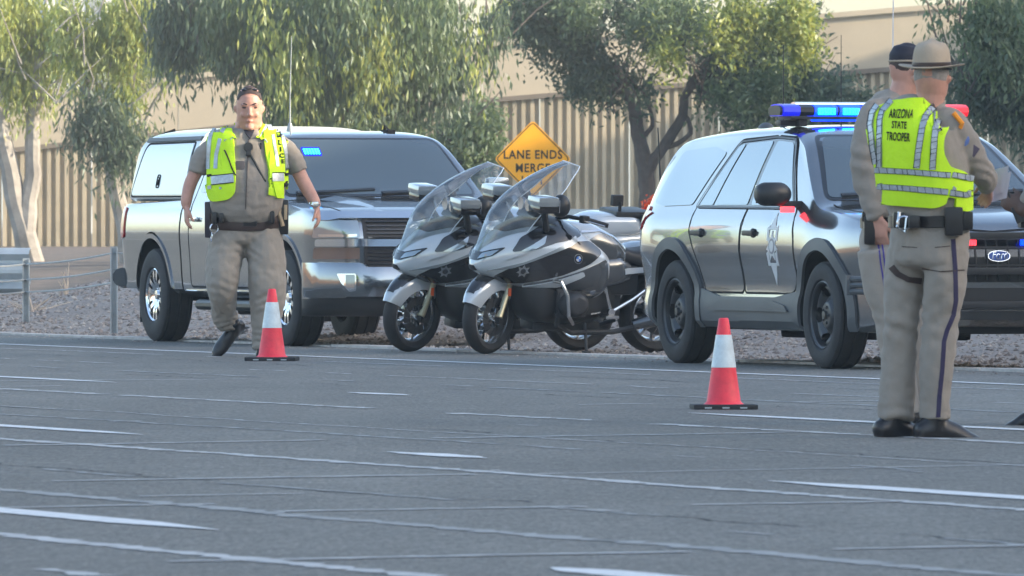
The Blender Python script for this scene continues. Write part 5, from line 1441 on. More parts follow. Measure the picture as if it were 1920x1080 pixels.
    D('headlight', rounded([(-0.17, 0.80), (-0.06, 0.75), (0.06, 0.75), (0.17, 0.80), (0.21, 0.875), (0.08, 0.82), (-0.08, 0.82), (-0.21, 0.875)], 0.02), 'x', 1, M_GLOSSB, 0.006)
    for s_ in (-1, 1): D('headlight', rounded([(s_ * 0.065, 0.762), (s_ * 0.16, 0.80), (s_ * 0.185, 0.85), (s_ * 0.09, 0.81)], 0.01), 'x', 1, M_LAMPG, 0.012)
    D('air_intake', rounded([(-0.06, 0.675), (0.06, 0.675), (0.04, 0.71), (-0.04, 0.71)], 0.01), 'x', 1, M_BPLAST, 0.008)
    D('cockpit_cover', rounded([(0.70, -0.10), (0.70, 0.10), (0.45, 0.22), (0.18, 0.24), (0.18, -0.24), (0.45, -0.22)], 0.06), 'z', 1, M_BPLAST, 0.006)
    # white star on the nose apron
    t = MB(); t.box((0.70, 0.0, 0.575), (0.03, 0.045, 0.035), Matrix.Rotation(R(35), 3, 'Y'), bev=0.01); t.build('nose_lamp', M_DECAL, root)
    # windshield
    wx = curve([(0, 0.90), (0.16, 0.855), (0.34, 0.80), (0.5, 0.71), (0.68, 0.55), (0.85, 0.36), (1.0, 0.15)]); wz = curve([(0, 0.80), (0.16, 0.94), (0.34, 1.09), (0.5, 1.22), (0.68, 1.345), (0.85, 1.45), (1.0, 1.535)])
    wh_ = curve([(0, 0.07), (0.12, 0.15), (0.3, 0.225), (0.5, 0.255), (0.7, 0.235), (0.85, 0.195), (0.95, 0.145), (1.0, 0.09)]); wk = curve([(0, 0.06), (0.3, 0.28), (0.6, 0.30), (1.0, 0.10)])
    rows = []
    for i in range(19):
        u = i / 18; row = []
        for j in range(17):
            v = j / 16 * 2 - 1; row.append(Vector((wx(u) - wk(u) * abs(v)**2.0, v * wh_(u), wz(u) - 0.035 * abs(v)**2)))
        rows.append(row)
    t = MB(); t.sheet(rows); ws = t.build('windshield', M_CLEAR, root, clean=False)
    edge = [r_[0] for r_ in rows] + rows[-1][1:-1] + [r_[-1] for r_ in rows[::-1]]
    t = MB(); t.tube(edge, 0.0045, 6); t.build('windshield_edge', mat('edge_bright', (0.75, 0.8, 0.84), 0.2), ws)
    t = MB(); t.box((0.42, 0, 1.12), (0.03, 0.15, 0.05), Matrix.Rotation(R(-30), 3, 'Y'), bev=0.015); t.build('dashboard', M_BPLAST, root)
    for s_ in (-1, 1):
        t = MB(); t.lathe([(0, 0.02), (0.045, 0.018), (0.052, 0), (0.05, -0.02), (0, -0.02)], 20, Matrix.Translation((0.46, s_ * 0.062, 1.19)) @ Matrix.Rotation(R(90), 4, 'Z')); t.build('gauge', M_ALU, root)
    # hand guards, mirrors
    for s_ in (-1, 1):
        t = MB(); t.box((0.52, s_ * 0.39, 1.262), (0.095, 0.105, 0.040), bev=0.036)
        mo = t.build('mirror', mat('bike_mid_grey', (0.33, 0.37, 0.39), 0.2, 0.5, coat=1.0), root, angle=50)
        t = MB(); t.box((0.515, s_ * 0.39, 1.205), (0.088, 0.098, 0.036), bev=0.03); t.build('mirror_lower', M_GLOSSB, mo, angle=50)
        t = MB(); t.box((0.412, s_ * 0.39, 1.225), (0.004, 0.075, 0.05), bev=0.003); t.build('mirror_glass', M_CHROME, mo)
        t = MB(); t.tube([(0.50, s_ * 0.37, 1.18), (0.46, s_ * 0.33, 1.10), (0.42, s_ * 0.28, 1.02)], [0.03, 0.026, 0.03], 8); t.build('mirror_stem', M_BPLAST, mo)
        # strobe pod on the bars
        t = MB(); t.sphere((0.33, s_ * 0.33, 1.215), (0.075, 0.085, 0.092), 18, 12); t.v = [(max(x, 0.27), y, z) for x, y, z in t.v]; t.build('strobe_pod', M_BPLAST, root, angle=50)
        # handlebar
        t = MB(); t.tube([(0.24, s_ * 0.10, 1.09), (0.20, s_ * 0.24, 1.12), (0.10, s_ * 0.36, 1.105), (0.05, s_ * 0.385, 1.095)], 0.016, 8); hb = t.build('handlebar', M_BPLAST, root)
        t = MB(); t.tube([(0.09, s_ * 0.362, 1.105), (-0.05, s_ * 0.43, 1.07)], [0.021, 0.019], 10); t.box((0.12, s_ * 0.345, 1.11), (0.03, 0.035, 0.03), bev=0.01); t.build('grip', M_SEAT, hb)
        t = MB(); t.tube([(0.14, s_ * 0.37, 1.10), (0.12, s_ * 0.43, 1.10), (0.0, s_ * 0.47, 1.07)], 0.006, 6); t.build('lever', M_ALU, hb)
        # crash bars, engine, footboards
        t = MB(); t.tube([(0.36, s_ * 0.26, 0.62), (0.33, s_ * 0.42, 0.62), (0.29, s_ * 0.455, 0.52), (0.27, s_ * 0.455, 0.36), (0.20, s_ * 0.40, 0.29), (0.12, s_ * 0.25, 0.27)], 0.016, 10); t.build('crash_bar', M_ALU, root)
        t = MB(); t.sphere((0.17, s_ * 0.335, 0.435), (0.125, 0.125, 0.105), 20, 14)
        t.v = [(x, s_ * min(abs(y), 0.43), z) for x, y, z in t.v]
        t.box((0.17, s_ * 0.22, 0.44), (0.12, 0.10, 0.10), bev=0.03)
        for k in range(5): t.box((0.17, s_ * (0.215 + k * 0.022), 0.44), (0.13, 0.004, 0.112), bev=0.002)
        t.build('cylinder_head', M_ENG, root, angle=40)
        t = MB(); t.tube([(0.29, s_ * 0.30, 0.37), (0.27, s_ * 0.27, 0.26), (0.1, s_ * 0.2, 0.19), (-0.3, s_ * 0.15, 0.19), (-0.5, s_ * 0.20, 0.24)], 0.021, 8); t.build('exhaust_header', M_ENG, root)
        t = MB(); t.box((-0.18, s_ * 0.30, 0.33), (0.06, 0.055, 0.012), bev=0.006); t.tube([(-0.18, s_ * 0.18, 0.33), (-0.18, s_ * 0.34, 0.33)], 0.012, 8); t.tube([(-0.12, s_ * 0.25, 0.36), (-0.02, s_ * 0.28, 0.35)], 0.008, 6); t.build('footpeg', M_ALU, root)
        t = MB(); t.tube([(-0.16, s_ * 0.21, 0.62), (-0.20, s_ * 0.22, 0.45), (-0.24, s_ * 0.22, 0.34)], [0.012, 0.016, 0.020], 8)
        t.tube([(-0.24, s_ * 0.22, 0.36), (-0.42, s_ * 0.23, 0.46), (-0.62, s_ * 0.24, 0.60)], [0.018, 0.014, 0.012], 8); t.lathe([(0, 0), (0.03, 0), (0.03, 0.03), (0, 0.03)], 16, Matrix.Translation((-0.22, s_ * 0.235, 0.36)))
        t.build('footrest_frame', M_ALU, root)
        # panniers
        t = hull2([(-1.12, 0.56, 0.72, 0.03), (-1.08, 0.50, 0.82, 0.09), (-0.95, 0.46, 0.86, 0.115), (-0.70, 0.47, 0.85, 0.115), (-0.58, 0.55, 0.80, 0.09), (-0.54, 0.62, 0.74, 0.03)], 32, 20, 3.2)
        t.v = [(x, y + s_ * 0.345, z) for x, y, z in t.v]; pn = t.build('pannier', M_BW, root, angle=50); pb_ = bvh_of(pn)
        D('pannier_trim', [(-1.08, 0.655), (-0.60, 0.655), (-0.60, 0.69), (-1.08, 0.69)], 'y', s_, M_BG, 0.004, par=pn, b=pb_)
    # black lower cowl
    t = hull2([(0.56, 0.52, 0.62, 0.06), (0.50, 0.34, 0.66, 0.20), (0.38, 0.26, 0.66, 0.27), (0.15, 0.25, 0.60, 0.27), (-0.10, 0.27, 0.62, 0.22), (-0.30, 0.32, 0.62, 0.15)], 30, 18, 3.0); t.build('lower_cowl', M_BPLAST, root, angle=60)
    # engine block, frame, swing arm
    t = MB(); t.box((0.12, 0, 0.42), (0.26, 0.15, 0.17), bev=0.05); t.box((-0.22, 0, 0.44), (0.16, 0.12, 0.15), bev=0.04); t.box((0.1, 0, 0.235), (0.3, 0.11, 0.035), bev=0.02); t.build('engine_block', M_ENG, root)
    t = MB(); t.tube([(-0.30, -0.12, 0.42), (-0.745, -0.13, 0.312)], [0.055, 0.045], 12); t.lathe([(0, -0.03), (0.07, -0.03), (0.085, 0.0), (0.07, 0.03), (0, 0.03)], 20, Matrix.Translation((-0.745, -0.13, 0.312))); t.build('swing_arm', M_ENG, root)
    t = MB(); t.tube([(-0.45, 0.20, 0.25), (-0.62, 0.25, 0.30), (-1.02, 0.30, 0.42)], [0.04, 0.06, 0.062], 14); t.build('silencer', M_BG, root)
    t = MB(); t.box((-0.26, 0, 0.60), (0.24, 0.17, 0.12), bev=0.05); t.box((-0.62, 0, 0.70), (0.32, 0.13, 0.06), bev=0.03); t.build('subframe', M_BPLAST, root)
    # rear mudguard
    t = MB(); rows = []
    for i in range(14):
        a = R(35 + 125 * i / 13); rows.append([Vector((-0.745 + (0.37 - (0.04 if j in (0, 4) else 0)) * math.cos(a), (j - 2) * 0.055, 0.312 + (0.37 - (0.04 if j in (0, 4) else 0)) * math.sin(a))) for j in range(5)])
    t.sheet(rows); t.build('rear_mudguard', M_BPLAST, root)
    # tank
    tk = hull2([(0.20, 0.80, 1.00, 0.12), (0.10, 0.72, 1.06, 0.20), (-0.05, 0.68, 1.055, 0.245), (-0.22, 0.68, 0.99, 0.235), (-0.36, 0.70, 0.90, 0.17), (-0.42, 0.74, 0.86, 0.10)], 40, 24, 2.5)
    tank = tk.build('fuel_tank', M_BW, root, angle=60); bt = bvh_of(tank)
    for s_ in (-1, 1):
        D('tank_side', rounded([(0.05, 0.73), (0.02, 0.93), (-0.10, 0.985), (-0.24, 0.93), (-0.36, 0.80), (-0.30, 0.73)], 0.04), 'y', s_, M_BG, 0.006, par=tank, b=bt)
        t = MB()
        for q in band([(0.06, 0.99), (-0.10, 1.0), (-0.24, 0.95), (-0.36, 0.83), (-0.33, 0.72)], 0.014, False): drape(t, q, 'y', s_, bt, 0.010, cell=0.04, start=2.0)
        t.build('knee_rail', M_ALU, tank)
        t = hull2([(0.02, 0.52, 0.70, 0.05), (-0.12, 0.54, 0.80, 0.10), (-0.28, 0.56, 0.80, 0.09), (-0.40, 0.60, 0.74, 0.04)], 24, 14, 2.4); t.v = [(x, y + s_ * 0.17, z) for x, y, z in t.v]; t.build('knee_panel', M_BG, root, angle=60)
        t = MB(); t.sheet([[Vector((-0.10, s_ * 0.245, 0.60)), Vector((-0.10, s_ * 0.25, 0.64))], [Vector((-0.35, s_ * 0.24, 0.66)), Vector((-0.35, s_ * 0.245, 0.71))], [Vector((-0.62, s_ * 0.22, 0.68)), Vector((-0.62, s_ * 0.225, 0.72))], [Vector((-0.62, s_ * 0.18, 0.68)), Vector((-0.62, s_ * 0.185, 0.72))]]); t.build('side_strip', M_BW, root)
    # seat
    t = hull2([(-0.26, 0.80, 0.90, 0.10), (-0.34, 0.74, 0.88, 0.15), (-0.50, 0.70, 0.835, 0.175), (-0.66, 0.70, 0.85, 0.175), (-0.76, 0.72, 0.90, 0.16), (-0.80, 0.76, 0.90, 0.10)], 32, 22, 3.0); t.build('seat', M_SEAT, root, angle=60)
    t = hull2([(-0.72, 0.72, 0.80, 0.10), (-0.80, 0.74, 0.93, 0.17), (-1.0, 0.78, 0.99, 0.18), (-1.22, 0.84, 0.98, 0.14), (-1.30, 0.88, 0.95, 0.06)], 32, 20, 3.0); t.build('tail_section', M_BW, root, angle=60)
    # radio box and rear light pod
    t = hull2([(-0.60, 0.96, 1.02, 0.05), (-0.68, 0.94, 1.09, 0.15), (-0.85, 0.94, 1.135, 0.19), (-1.10, 0.95, 1.13, 0.19), (-1.25, 0.98, 1.08, 0.12)], 32, 20, 3.2); bx_ = t.build('radio_box', M_BW, root, angle=60)
    t = MB(); t.box((-1.12, 0, 1.125), (0.17, 0.16, 0.03), bev=0.025); t.box((-1.23, 0, 1.10), (0.06, 0.19, 0.035), bev=0.015); lp = t.build('light_pod', M_BPLAST, bx_)
    for k in range(8):
        t = MB(); t.box((-1.293, (k - 3.5) * 0.042, 1.10), (0.004, 0.016, 0.018)); t.build('led', M_TAIL if k < 4 else M_BLUED, lp)
    t = MB(); t.tube([(-1.0, 0.12, 1.12), (-1.0, 0.12, 1.23)], 0.014, 8); t.box((-0.98, 0.10, 1.24), (0.05, 0.022, 0.045), bev=0.012); t.build('flashlight_holder', M_SEAT, root)
    t = MB(); t.box((-1.30, 0, 0.86), (0.012, 0.10, 0.03), bev=0.006); t.build('tail_light', M_TAIL, root)
    # side stand
    t = MB(); t.tube([(-0.04, 0.16, 0.26), (-0.02, 0.26, 0.02)], [0.014, 0.012], 8); t.box((-0.02, 0.27, 0.045), (0.035, 0.03, 0.008), bev=0.003); t.build('side_stand', M_ENG, root)
    t = MB(); t.tube([(0.30, 0.1, 0.24), (0.28, 0.1, 0.20), (-0.28, 0.1, 0.20)], 0.012, 6); t.tube([(-0.24, -0.1, 0.2), (-0.2, 0.1, 0.2)], 0.012, 6); t.build('centre_stand', M_ENG, root)
    return root
bike = build_bike((-0.202, 84.1, 0), 'police motorcycle nearest the utility vehicle, its windshield in front of the yellow sign')
bike2 = build_bike((-0.82, 85.4, 0), 'farther police motorcycle, leftmost of the pair, its front wheel before the pickup grille', R(20), -8.2, -2.0)

# ================================================================== traffic cones
M_CONE = mat('cone_red', (0.86, 0.045, 0.07), 0.5, var=0.18, vscale=9)
M_CONEW = mat('cone_sleeve', (0.62, 0.70, 0.72), 0.35, var=0.2, vscale=12)
M_CBASE = mat('cone_base', (0.025, 0.027, 0.03), 0.7)
def build_cone():
    root = empty('traffic_cone', (0, 0, 0), 0, 'x', 'traffic cone', 'traffic cones standing on the road')
    H_ = 0.515; r0, r1 = 0.098, 0.028
    rr = lambda z: r0 + (r1 - r0) * (z - 0.03) / (H_ - 0.03)
    t = MB(); t.box((0, 0, 0.014), (0.182, 0.182, 0.014), bev=0.009); base = t.build('base', M_CBASE, root)
    for k in range(3):
        t = MB(); t.box(((k - 1) * 0.1, -0.1825, 0.010), (0.02, 0.002, 0.004)); t.build('base_notch', M_GALV, base)
    t = MB(); t.lathe([(r0 + 0.02, -0.026), (r0 + 0.008, -0.034), (rr(0.04), -0.045), (rr(0.2), -0.2), (rr(0.4), -0.4), (r1, -(H_ - 0.006)), (r1 - 0.006, -H_), (r1 - 0.012, -H_), (r1 - 0.014, -(H_ - 0.03))], 48, Matrix.Rotation(-PI / 2, 4, 'X') @ Matrix.Scale(-1, 4, (0, 1, 0)) @ Matrix.Scale(-1, 4, (0, 1, 0)))
    t.v = [(x, y, abs(z)) for x, y, z in t.v]; t.build('cone_body', M_CONE, root, angle=40)
    t = MB(); t.lathe([(rr(0.235) + 0.0005, -0.235), (rr(0.235) + 0.003, -0.236), (rr(0.42) + 0.003, -0.419), (rr(0.42) + 0.0005, -0.42)], 48, Matrix.Rotation(-PI / 2, 4, 'X'))
    t.v = [(x, y, abs(z)) for x, y, z in t.v]; t.build('reflective_sleeve', M_CONEW, root, angle=40)
    return root
cone = build_cone()
cone.location = ground_at(1357, 767); cone.rotation_euler = (0, 0, R(3)); cone['label'] = 'nearer red and white traffic cone, alone on the road in front of the utility vehicle'
cone2 = copy_tree(cone); cone2.location = ground_at(510, 676.5); cone2.rotation_euler = (0, 0, R(-4)); cone2['label'] = 'farther red and white traffic cone, standing against the foot of the walking officer'
cone2.scale = (1.05, 1.05, 1.05)
# ================================================================== people
M_SKIN = mat('skin', (0.52, 0.27, 0.20), 0.5, var=0.12, vscale=14)
M_SKIN2 = mat('skin_dark', (0.10, 0.055, 0.04), 0.5, var=0.12, vscale=14)
M_HAIR = mat('hair_brown', (0.06, 0.04, 0.035), 0.7, var=0.3, vscale=60)
M_HAIRG = mat('hair_grey', (0.30, 0.27, 0.25), 0.8, var=0.2, vscale=60)
M_EYE = mat('eye', (0.03, 0.02, 0.02), 0.3)
M_LIP = mat('lip', (0.33, 0.12, 0.10), 0.5)
M_KHAKI = mat('khaki_shirt', (0.275, 0.238, 0.20), 0.9, var=0.07, vscale=6, bump=0.25, bscale=25, sheen=0.1)
M_TROU = mat('khaki_trousers', (0.29, 0.252, 0.21), 0.9, var=0.08, vscale=5, bump=0.25, bscale=22, sheen=0.1)
M_TROU2 = mat('khaki_trousers_light', (0.34, 0.295, 0.25), 0.9, var=0.08, vscale=5, bump=0.25, bscale=22)
M_HIVIS = mat('hi_vis_yellow', (0.60, 0.90, 0.015), 0.75, var=0.05, vscale=8, bump=0.2, bscale=30, emit=(0.55, 0.95, 0.02), estr=0.0)
M_TAPE = mat('reflective_tape', (0.40, 0.44, 0.47), 0.35, 0.3, var=0.25, vscale=30)
M_LEATH = mat('black_leather', (0.014, 0.013, 0.014), 0.35)
M_LEATB = mat('brown_leather', (0.05, 0.032, 0.028), 0.4)
M_SHOE = mat('black_shoe', (0.016, 0.016, 0.018), 0.3)
M_STRIPE = mat('navy_stripe', (0.03, 0.025, 0.07), 0.8)
M_HATF = mat('hat_felt', (0.40, 0.32, 0.235), 0.85, var=0.06, vscale=9, bump=0.15, bscale=60)
M_CAPN = mat('cap_navy', (0.018, 0.018, 0.03), 0.7)
M_PAPER = mat('paper', (0.62, 0.60, 0.70), 0.8)

def loft(mb_, pts, rad, side, n=20, cap=0.6):
    """closed tube through pts; rad = (half width along side, half depth) per point"""
    pts = [Vector(p) for p in pts]; rad = [(r, r) if isinstance(r, (int, float)) else r for r in rad]
    sd_ = Vector(side)
    P = []; Rr = []
    m = len(pts)
    for i in range(m - 1):
        p0 = pts[max(i - 1, 0)]; p1 = pts[i]; p2 = pts[i + 1]; p3 = pts[min(i + 2, m - 1)]
        for k in range(5):
            t = k / 5
            P.append(0.5 * ((2 * p1) + (-p0 + p2) * t + (2 * p0 - 5 * p1 + 4 * p2 - p3) * t**2 + (-p0 + 3 * p1 - 3 * p2 + p3) * t**3))
            tt = t * t * (3 - 2 * t); Rr.append((rad[i][0] * (1 - tt) + rad[i + 1][0] * tt, rad[i][1] * (1 - tt) + rad[i + 1][1] * tt))
    P.append(pts[-1]); Rr.append(rad[-1])
    # round ends
    d0 = (P[0] - P[1]).normalized(); d1 = (P[-1] - P[-2]).normalized()
    e0 = min(Rr[0]) * cap; e1 = min(Rr[-1]) * cap
    h0 = [(P[0] + d0 * e0 * math.sin(a), (Rr[0][0] * math.cos(a), Rr[0][1] * math.cos(a))) for a in (1.35, 1.0, 0.5)]
    h1 = [(P[-1] + d1 * e1 * math.sin(a), (Rr[-1][0] * math.cos(a), Rr[-1][1] * math.cos(a))) for a in (0.5, 1.0, 1.35)]
    P = [h[0] for h in h0] + P + [h[0] for h in h1]; Rr = [h[1] for h in h0] + Rr + [h[1] for h in h1]
    rings = []
    for i, p in enumerate(P):
        t = (P[min(i + 1, len(P) - 1)] - P[max(i - 1, 0)]).normalized()
        a = (sd_ - t * sd_.dot(t))
        a = a.normalized() if a.length > 1e-4 else Vector((1, 0, 0)); b = t.cross(a)
        rings.append([p + a * math.cos(2 * PI * k / n) * Rr[i][0] + b * math.sin(2 * PI * k / n) * Rr[i][1] for k in range(n)])
    v = [q for r_ in rings for q in r_]; f = []
    for i in range(len(rings) - 1):
        for k in range(n): f.append((i * n + k, i * n + (k + 1) % n, (i + 1) * n + (k + 1) % n, (i + 1) * n + k))
    f.append(tuple(range(n))[::-1]); f.append(tuple((len(rings) - 1) * n + k for k in range(n)))
    return mb_.add(v, f)
def fuse(mb_, name, m, parent, voxel=0.012, smooth=6, folds=(), amp=0.0, nscale=9.0, cuts=()):
    me = bpy.data.meshes.new(name); me.from_pydata(mb_.v, [], mb_.f); me.update()
    bm = bmesh.new(); bm.from_mesh(me); bmesh.ops.recalc_face_normals(bm, faces=bm.faces); bm.to_mesh(me); bm.free()
    o = bpy.data.objects.new(name, me); COL.objects.link(o)
    r = o.modifiers.new('r', 'REMESH'); r.mode = 'VOXEL'; r.voxel_size = voxel; r.use_smooth_shade = True
    if smooth:
        s = o.modifiers.new('s', 'SMOOTH'); s.iterations = smooth; s.factor = 0.5
    me2 = evaluated(o, name); remove(o)
    if amp > 0:
        n = len(me2.vertices); co = np.empty(n * 3); me2.vertices.foreach_get('co', co); co = co.reshape(-1, 3)
        nn = np.array([v.normal[:] for v in me2.vertices])
        d = np.zeros(n)
        for i in range(n):
            p = co[i]
            d[i] = noise.noise(Vector((p[0] * nscale, p[1] * nscale, p[2] * nscale * 0.45))) * amp + noise.noise(Vector((p[0] * 24, p[1] * 24, p[2] * 20))) * amp * 0.4
        for (c, rad_, dr, fr, am) in folds:
            c = np.array(c); dr = np.array(dr, float); dr /= np.linalg.norm(dr)
            q = co - c; dist = np.linalg.norm(q, axis=1)
            ph = q @ dr + 0.25 * (q[:, 0]**2 + q[:, 1]**2)**0.5
            wob = np.array([noise.noise(Vector(tuple(x * 6))) for x in co]) * 0.05 if len(co) < 60000 else 0
            d += am * np.sin((ph + wob) * fr) * np.exp(-(dist / rad_)**2)
        co = co + nn * d[:, None]
        me2.vertices.foreach_set('co', co.ravel())
    for (pc, pn) in cuts:
        bm = bmesh.new(); bm.from_mesh(me2)
        bmesh.ops.bisect_plane(bm, geom=bm.verts[:] + bm.edges[:] + bm.faces[:], plane_co=pc, plane_no=pn, clear_outer=True)
        bm.to_mesh(me2); bm.free()
    me2.polygons.foreach_set('use_smooth', [True] * len(me2.polygons)); me2.update()
    return link(name, me2, m, parent)
def hand(mb_, wrist, dirv, palm_n, thumb, k=1.0, curl=0.35, spread=0.06):
    """palm, four unequal bent fingers, and a thumb from the side of the palm"""
    W_ = Vector(wrist); d = Vector(dirv).normalized(); n = Vector(palm_n); n = (n - d * n.dot(d)).normalized(); t = d.cross(n).normalized()
    if t.dot(Vector(thumb)) < 0: t = -t
    L = 0.095 * k
    loft(mb_, [W_ - d * 0.02 * k, W_ + d * 0.03 * k, W_ + d * 0.07 * k, W_ + d * L], [(0.027 * k, 0.02 * k), (0.036 * k, 0.019 * k), (0.043 * k, 0.016 * k), (0.041 * k, 0.013 * k)], t, 14)
    for i, (off, ln, cu) in enumerate(((0.031, 0.070, 0.8), (0.011, 0.080, 0.95), (-0.010, 0.074, 1.05), (-0.030, 0.058, 1.2))):
        base = W_ + d * (L - 0.012 * k) + t * off * k
        a = curl * cu * 0.6; dd = (d + t * (off * 3.2 * spread / 0.06 * 0.6)).normalized(); pts = [base]
        for seg in (0.46, 0.31, 0.23):
            dd = (dd * math.cos(a) + n * math.sin(a)).normalized()
            pts.append(pts[-1] + dd * ln * seg * k); a = curl * cu
        loft(mb_, pts, [0.0100 * k, 0.0095 * k, 0.0088 * k, 0.0075 * k], t, 8)
    b = W_ + d * 0.028 * k + t * 0.030 * k
    d1 = (d * 0.75 + t * 0.55 + n * 0.25).normalized(); d2 = (d * 0.95 + t * 0.10 + n * (0.2 + curl * 0.5)).normalized()
    p1 = b + d1 * 0.042 * k; p2 = p1 + d2 * 0.032 * k; p3 = p2 + (d2 + n * 0.2).normalized() * 0.024 * k
    loft(mb_, [b - d1 * 0.015 * k, p1, p2, p3], [0.0155 * k, 0.0125 * k, 0.0105 * k, 0.0085 * k], n, 8)
def head(mb_, c, f, w, h, neck, neck_r, tilt=0.0):
    """c centre of the skull, f facing, w half width, h half height"""
    f = Vector(f).normalized(); s = Vector((f.y, -f.x, 0)); u = (Vector((0, 0, 1)) + f * tilt).normalized(); f2 = (f - u * f.dot(u)).normalized()
    c = Vector(c); d = w * 1.22
    rings = [(-0.98, 0.42, 0.34, 0.40), (-0.85, 0.66, 0.52, 0.30), (-0.62, 0.86, 0.72, 0.16), (-0.35, 0.95, 0.90, 0.06), (0.0, 1.0, 1.0, 0.0), (0.30, 1.0, 1.03, -0.03), (0.58, 0.92, 0.95, -0.04), (0.80, 0.72, 0.76, -0.03), (0.94, 0.42, 0.46, 0.0)]
    loft(mb_, [c + u * h * z + f2 * d * o for z, a, b, o in rings], [(w * a, d * b) for z, a, b, o in rings], s, 24, 0.35)
    P = lambda x, y, z: c + s * w * x + f2 * d * y + u * h * z
    loft(mb_, [P(0, 0.93, 0.16), P(0, 1.10, -0.06), P(0, 1.22, -0.20)], [w * 0.10, w * 0.13, w * 0.19], s, 10)           # nose
    for e in (-1, 1):
        mb_.sphere(P(e * 0.13, 1.06, -0.22), w * 0.13, 8, 6)
        mb_.sphere(P(e * 0.42, 0.90, 0.235), (w * 0.30, w * 0.16, h * 0.07), 10, 6)                                        # brow
        mb_.sphere(P(e * 0.50, 0.70, -0.22), w * 0.25, 10, 8)                                                            # cheek
        loft(mb_, [P(e * 1.0, -0.05, 0.10), P(e * 1.10, -0.12, 0.02), P(e * 1.0, -0.04, -0.18)], [w * 0.10, w * 0.16, w * 0.09], f2, 8)   # ear
    mb_.sphere(P(0, 0.90, -0.50), (w * 0.24, w * 0.14, h * 0.06), 10, 6)                                                 # mouth mound
    mb_.sphere(P(0, 0.80, -0.80), (w * 0.34, w * 0.26, h * 0.15), 10, 6)                                                  # chin
    loft(mb_, [c - u * h * 0.35 - f2 * d * 0.10, Vector(neck)], [neck_r, neck_r * 1.08], s, 18)
    return P, s, f2, u
def shoe(name, parent, ankle, toe, m, k=1.0, up=Vector((0, 0, 1)), sole=0.0):
    """a laced shoe from the ankle towards the toe"""
    a = Vector(ankle); t = Vector(toe); d = (t - a); L = d.length; d.normalize(); u = (up - d * up.dot(d)).normalized(); s = d.cross(u)
    mb_ = MB()
    P = lambda x, y, z: a + d * x * k + s * y * k + u * z * k
    loft(mb_, [P(-0.055, 0, -0.035), P(0.0, 0, -0.02), P(0.07, 0, -0.028), P(0.14, 0, -0.045), P(0.195, 0, -0.055)], [(0.036 * k, 0.045 * k), (0.040 * k, 0.058 * k), (0.044 * k, 0.048 * k), (0.050 * k, 0.034 * k), (0.036 * k, 0.022 * k)], s, 18)
    loft(mb_, [P(0.0, 0, -0.02), P(-0.01, 0, 0.05)], [0.042 * k, 0.044 * k], s, 14)
    for x in (-0.07, -0.02, 0.04, 0.10, 0.16, 0.20): mb_.sphere(P(x, 0, -0.078), (0.042 * k, 0.042 * k, 0.012 * k), 10, 6)
    o = fuse(mb_, name, m, parent, 0.009 * k, 3)
    return o

def frame_f(deg):
    """facing, from image-away (+Y) turned towards the right by deg"""
    return Vector((math.sin(R(deg)), math.cos(R(deg)), 0))
def person_root(px, py, label, group=None):
    q = ground_at(px, py)
    return empty('person', (q.x, q.y, 0), 0, label, 'person', group), FPX / q.y

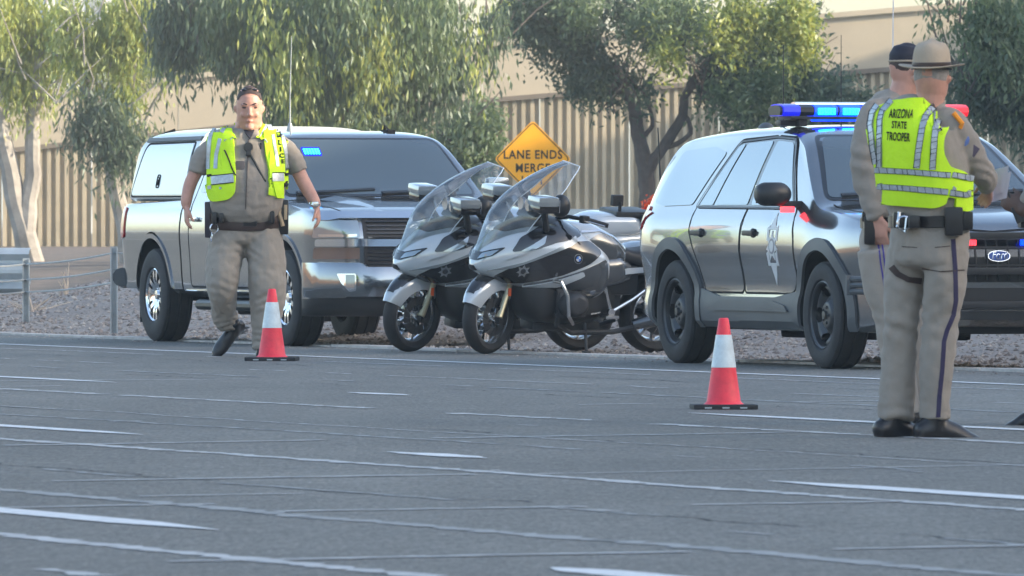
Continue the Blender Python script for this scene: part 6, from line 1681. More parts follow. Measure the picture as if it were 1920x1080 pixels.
# ------------------------------------------------------------------ 1. officer walking towards the camera
def walking_officer():
    ox, oy = 470, 668
    root, s = person_root(ox, oy, 'heavy set officer in an open yellow vest and khaki uniform striding past the pickup')
    J = lambda px, py, y=0.0: Vector(((px - ox) / s, y, (oy - py) / s))
    m = lambda p: p / s
    f = Vector((0.06, -1, 0)).normalized(); sd_ = Vector((1, 0.06, 0))
    # torso
    rings = [(432, 462, 60, 0.165), (405, 460, 59, 0.165), (382, 462, 69, 0.205), (345, 463, 73, 0.215), (305, 464, 74, 0.20), (275, 465, 76, 0.18), (257, 466, 74, 0.155), (244, 467, 50, 0.13), (235, 467, 27, 0.10)]
    tp = [J(cx, py, -0.02 + (0.03 if py < 260 else 0) - (0.05 if 330 < py < 390 else 0)) for (py, cx, hw, dp) in rings]; tr = [(m(hw), dp) for (py, cx, hw, dp) in rings]
    torso = MB(); loft(torso, tp, tr, sd_, 36, 0.25)
    tm = fuse(torso, 'torso_form', M_KHAKI, None, 0.014, 4); bt = bvh_of(tm); remove(tm)
    sh = MB(); loft(sh, tp, tr, sd_, 36, 0.25)
    loft(sh, [J(412, 274, 0), J(394, 281, 0), J(378, 300, 0.0), J(370, 324, -0.01)], [(0.075, 0.10), (0.080, 0.10), (0.080, 0.09), (0.073, 0.08)], sd_, 22, 0.2)
    loft(sh, [J(518, 274, 0), J(537, 281, 0), J(551, 299, 0.0), J(560, 321, 0.0)], [(0.075, 0.10), (0.080, 0.10), (0.080, 0.09), (0.073, 0.08)], sd_, 22, 0.2)
    for e, (x0, y0) in ((-1, (452, 236)), (1, (483, 236))):   # collar
        loft(sh, [J(x0, y0, -0.03), J(x0 + e * -6, y0 + 12, -0.145), J(x0 + e * 2, y0 + 20, -0.175)], [(0.045, 0.018), (0.045, 0.016), (0.02, 0.012)], sd_, 12, 0.4)
    fuse(sh, 'shirt', M_KHAKI, root, 0.0095, 3, amp=0.011, nscale=9, folds=[(J(385, 300), 0.10, (0.3, 0, 1), 110, 0.004), (J(553, 300), 0.10, (-0.3, 0, 1), 110, 0.004), (J(462, 395, -0.2), 0.14, (0, 0, 1), 90, 0.004)])
    # body
    b = MB()
    loft(b, [p + Vector((0, 0.0, 0)) for p in tp], [(a * 0.88, d_ * 0.86) for a, d_ in tr], sd_, 24, 0.2)
    loft(b, [J(398, 288), J(377, 308), J(358, 342, 0.0), J(350, 375, -0.04), J(350, 388, -0.05)], [0.050, 0.054, 0.052, 0.045, 0.034], sd_, 16)
    hand(b, J(351, 388, -0.05), (-0.02, -0.25, -1), (0.9, 0.2, 0), (0.2, -1, 0), 1.16, 0.42)
    loft(b, [J(534, 288), J(554, 312), J(571, 345, 0.0), J(588, 374, -0.05), J(594, 387, -0.07)], [0.050, 0.057, 0.055, 0.047, 0.034], sd_, 16)
    hand(b, J(594, 387, -0.07), (0.16, -0.25, -1), (-0.9, 0.1, 0), (-0.3, -1, 0), 1.16, 0.50)
    for (hx, kx, fx, kz, fz, ky, fy) in ((430, 418, 424, 530, 612, -0.10, 0.20), (497, 502, 492, 545, 650, -0.10, -0.06)):
        loft(b, [J(hx, 440), J(kx, kz, ky), J(fx, fz, fy)], [0.095, 0.06, 0.042], sd_, 14)
    Pf, hs, hf, hu = head(b, J(468, 204, -0.10), f, m(24.2), m(41), J(467, 242, 0.0), 0.098, tilt=0.12)
    for e in (-1, 1): loft(b, [J(467 + e * 10, 232, -0.04), J(467 + e * 12, 241, -0.07)], [0.068, 0.06], sd_, 10)   # full jowls
    body = fuse(b, 'body', M_SKIN, root, 0.0075, 3)
    # hair, sunglasses pushed up, eyes, brows, mouth
    hm = MB()
    for i in range(1):
        loft(hm, [Pf(0, 0.03, 0.42), Pf(0, -0.02, 0.66), Pf(0, -0.04, 0.90)], [(m(24.0), m(28)), (m(21.8), m(25.5)), (m(12.5), m(15))], hs, 26, 0.5)
    loft(hm, [Pf(0, -0.35, -0.1), Pf(0, -0.25, 0.45)], [(m(22), m(20)), (m(23.6), m(22))], hs, 22, 0.3)
    hair = fuse(hm, 'hair', M_HAIR, body, 0.010, 3, cuts=[(Pf(0, 0.66, 0.66), (hf * 0.95 - hu * 0.65))])
    for e in (-1, 1):
        t = MB(); t.sphere((0, 0, 0), (m(5.0), m(2), m(1.6)), 12, 8); q = Pf(e * 0.40, 0.885, 0.115); t.v = [tuple(Vector(v) + q) for v in t.v]; t.build('eye', M_EYE, body)
        t = MB(); t.tube([Pf(e * 0.20, 1.01, 0.26), Pf(e * 0.42, 0.98, 0.31), Pf(e * 0.66, 0.80, 0.25)], [m(1.2), m(1.6), m(0.9)], 6); t.build('eyebrow', M_HAIR, body)
    t = MB(); t.tube([Pf(-0.26, 0.93, -0.53), Pf(0, 1.035, -0.50), Pf(0.26, 0.93, -0.53)], [m(0.4), m(0.9), m(0.4)], 8); t.build('mouth', M_LIP, body)
    sg_ = MB()
    for e in (-1, 1): sg_.sphere(Pf(e * 0.40, 0.40, 0.90), (m(6), m(3), m(2.2)), 12, 8); sg_.tube([Pf(e * 0.7, 0.35, 0.84), Pf(e * 0.96, -0.2, 0.5)], m(0.7), 6)
    sg_.tube([Pf(-0.15, 0.47, 0.95), Pf(0.15, 0.47, 0.95)], m(1.2), 6); sg_.build('sunglasses', M_GLOSSB, body)
    # trousers
    tr_ = MB()
    loft(tr_, [J(460, 408, 0), J(462, 430, 0), J(463, 450, 0)], [(m(60), 0.17), (m(67), 0.19), (m(68), 0.18)], sd_, 32, 0.3)
    loft(tr_, [J(433, 440), J(422, 482, -0.04), J(416, 528, -0.10), J(419, 560, -0.02), J(420, 588, 0.10), J(425, 608, 0.17)], [(m(36), 0.17), (m(34), 0.16), (m(30), 0.135), (m(26.5), 0.12), (m(23.5), 0.11), (m(22), 0.105)], sd_, 26, 0.15)
    loft(tr_, [J(492, 440), J(499, 482, -0.04), J(502, 528, -0.09), J(502, 562, -0.09), J(499, 600, -0.07), J(493, 655, -0.04)], [(m(37), 0.17), (m(37), 0.16), (m(35), 0.135), (m(33), 0.12), (m(28), 0.11), (m(22), 0.10)], sd_, 26, 0.15)
    fuse(tr_, 'trousers', M_TROU, root, 0.010, 3, amp=0.017, nscale=9, folds=[(J(417, 535, -0.2), 0.12, (0.3, 0, 1), 95, 0.004), (J(425, 600, 0.1), 0.10, (0, 0, 1), 120, 0.008), (J(497, 640, -0.1), 0.14, (0.1, 0, 1), 90, 0.008), (J(460, 478, -0.15), 0.12, (0.5, 0, 1), 80, 0.007), (J(503, 560, -0.2), 0.12, (-0.3, 0, 1), 80, 0.006)])
    for (x0, y0, x1, y1, yy) in ((398, 500, 412, 540, -0.16), (520, 505, 534, 548, -0.10)):   # cargo pockets
        t = MB(); t.box(J((x0 + x1) / 2, (y0 + y1) / 2, yy + 0.05), (m(7), 0.09, m(20)), bev=0.02); t.build('cargo_pocket', M_TROU, root)
    shoe('shoe', root, J(438, 616, 0.17), J(405, 651, 0.10), M_SHOE, 1.22, up=Vector((-0.2, -0.8, 0.5)))
    shoe('shoe', root, J(492, 652, -0.05), J(492, 664, -0.25), M_SHOE, 1.15)
    # belt and gear
    t = MB(); ring = []
    rows = []
    for zz in (396, 399, 423, 427):
        rr_ = 1.10 if zz in (399, 423) else 1.06
        rows.append([J(460, zz + 5 * math.cos(a)**2 * 0 + (6 if math.sin(a) < 0 else 0) * abs(math.sin(a)), 0) + Vector((math.cos(a) * m(63.5) * rr_, math.sin(a) * 0.185 * rr_, 0)) for a in [2 * PI * k / 40 for k in range(41)]])
    t.sheet(rows); belt = t.build('belt', M_LEATB, root)
    t = MB(); t.box(J(470, 415, -0.195), (m(13), 0.012, m(9)), bev=0.006); t.build('buckle', M_LEATH, belt)
    for (x0, x1, y0, y1, yy, nm, mm) in ((384, 397, 378, 446, -0.02, 'holster', mat('holster_black', (0.02, 0.018, 0.035), 0.3)), (523, 541, 374, 440, -0.04, 'holster', M_LEATH), (398, 408, 398, 418, -0.15, 'magazine_pouch', M_LEATH), (507, 516, 396, 420, -0.16, 'magazine_pouch', M_LEATH), (412, 421, 399, 418, -0.18, 'magazine_pouch', M_LEATH)):
        t = MB(); t.box(J((x0 + x1) / 2, (y0 + y1) / 2, yy), (m(x1 - x0) / 2, 0.045, m(y1 - y0) / 2), bev=0.014); t.build(nm, mm, root)
    t = MB(); t.tube([J(526, 380, -0.07), J(524, 400, -0.09), J(531, 424, -0.09)], 0.016, 8); t.box(J(536, 398, -0.085), (m(3), 0.02, m(14)), bev=0.006); t.build('radio', mat('tan_grip', (0.45, 0.33, 0.2), 0.5), root)
    t = MB()
    for k in range(2): t.lathe([(0.034, -0.005), (0.043, 0), (0.034, 0.005), (0.030, 0)], 20, Matrix.Translation(J(403 - k * 5, 428 + k * 16, -0.17)) @ Matrix.Rotation(R(30 + 70 * k), 4, 'Z'))
    t.build('handcuffs', M_ALU, root)
    # vest: two front panels and a back
    def D(name, poly, m_, off, sg_=-1, par=None, cell=0.03): return drape(MB(), [((p[0] - ox) / s, (oy - p[1]) / s) for p in poly], 'y', sg_, bt, off, cell=cell, start=2.0).build(name, m_, par or root, angle=50, clean=False)
    lp = rounded([(388, 240), (434, 229), (440, 262), (444, 327), (443, 362), (432, 374), (398, 379), (391, 350), (388, 322), (386, 280)], [4, 6, 10, 6, 8, 10, 12, 4, 4, 4])
    rp = rounded([(492, 230), (540, 240), (543, 290), (540, 322), (542, 371), (517, 371), (507, 330), (498, 290)], [6, 5, 5, 5, 3, 3, 5, 5])
    v1 = D('vest', lp, M_HIVIS, 0.024); v2 = D('vest', rp, M_HIVIS, 0.024)
    D('vest', rounded([(390, 240), (436, 228), (492, 229), (540, 240), (542, 371), (398, 376)], 6), M_HIVIS, 0.024, 1)
    def tape(pts, w, par, m_=M_TAPE, off=0.029):
        t = MB()
        for q in band(pts, w, False): drape(t, [((p[0] - ox) / s, (oy - p[1]) / s) for p in q], 'y', -1, bt, off, cell=0.03, start=2.0)
        return t.build('reflective_tape', m_, par, angle=60, clean=False)
    tape([(403, 241), (398, 265), (396, 298), (396, 318)], 6, v1); tape([(425, 234), (419, 252)], 7, v1); tape([(416, 262), (410, 290), (409, 318)], 6, v1)
    tape([(402, 339), (424, 337), (441, 335)], 14, v1); tape([(390, 352), (402, 351)], 6, v1); tape([(388, 330), (402, 330)], 4, v1, M_GAP)
    tape([(402, 331), (441, 327.5)], 1.4, v1, M_GAP, 0.031); tape([(402, 347), (441, 343)], 1.4, v1, M_GAP, 0.031)
    tape([(521, 238), (527, 258), (533, 290), (534, 322)], 6, v2); tape([(500, 236), (506, 248)], 7, v2); tape([(510, 256), (516, 290), (518, 314)], 5, v2)
    tape([(509, 334), (528, 333)], 14, v2); tape([(509, 326), (530, 325)], 1.4, v2, M_GAP, 0.031); tape([(530, 328), (540, 326)], 5, v2, M_GAP); tape([(531, 350), (536, 340)], 3, v2, M_GAP)
    t = MB()
    for i, ch in enumerate('POLICE'):
        drape(t, None, 'y', -1, bt, 0.030, polys=shift(text_polys(ch, m(11.5), 0.002), (516.5 + i * 1.5 + (2 if i else 0) - ox) / s, (oy - (245 + i * 11.8)) / s), cell=0.3, start=2.0, skirt=False)
    t.build('lettering', M_GAP, v2, clean=False, smooth=False)
    tape([(444, 330), (438, 318), (426, 285), (424, 282)], 2.2, v1, M_GAP, 0.032)
    # chest gear: microphone with cord, body camera, pen
    t = MB(); q = J(467, 276, -0.215); t.lathe([(0, 0.02), (m(8), 0.016), (m(9), 0), (m(8), -0.02), (0, -0.022)], 20, Matrix.Translation(q)); t.box(q + Vector((0, 0.0, -m(11))), (m(5), 0.02, m(6)), bev=0.006); mic = t.build('shoulder_microphone', M_BPLAST, root)
    t = MB(); t.tube([J(470, 288, -0.215), J(480, 306, -0.235), (J(495, 334, -0.245)), J(508, 356, -0.22), J(518, 378, -0.17)], m(2.4), 8); t.build('cord', M_BPLAST, mic)
    t = MB(); t.box(J(452, 315, -0.245), (m(8), 0.012, m(13)), bev=0.008); t.build('body_camera', mat('camera_grey', (0.10, 0.085, 0.085), 0.5), root)
    t = MB()
    for q in band([(467, 262), (466, 300), (464, 345), (462, 392)], 1.2, False): drape(t, [((p[0] - ox) / s, (oy - p[1]) / s) for p in q], 'y', -1, bt, 0.010, cell=0.03, start=2.0)
    t.build('placket', M_LEATB, root, clean=False)
    t = MB(); drape(t, [((p[0] - ox) / s, (oy - p[1]) / s) for p in [(458, 247), (478, 247), (470, 262)]], 'y', -1, bt, 0.018, cell=0.03, start=2.0); t.build('undershirt', M_CAPN, root, clean=False)
    t = MB(); t.box(J(490, 274, -0.19), (m(1.3), 0.006, m(6))); t.build('pen', M_GAP, root)
    t = MB(); M_ = Matrix.Translation(J(590.5, 383, -0.065)) @ Matrix.Rotation(R(20), 4, 'Y') @ Matrix.Rotation(PI / 2, 4, 'X'); t.lathe([(0.040, -0.014), (0.045, -0.012), (0.045, 0.012), (0.040, 0.014)], 20, M_); t.box(J(593, 383, -0.115), (0.020, 0.008, 0.020), bev=0.005); t.build('watch', M_ALU, root)
walking_officer()

# ------------------------------------------------------------------ 2. trooper with the broad brimmed hat, seen from behind
def trooper():
    ox, oy = 1735, 820
    root, s = person_root(ox, oy, 'trooper seen from behind in a yellow lettered vest and tan broad brimmed hat')
    J = lambda px, py, y=0.0: Vector(((px - ox) / s, y, (oy - py) / s)); m = lambda p: p / s
    f = frame_f(38); sd_ = Vector((f.y, -f.x, 0))
    rings = [(470, 1742, 0.215, 0.165), (440, 1743, 0.210, 0.158), (400, 1742, 0.215, 0.165), (350, 1736, 0.240, 0.18), (300, 1726, 0.248, 0.18), (258, 1716, 0.252, 0.17), (230, 1716, 0.245, 0.145), (212, 1724, 0.155, 0.11), (200, 1735, 0.09, 0.085)]
    tp = [J(cx, py) for (py, cx, a, b_) in rings]; tr = [(a * 1.0, b_) for (py, cx, a, b_) in rings]
    torso = MB(); loft(torso, tp, tr, sd_, 36, 0.25); tm = fuse(torso, 'torso_form', M_KHAKI, None, 0.013, 4); bt = bvh_of(tm); remove(tm)
    sh = MB(); loft(sh, tp, tr, sd_, 36, 0.25)
    SR = J(1784, 240, -0.06); EL = J(1838, 318, 0.02); WR = J(1856, 350, 0.20)
    loft(sh, [J(1760, 232, -0.03), SR, J(1812, 280, -0.03), EL], [(0.085, 0.085), (0.085, 0.088), (0.075, 0.078), (0.066, 0.066)], (0, 1, 0), 22, 0.3)
    loft(sh, [EL, J(1852, 335, 0.10), WR], [0.067, 0.056, 0.044], (0, 0, 1), 20, 0.2)
    SL = J(1658, 236, 0.06); EL2 = J(1668, 322, 0.18); WL = J(1740, 345, 0.38)
    loft(sh, [J(1690, 228, 0.03), SL, EL2], [0.085, 0.085, 0.062], (0, 1, 0), 20, 0.3); loft(sh, [EL2, WL], [0.062, 0.042], (0, 0, 1), 18, 0.3)
    loft(sh, [J(1743, 199, 0.0), J(1744, 190, 0.0)], [(0.078, 0.078), (0.07, 0.072)], sd_, 24, 0.2)
    fuse(sh, 'shirt', M_KHAKI, root, 0.0085, 3, amp=0.011, nscale=10, folds=[(EL, 0.10, (0.5, 0, 0.8), 110, 0.006), (J(1812, 280), 0.10, (0.5, 0, -0.8), 90, 0.004)])
    b = MB(); loft(b, tp, [(a * 0.86, d_ * 0.84) for a, d_ in tr], sd_, 24, 0.2)
    for pts in ((SR, EL, WR), (SL, EL2, WL)): loft(b, pts, [0.055, 0.044, 0.031], (0, 0, 1), 14)
    hand(b, WR, (0.0, 0.75, -0.45), (-0.6, 0.1, -0.5), (-0.5, 0, 0.8), 1.0, 0.6); hand(b, WL, (0.5, 0.75, -0.1), (0.3, 0.2, -0.8), (0.2, 0, 1), 1.0, 0.6)
    for (hx, kx, fx, yy) in ((1705, 1692, 1684, 0.08), (1772, 1765, 1752, -0.05)):
        loft(b, [J(hx, 480, yy), J(kx, 620, yy), J(fx, 785, yy)], [0.085, 0.055, 0.038], sd_, 14)
    Pf, hs, hf, hu = head(b, J(1747, 148, 0.0), frame_f(16), m(32), m(45), J(1743, 200, 0.0), 0.068)
    body = fuse(b, 'body', M_SKIN, root, 0.0065, 3)
    hm = MB(); loft(hm, [Pf(0, -0.12, -0.10), Pf(0, -0.06, 0.25), Pf(0, -0.03, 0.7)], [(m(32), m(36)), (m(33.5), m(39)), (m(27), m(33))], hs, 26, 0.3)
    fuse(hm, 'hair', M_HAIRG, body, 0.009, 2, cuts=[(Pf(0, 0.45, 0.3), hf)])
    # hat
    hc = Pf(0, -0.02, 0.50); hd_ = hf; 
    M_h = Matrix.Translation(hc) @ Matrix.Rotation(math.atan2(hf.y, hf.x), 4, 'Z') @ Matrix.Rotation(R(-2), 4, 'Y')
    def brim_pt(r, a, z): 
        k = (r - 0.085) / 0.09
        return M_h @ Vector((math.cos(a) * r * 1.04, math.sin(a) * r * 0.98, z + 0.010 * k * k - 0.018 * k * math.cos(a) ** 2 + 0.006 * k))
    t = MB(); rows = [[brim_pt(r, 2 * PI * k / 48, z) for k in range(49)] for r, z in ((0.085, 0.004), (0.12, 0.003), (0.15, 0.002), (0.165, 0.003), (0.168, 0.0), (0.164, -0.003), (0.12, -0.004), (0.08, -0.004))]
    t.sheet(rows); hat = t.build('hat', M_HATF, body, angle=70)
    rows = []
    for i in range(16):
        u = i / 15; z = 0.002 + 0.118 * math.sin(min(1, u * 1.25) * PI / 2) if u < 0.8 else 0.12 
        rr_ = 0.098 - 0.032 * min(1, u / 0.75) ** 2 if u < 0.75 else 0.066 * (1 - ((u - 0.75) / 0.25)**1.6)
        row = []
        for k in range(49):
            a = 2 * PI * k / 48
            dent = sum(math.exp(-(((a - c0 + PI) % (2 * PI) - PI) / 0.42)**2) for c0 in (PI / 4, 3 * PI / 4, 5 * PI / 4, 7 * PI / 4)) * 0.022 * smoothstep(0.35, 0.75, u)
            r2 = max(0.0, rr_ - dent * (1 if u < 0.9 else 0.3)); zz = z + (0.022 * math.exp(-(r2 / 0.03)**2) if u > 0.8 else 0)
            row.append(M_h @ Vector((math.cos(a) * r2 * 1.12, math.sin(a) * r2 * 0.96, zz)))
        rows.append(row)
    t = MB(); t.sheet(rows); t.build('hat_crown', M_HATF, hat, angle=80)
    t = MB(); t.sheet([[M_h @ Vector((math.cos(2 * PI * k / 48) * r * 1.12, math.sin(2 * PI * k / 48) * r * 0.96, z)) for k in range(49)] for r, z in ((0.099, 0.004), (0.1005, 0.012), (0.0995, 0.022), (0.0975, 0.024))]); t.build('hat_band', M_LEATB, hat)
    t = MB(); t.tube([M_h @ Vector((math.cos(a) * 0.103, math.sin(a) * 0.098, -0.012 - 0.012 * math.cos(a))) for a in [PI * 0.5 + PI * k / 12 for k in range(13)]], 0.006, 6); t.build('hat_strap', M_LEATB, hat)
    # trousers
    tr_ = MB()
    loft(tr_, [J(1743, 415), J(1742, 450), J(1741, 490)], [(0.205, 0.155), (0.215, 0.17), (0.21, 0.17)], sd_, 32, 0.3)
    loft(tr_, [J(1706, 470, 0.06), J(1698, 530, 0.07), J(1692, 604, 0.06), J(1686, 700, 0.08), J(1680, 785, 0.08)], [(0.115, 0.125), (0.100, 0.110), (0.084, 0.092), (0.085, 0.088), (0.090, 0.094)], sd_, 26, 0.1)
    loft(tr_, [J(1772, 470, -0.06), J(1771, 530, -0.06), J(1765, 604, -0.04), J(1755, 700, -0.04), J(1753, 785, -0.03)], [(0.115, 0.125), (0.104, 0.114), (0.088, 0.098), (0.078, 0.085), (0.080, 0.086)], sd_, 26, 0.1)
    tro = fuse(tr_, 'trousers', M_TROU, root, 0.0095, 3, amp=0.014, nscale=8, folds=[(J(1692, 610), 0.13, (0.5, 0, 1), 75, 0.008), (J(1765, 610), 0.12, (-0.4, 0, 1), 80, 0.007), (J(1770, 520), 0.12, (0.25, 0, 1), 60, 0.006), (J(1682, 780), 0.10, (0, 0, 1), 95, 0.005), (J(1705, 560), 0.14, (0.6, 0, 1), 60, 0.006)]); bq = bvh_of(tro)
    def Dt(name, pts, w, m_, off=0.003, b_=None, par=None):
        t = MB()
        for q in band(pts, w, False): drape(t, [((p[0] - ox) / s, (oy - p[1]) / s) for p in q], 'y', -1, b_ or bq, off, cell=0.03, start=2.0)
        return t.build(name, m_, par or tro, angle=60, clean=False)
    Dt('side_stripe', [(1784, 448), (1788, 500), (1790, 563), (1786, 590), (1774, 618), (1768, 640), (1765, 690), (1760, 740), (1757, 792)], 8, M_STRIPE)
    Dt('strap', [(1672, 500), (1684, 514), (1702, 524), (1727, 527)], 11, M_LEATB, 0.006)
    Dt('pocket_seam', [(1690, 462), (1718, 464)], 1.6, M_LEATB); Dt('pocket_seam', [(1750, 464), (1778, 461)], 1.6, M_LEATB)
    Dt('pocket_seam', [(1727, 503), (1760, 509), (1806, 506)], 2.2, M_LEATB)
    shoe('shoe', root, J(1672, 795, 0.06), J(1720, 800, 0.14), M_SHOE, 1.25); shoe('shoe', root, J(1752, 797, -0.03), J(1830, 806, 0.05), M_SHOE, 1.38)
    # belt and gear
    t = MB(); t.sheet([[J(1743, 416) + sd_ * math.cos(a) * 0.213 * k_ + f * math.sin(a) * 0.163 * k_ + Vector((0, 0, dz)) for a in [2 * PI * k / 40 for k in range(41)]] for dz, k_ in ((-0.030, 1.0), (-0.027, 1.04), (0.027, 1.04), (0.030, 1.0))]); belt = t.build('belt', M_LEATH, root)
    for (x0, x1, y0, y1, yy, nm) in ((1768, 1802, 388, 442, -0.20, 'holster'), (1672, 1694, 398, 428, -0.14, 'pouch'), (1800, 1822, 396, 432, -0.12, 'pouch'), (1700, 1722, 404, 428, -0.20, 'pouch')):
        t = MB(); t.box(J((x0 + x1) / 2, (y0 + y1) / 2, yy), (m(x1 - x0) / 2, 0.04, m(y1 - y0) / 2), bev=0.014); t.build(nm, M_LEATH, root)
    t = MB(); t.tube([J(1684, 398, -0.17), J(1680, 425, -0.185), J(1694, 436, -0.185), J(1698, 408, -0.18)], 0.010, 8); t.lathe([(0.03, -0.005), (0.038, 0), (0.03, 0.005)], 18, Matrix.Translation(J(1692, 418, -0.19))); t.build('handcuffs', M_ALU, root)
    # vest
    def D(name, poly, m_, off, sg_=-1, par=None, cell=0.03): return drape(MB(), [((p[0] - ox) / s, (oy - p[1]) / s) for p in poly], 'y', sg_, bt, off, cell=cell, start=2.0).build(name, m_, par or root, angle=50, clean=False)
    vp = rounded([(1628, 214), (1672, 196), (1704, 190), (1762, 190), (1784, 205), (1800, 226), (1782, 236), (1768, 250), (1764, 270), (1766, 292), (1777, 314), (1800, 322), (1822, 345), (1826, 391), (1803, 397), (1786, 391), (1787, 371), (1773, 368), (1770, 382), (1751, 390), (1668, 382), (1654, 374), (1648, 317), (1636, 267)], [5, 5, 3, 3, 4, 6, 8, 8, 8, 8, 6, 6, 6, 5, 5, 5, 1, 1, 8, 8, 8, 6, 4, 4])
    vest = D('vest', vp, M_HIVIS, 0.024)
    D('vest', rounded([(1640, 214), (1690, 194), (1770, 194), (1812, 226), (1826, 391), (1655, 380)], 8), M_HIVIS, 0.024, 1)
    def tape(pts, w=9, m_=M_TAPE, off=0.029, edge=True):
        t = MB()
        for q in band(pts, w, False): drape(t, [((p[0] - ox) / s, (oy - p[1]) / s) for p in q], 'y', -1, bt, off, cell=0.03, start=2.0)
        tb = t.build('reflective_tape', m_, vest, angle=60, clean=False)
        # slanting stitch marks across the tape
        t = MB(); acc = 0
        for i in range(len(pts) - 1):
            a = Vector(pts[i]); b2 = Vector(pts[i + 1]); L = (b2 - a).length; d = (b2 - a) / L; n = Vector((-d.y, d.x))
            u = 8 - acc
            while u < L:
                p = a + d * u; q0 = p - n * w / 2 - d * 1.5; q1 = p + n * w / 2 + d * 1.5
                quad = [q0 - d * 0.45, q0 + d * 0.45, q1 + d * 0.45, q1 - d * 0.45]
                drape(t, [((c[0] - ox) / s, (oy - c[1]) / s) for c in quad], 'y', -1, bt, off + 0.0015, cell=0.1, start=2.0, skirt=False); u += 13
            acc = (L - (u - 13))
        for e in (-1, 1):
            P = [Vector(p) for p in pts]; o_ = []
            for i, p in enumerate(P):
                d = (P[min(i + 1, len(P) - 1)] - P[max(i - 1, 0)]).normalized(); o_.append(tuple(p + Vector((-d.y, d.x)) * e * w / 2))
            for q in band(o_, 0.9, False): drape(t, [((c[0] - ox) / s, (oy - c[1]) / s) for c in q], 'y', -1, bt, off + 0.0015, cell=0.05, start=2.0, skirt=False)
        t.build('tape_stitching', M_GAP, tb, clean=False)
    tape([(1652, 203), (1644, 214), (1640, 235), (1644, 275), (1650, 306)], 8); tape([(1675, 196), (1660, 212), (1656, 228), (1655, 265), (1656, 312)], 8)
    tape([(1757, 192), (1741, 206), (1731, 226), (1726, 255), (1721, 290), (1719, 315)], 10); tape([(1780, 209), (1762, 221), (1752, 236), (1748, 262), (1747, 290), (1746, 318)], 10)
    tape([(1649, 317), (1700, 321), (1776, 329)], 10); tape([(1779, 328), (1800, 333), (1814, 336)], 10); tape([(1654, 348), (1700, 352), (1772, 359)], 10); tape([(1776, 360), (1800, 364), (1827, 359)], 10)
    for (tx, cx, cy) in (('ARIZONA', 1692, 219), ('STATE', 1689, 238.5), ('TROOPER', 1687, 258.5)):
        t = MB(); drape(t, None, 'y', -1, bt, 0.028, polys=shift(text_polys(tx, m(19), 0.0012, 0.46, spacing=1.04), (cx - ox) / s, (oy - cy) / s, rot=R(-4)), cell=0.3, start=2.0, skirt=False)
        t.build('lettering', M_GAP, vest, clean=False, smooth=False)
    t = MB(); t.tube([J(1786, 212, -0.13), J(1802, 232, -0.14), J(1798, 240, -0.13)], 0.012, 8); t.build('vest_edging', mat('orange_trim', (0.9, 0.3, 0.02), 0.7), vest)
    t = MB(); t.sphere(J(1806, 262, -0.115), (0.026, 0.008, 0.034), 14, 8); t.build('shoulder_patch', mat('patch_blue', (0.10, 0.16, 0.40), 0.7), root)
    t = MB(); t.box(J(1824, 283, -0.095), (0.020, 0.004, 0.026), Matrix.Rotation(R(35), 3, 'Y'), bev=0.005); t.build('sleeve_stripe', mat('patch_dark', (0.08, 0.06, 0.09), 0.7), root)
    # papers in the hand (they rest in it: a thing of its own)
    pr = empty('paper_sheet', root.location + J(1866, 350, 0.30), 0, 'creased pale sheets of paper in the right hand of the trooper wearing the hat', 'paper')
    t = MB(); g = [[Vector((-0.02 + 0.10 * u - 0.02 * v, 0.05 * v + 0.02 * math.sin(u * 5), 0.075 - 0.13 * v + 0.03 * u)) for u in np.linspace(0, 1, 7)] for v in np.linspace(0, 1, 7)]
    t.sheet(g); o = t.build('sheet', M_PAPER, pr, clean=False)
    t = MB(); t.sheet([[p + Vector((0.012, 0.008, -0.03)) for p in r_] for r_ in g]); t.build('sheet', M_PAPER, pr, clean=False)
trooper()

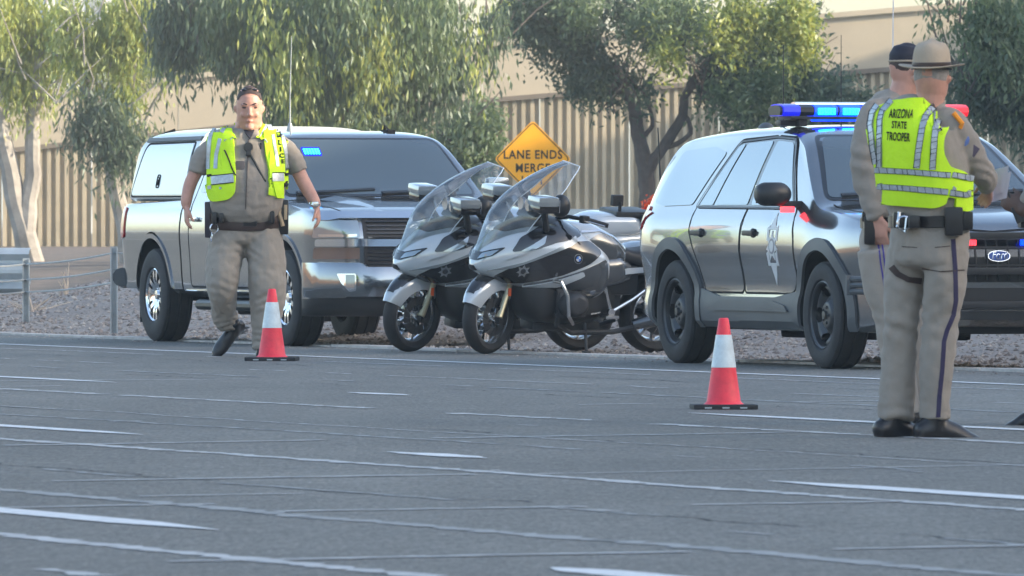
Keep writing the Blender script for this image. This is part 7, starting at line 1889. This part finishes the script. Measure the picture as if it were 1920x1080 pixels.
# ------------------------------------------------------------------ 3. second officer just beyond, in a dark cap
def second_officer():
    ox, oy = 1690, 795
    root, s = person_root(ox, oy, 'officer in a dark cap half hidden behind the trooper, one arm hanging down')
    J = lambda px, py, y=0.0: Vector(((px - ox) / s, y, (oy - py) / s)); m = lambda p: p / s
    f = frame_f(70); sd_ = Vector((f.y, -f.x, 0))
    rings = [(470, 1672, 0.20, 0.155), (430, 1675, 0.195, 0.15), (380, 1675, 0.205, 0.155), (320, 1672, 0.22, 0.16), (260, 1670, 0.23, 0.155), (222, 1668, 0.225, 0.135), (200, 1676, 0.16, 0.11), (184, 1686, 0.085, 0.085)]
    tp = [J(cx, py) for (py, cx, a, b_) in rings]; tr = [(a, b_) for (py, cx, a, b_) in rings]
    SN = J(1637, 222, -0.10); EN = J(1620, 320, -0.16); WN = J(1642, 408, -0.20)
    SF = J(1700, 222, 0.20); EF = J(1715, 320, 0.26); WF = J(1760, 390, 0.30)
    sh = MB(); loft(sh, tp, tr, sd_, 32, 0.25)
    loft(sh, [J(1656, 212, -0.04), SN, J(1624, 270, -0.14), EN, J(1632, 370, -0.18), WN], [0.085, 0.088, 0.080, 0.072, 0.062, 0.052], f, 22, 0.2)
    loft(sh, [J(1690, 215, 0.1), SF, EF, WF], [0.085, 0.085, 0.065, 0.05], f, 18, 0.3)
    loft(sh, [J(1688, 186), J(1690, 176)], [0.076, 0.07], sd_, 20, 0.2)
    fuse(sh, 'shirt', M_KHAKI, root, 0.0095, 3, amp=0.012, nscale=9, folds=[(EN, 0.15, (0.2, 0, 1), 70, 0.007), (WN, 0.08, (0, 0, 1), 110, 0.005)])
    b = MB(); loft(b, tp, [(a * 0.86, d_ * 0.84) for a, d_ in tr], sd_, 24, 0.2)
    loft(b, [SN, EN, WN], [0.055, 0.046, 0.032], f, 14); loft(b, [SF, EF, WF], [0.055, 0.046, 0.032], f, 14)
    hand(b, WN, (0.15, 0.05, -1), (0.3, 0.8, 0), (1, 0, 0.1), 1.08, 0.45); hand(b, WF, (0.8, 0.2, -0.4), (0, 0, -1), (0, -1, 0), 1.0, 0.5)
    for (hx, kx, fx, yy) in ((1655, 1668, 1690, -0.09), (1690, 1700, 1712, 0.09)): loft(b, [J(hx, 470, yy), J(kx, 620, yy), J(fx, 770, yy)], [0.085, 0.055, 0.038], sd_, 14)
    Pf, hs, hf, hu = head(b, J(1703, 134), frame_f(68), m(29), m(42), J(1690, 186), 0.070)
    body = fuse(b, 'body', M_SKIN, root, 0.0075, 3)
    hm = MB(); loft(hm, [Pf(0, -0.15, -0.05), Pf(0, -0.08, 0.3), Pf(0, 0, 0.7)], [(m(28), m(31)), (m(30.5), m(35)), (m(25), m(30))], hs, 24, 0.3); fuse(hm, 'hair', M_HAIR, body, 0.010, 2, cuts=[(Pf(0, 0.3, 0.3), hf)])
    cm = MB(); loft(cm, [Pf(0, 0.0, 0.42), Pf(0, 0.0, 0.72), Pf(0, 0.02, 1.0), Pf(0, 0.05, 1.16)], [(m(32), m(37)), (m(32), m(37)), (m(27), m(31)), (m(13), m(15))], hs, 28, 0.4)
    loft(cm, [Pf(0, 0.95, 0.47), Pf(0, 1.35, 0.42), Pf(0, 1.6, 0.36)], [(m(25), m(3)), (m(23), m(2.4)), (m(16), m(2))], hs, 18, 0.3)
    fuse(cm, 'cap', M_CAPN, body, 0.008, 3)
    t = MB(); t.tube([Pf(math.cos(a) * 1.13, math.sin(a) * 1.05, 0.46 + 0.0 * a) for a in [PI * k / 8 - PI for k in range(9)]], m(2.0), 6); t.build('cap_braid', M_HATF, body)
    tr_ = MB(); loft(tr_, [J(1674, 425), J(1673, 450), J(1673, 490)], [(0.195, 0.15), (0.20, 0.165), (0.19, 0.16)], sd_, 28, 0.3)
    loft(tr_, [J(1652, 470, -0.09), J(1656, 530, -0.09), J(1672, 604, -0.09), J(1686, 690, -0.08), J(1694, 775, -0.08)], [(0.11, 0.13), (0.10, 0.118), (0.086, 0.095), (0.08, 0.088), (0.08, 0.09)], sd_, 24, 0.1)
    loft(tr_, [J(1690, 470, 0.09), J(1694, 530, 0.09), J(1700, 604, 0.09), J(1708, 690, 0.09), J(1714, 775, 0.09)], [(0.11, 0.13), (0.10, 0.118), (0.086, 0.095), (0.08, 0.088), (0.08, 0.09)], sd_, 24, 0.1)
    tro = fuse(tr_, 'trousers', M_TROU2, root, 0.011, 4, amp=0.009, nscale=6, folds=[(J(1665, 600), 0.14, (0.4, 0, 1), 70, 0.008)]); bq = bvh_of(tro)
    for dx in (-3.6, 3.6):
        t = MB()
        for q in band([(1648 + dx, 452), (1652 + dx, 490), (1660 + dx, 540), (1672 + dx, 604), (1690 + dx, 700), (1700 + dx, 770)], 2.6, False): drape(t, [((p[0] - ox) / s, (oy - p[1]) / s) for p in q], 'y', -1, bq, 0.003, cell=0.03, start=2.0)
        t.build('side_stripe', mat('purple_stripe', (0.06, 0.04, 0.26), 0.8), tro, angle=60, clean=False)
    shoe('shoe', root, J(1692, 772, -0.08), J(1750, 780, 0.0), M_SHOE, 1.1); shoe('shoe', root, J(1712, 772, 0.09), J(1770, 780, 0.17), M_SHOE, 1.1)
    t = MB(); t.sheet([[J(1674, 418) + sd_ * math.cos(a) * 0.203 * k_ + f * math.sin(a) * 0.158 * k_ + Vector((0, 0, dz)) for a in [2 * PI * k / 40 for k in range(41)]] for dz, k_ in ((-0.030, 1.0), (-0.027, 1.04), (0.027, 1.04), (0.030, 1.0))]); t.build('belt', M_LEATH, root)
    t = MB(); t.box(J(1628, 432, -0.16), (m(11), 0.05, m(27)), bev=0.02); t.box(J(1620, 406, -0.16), (m(6), 0.03, m(10)), bev=0.01); t.build('holster', M_LEATH, root)
second_officer()

# ------------------------------------------------------------------ 4. third officer, mostly beyond the right edge
def third_officer():
    ox, oy = 1975, 797
    root, s = person_root(ox, oy, 'officer mostly beyond the right edge, dark hand holding a short black radio')
    J = lambda px, py, y=0.0: Vector(((px - ox) / s, y, (oy - py) / s)); m = lambda p: p / s
    f = frame_f(-70); sd_ = Vector((f.y, -f.x, 0))
    rings = [(470, 1978, 0.19, 0.15), (430, 1978, 0.185, 0.145), (340, 1978, 0.20, 0.15), (262, 1978, 0.22, 0.145), (228, 1978, 0.21, 0.13), (206, 1976, 0.15, 0.10), (190, 1974, 0.085, 0.085)]
    tp = [J(cx, py) for (py, cx, a, b_) in rings]; tr = [(a, b_) for (py, cx, a, b_) in rings]
    S1 = J(1972, 232, -0.20); E1 = J(1952, 335, -0.22); W1 = J(1915, 396, -0.20); S2 = J(1972, 232, 0.20); E2 = J(1975, 340, 0.24); W2 = J(1975, 420, 0.20)
    sh = MB(); loft(sh, tp, tr, sd_, 30, 0.25); loft(sh, [J(1975, 222, -0.08), S1, E1], [0.08, 0.08, 0.066], f, 20, 0.3); loft(sh, [E1, W1.lerp(E1, 0.25)], [0.064, 0.05], f, 18, 0.3)
    loft(sh, [J(1975, 222, 0.08), S2, E2, W2], [0.08, 0.08, 0.062, 0.045], f, 18, 0.3); fuse(sh, 'shirt', M_KHAKI, root, 0.011, 4, amp=0.007)
    b = MB(); loft(b, tp, [(a * 0.86, d_ * 0.84) for a, d_ in tr], sd_, 24, 0.2); loft(b, [S1, E1, W1], [0.055, 0.046, 0.034], f, 14); loft(b, [S2, E2, W2], [0.055, 0.046, 0.032], f, 14)
    hand(b, W1, (-0.55, 0.15, 0.35), (-0.2, 0.9, 0.3), (0, 0, 1), 1.12, 0.95); hand(b, W2, (0, 0, -1), (0, -1, 0), (-1, 0, 0), 1.0, 0.4)
    for (hx, fx, yy) in ((1972, 1952, -0.09), (1984, 1990, 0.09)): loft(b, [J(hx, 470, yy), J(hx, 620, yy), J(fx, 772, yy)], [0.085, 0.055, 0.038], sd_, 14)
    Pf, hs, hf, hu = head(b, J(1970, 140), f, m(28), m(41), J(1974, 192), 0.066)
    body = fuse(b, 'body', M_SKIN2, root, 0.009, 3)
    hm = MB(); loft(hm, [Pf(0, -0.10, 0.1), Pf(0, -0.05, 0.9)], [(m(30), m(34)), (m(22), m(26))], hs, 22, 0.3); fuse(hm, 'hair', M_HAIR, body, 0.011, 2, cuts=[(Pf(0, 0.45, 0.3), hf)])
    tr_ = MB(); loft(tr_, [J(1978, 425), J(1978, 490)], [(0.19, 0.15), (0.20, 0.16)], sd_, 28, 0.3)
    for (hx, fx, yy) in ((1972, 1952, -0.09), (1984, 1990, 0.09)): loft(tr_, [J(hx, 470, yy), J(hx, 620, yy), J(fx + 4, 780, yy)], [0.115, 0.09, 0.085], sd_, 22, 0.1)
    fuse(tr_, 'trousers', M_TROU, root, 0.012, 4, amp=0.009)
    shoe('shoe', root, J(1950, 774, -0.09), J(1880, 786, -0.02), M_SHOE, 1.1); shoe('shoe', root, J(1990, 774, 0.09), J(1925, 780, 0.15), M_SHOE, 1.1)
    t = MB(); t.box(J(1978, 418), (0.19, 0.16, 0.03), bev=0.028); t.build('belt', M_LEATH, root)
    q = root.location + J(1905, 402, -0.19)
    rd_ = empty('handheld_radio', q, 0, 'small black radio with a stub antenna gripped in the dark hand at the right edge', 'radio')
    t = MB(); t.box((0.0, 0.0, 0.0), (0.022, 0.016, 0.045), Matrix.Rotation(R(-22), 3, 'Y'), bev=0.006); t.build('casing', M_BPLAST, rd_)
    t = MB(); t.tube([(-0.018, 0, 0.035), (-0.055, 0, 0.125)], [0.008, 0.006], 8); t.build('antenna', M_BPLAST, rd_)
third_officer()
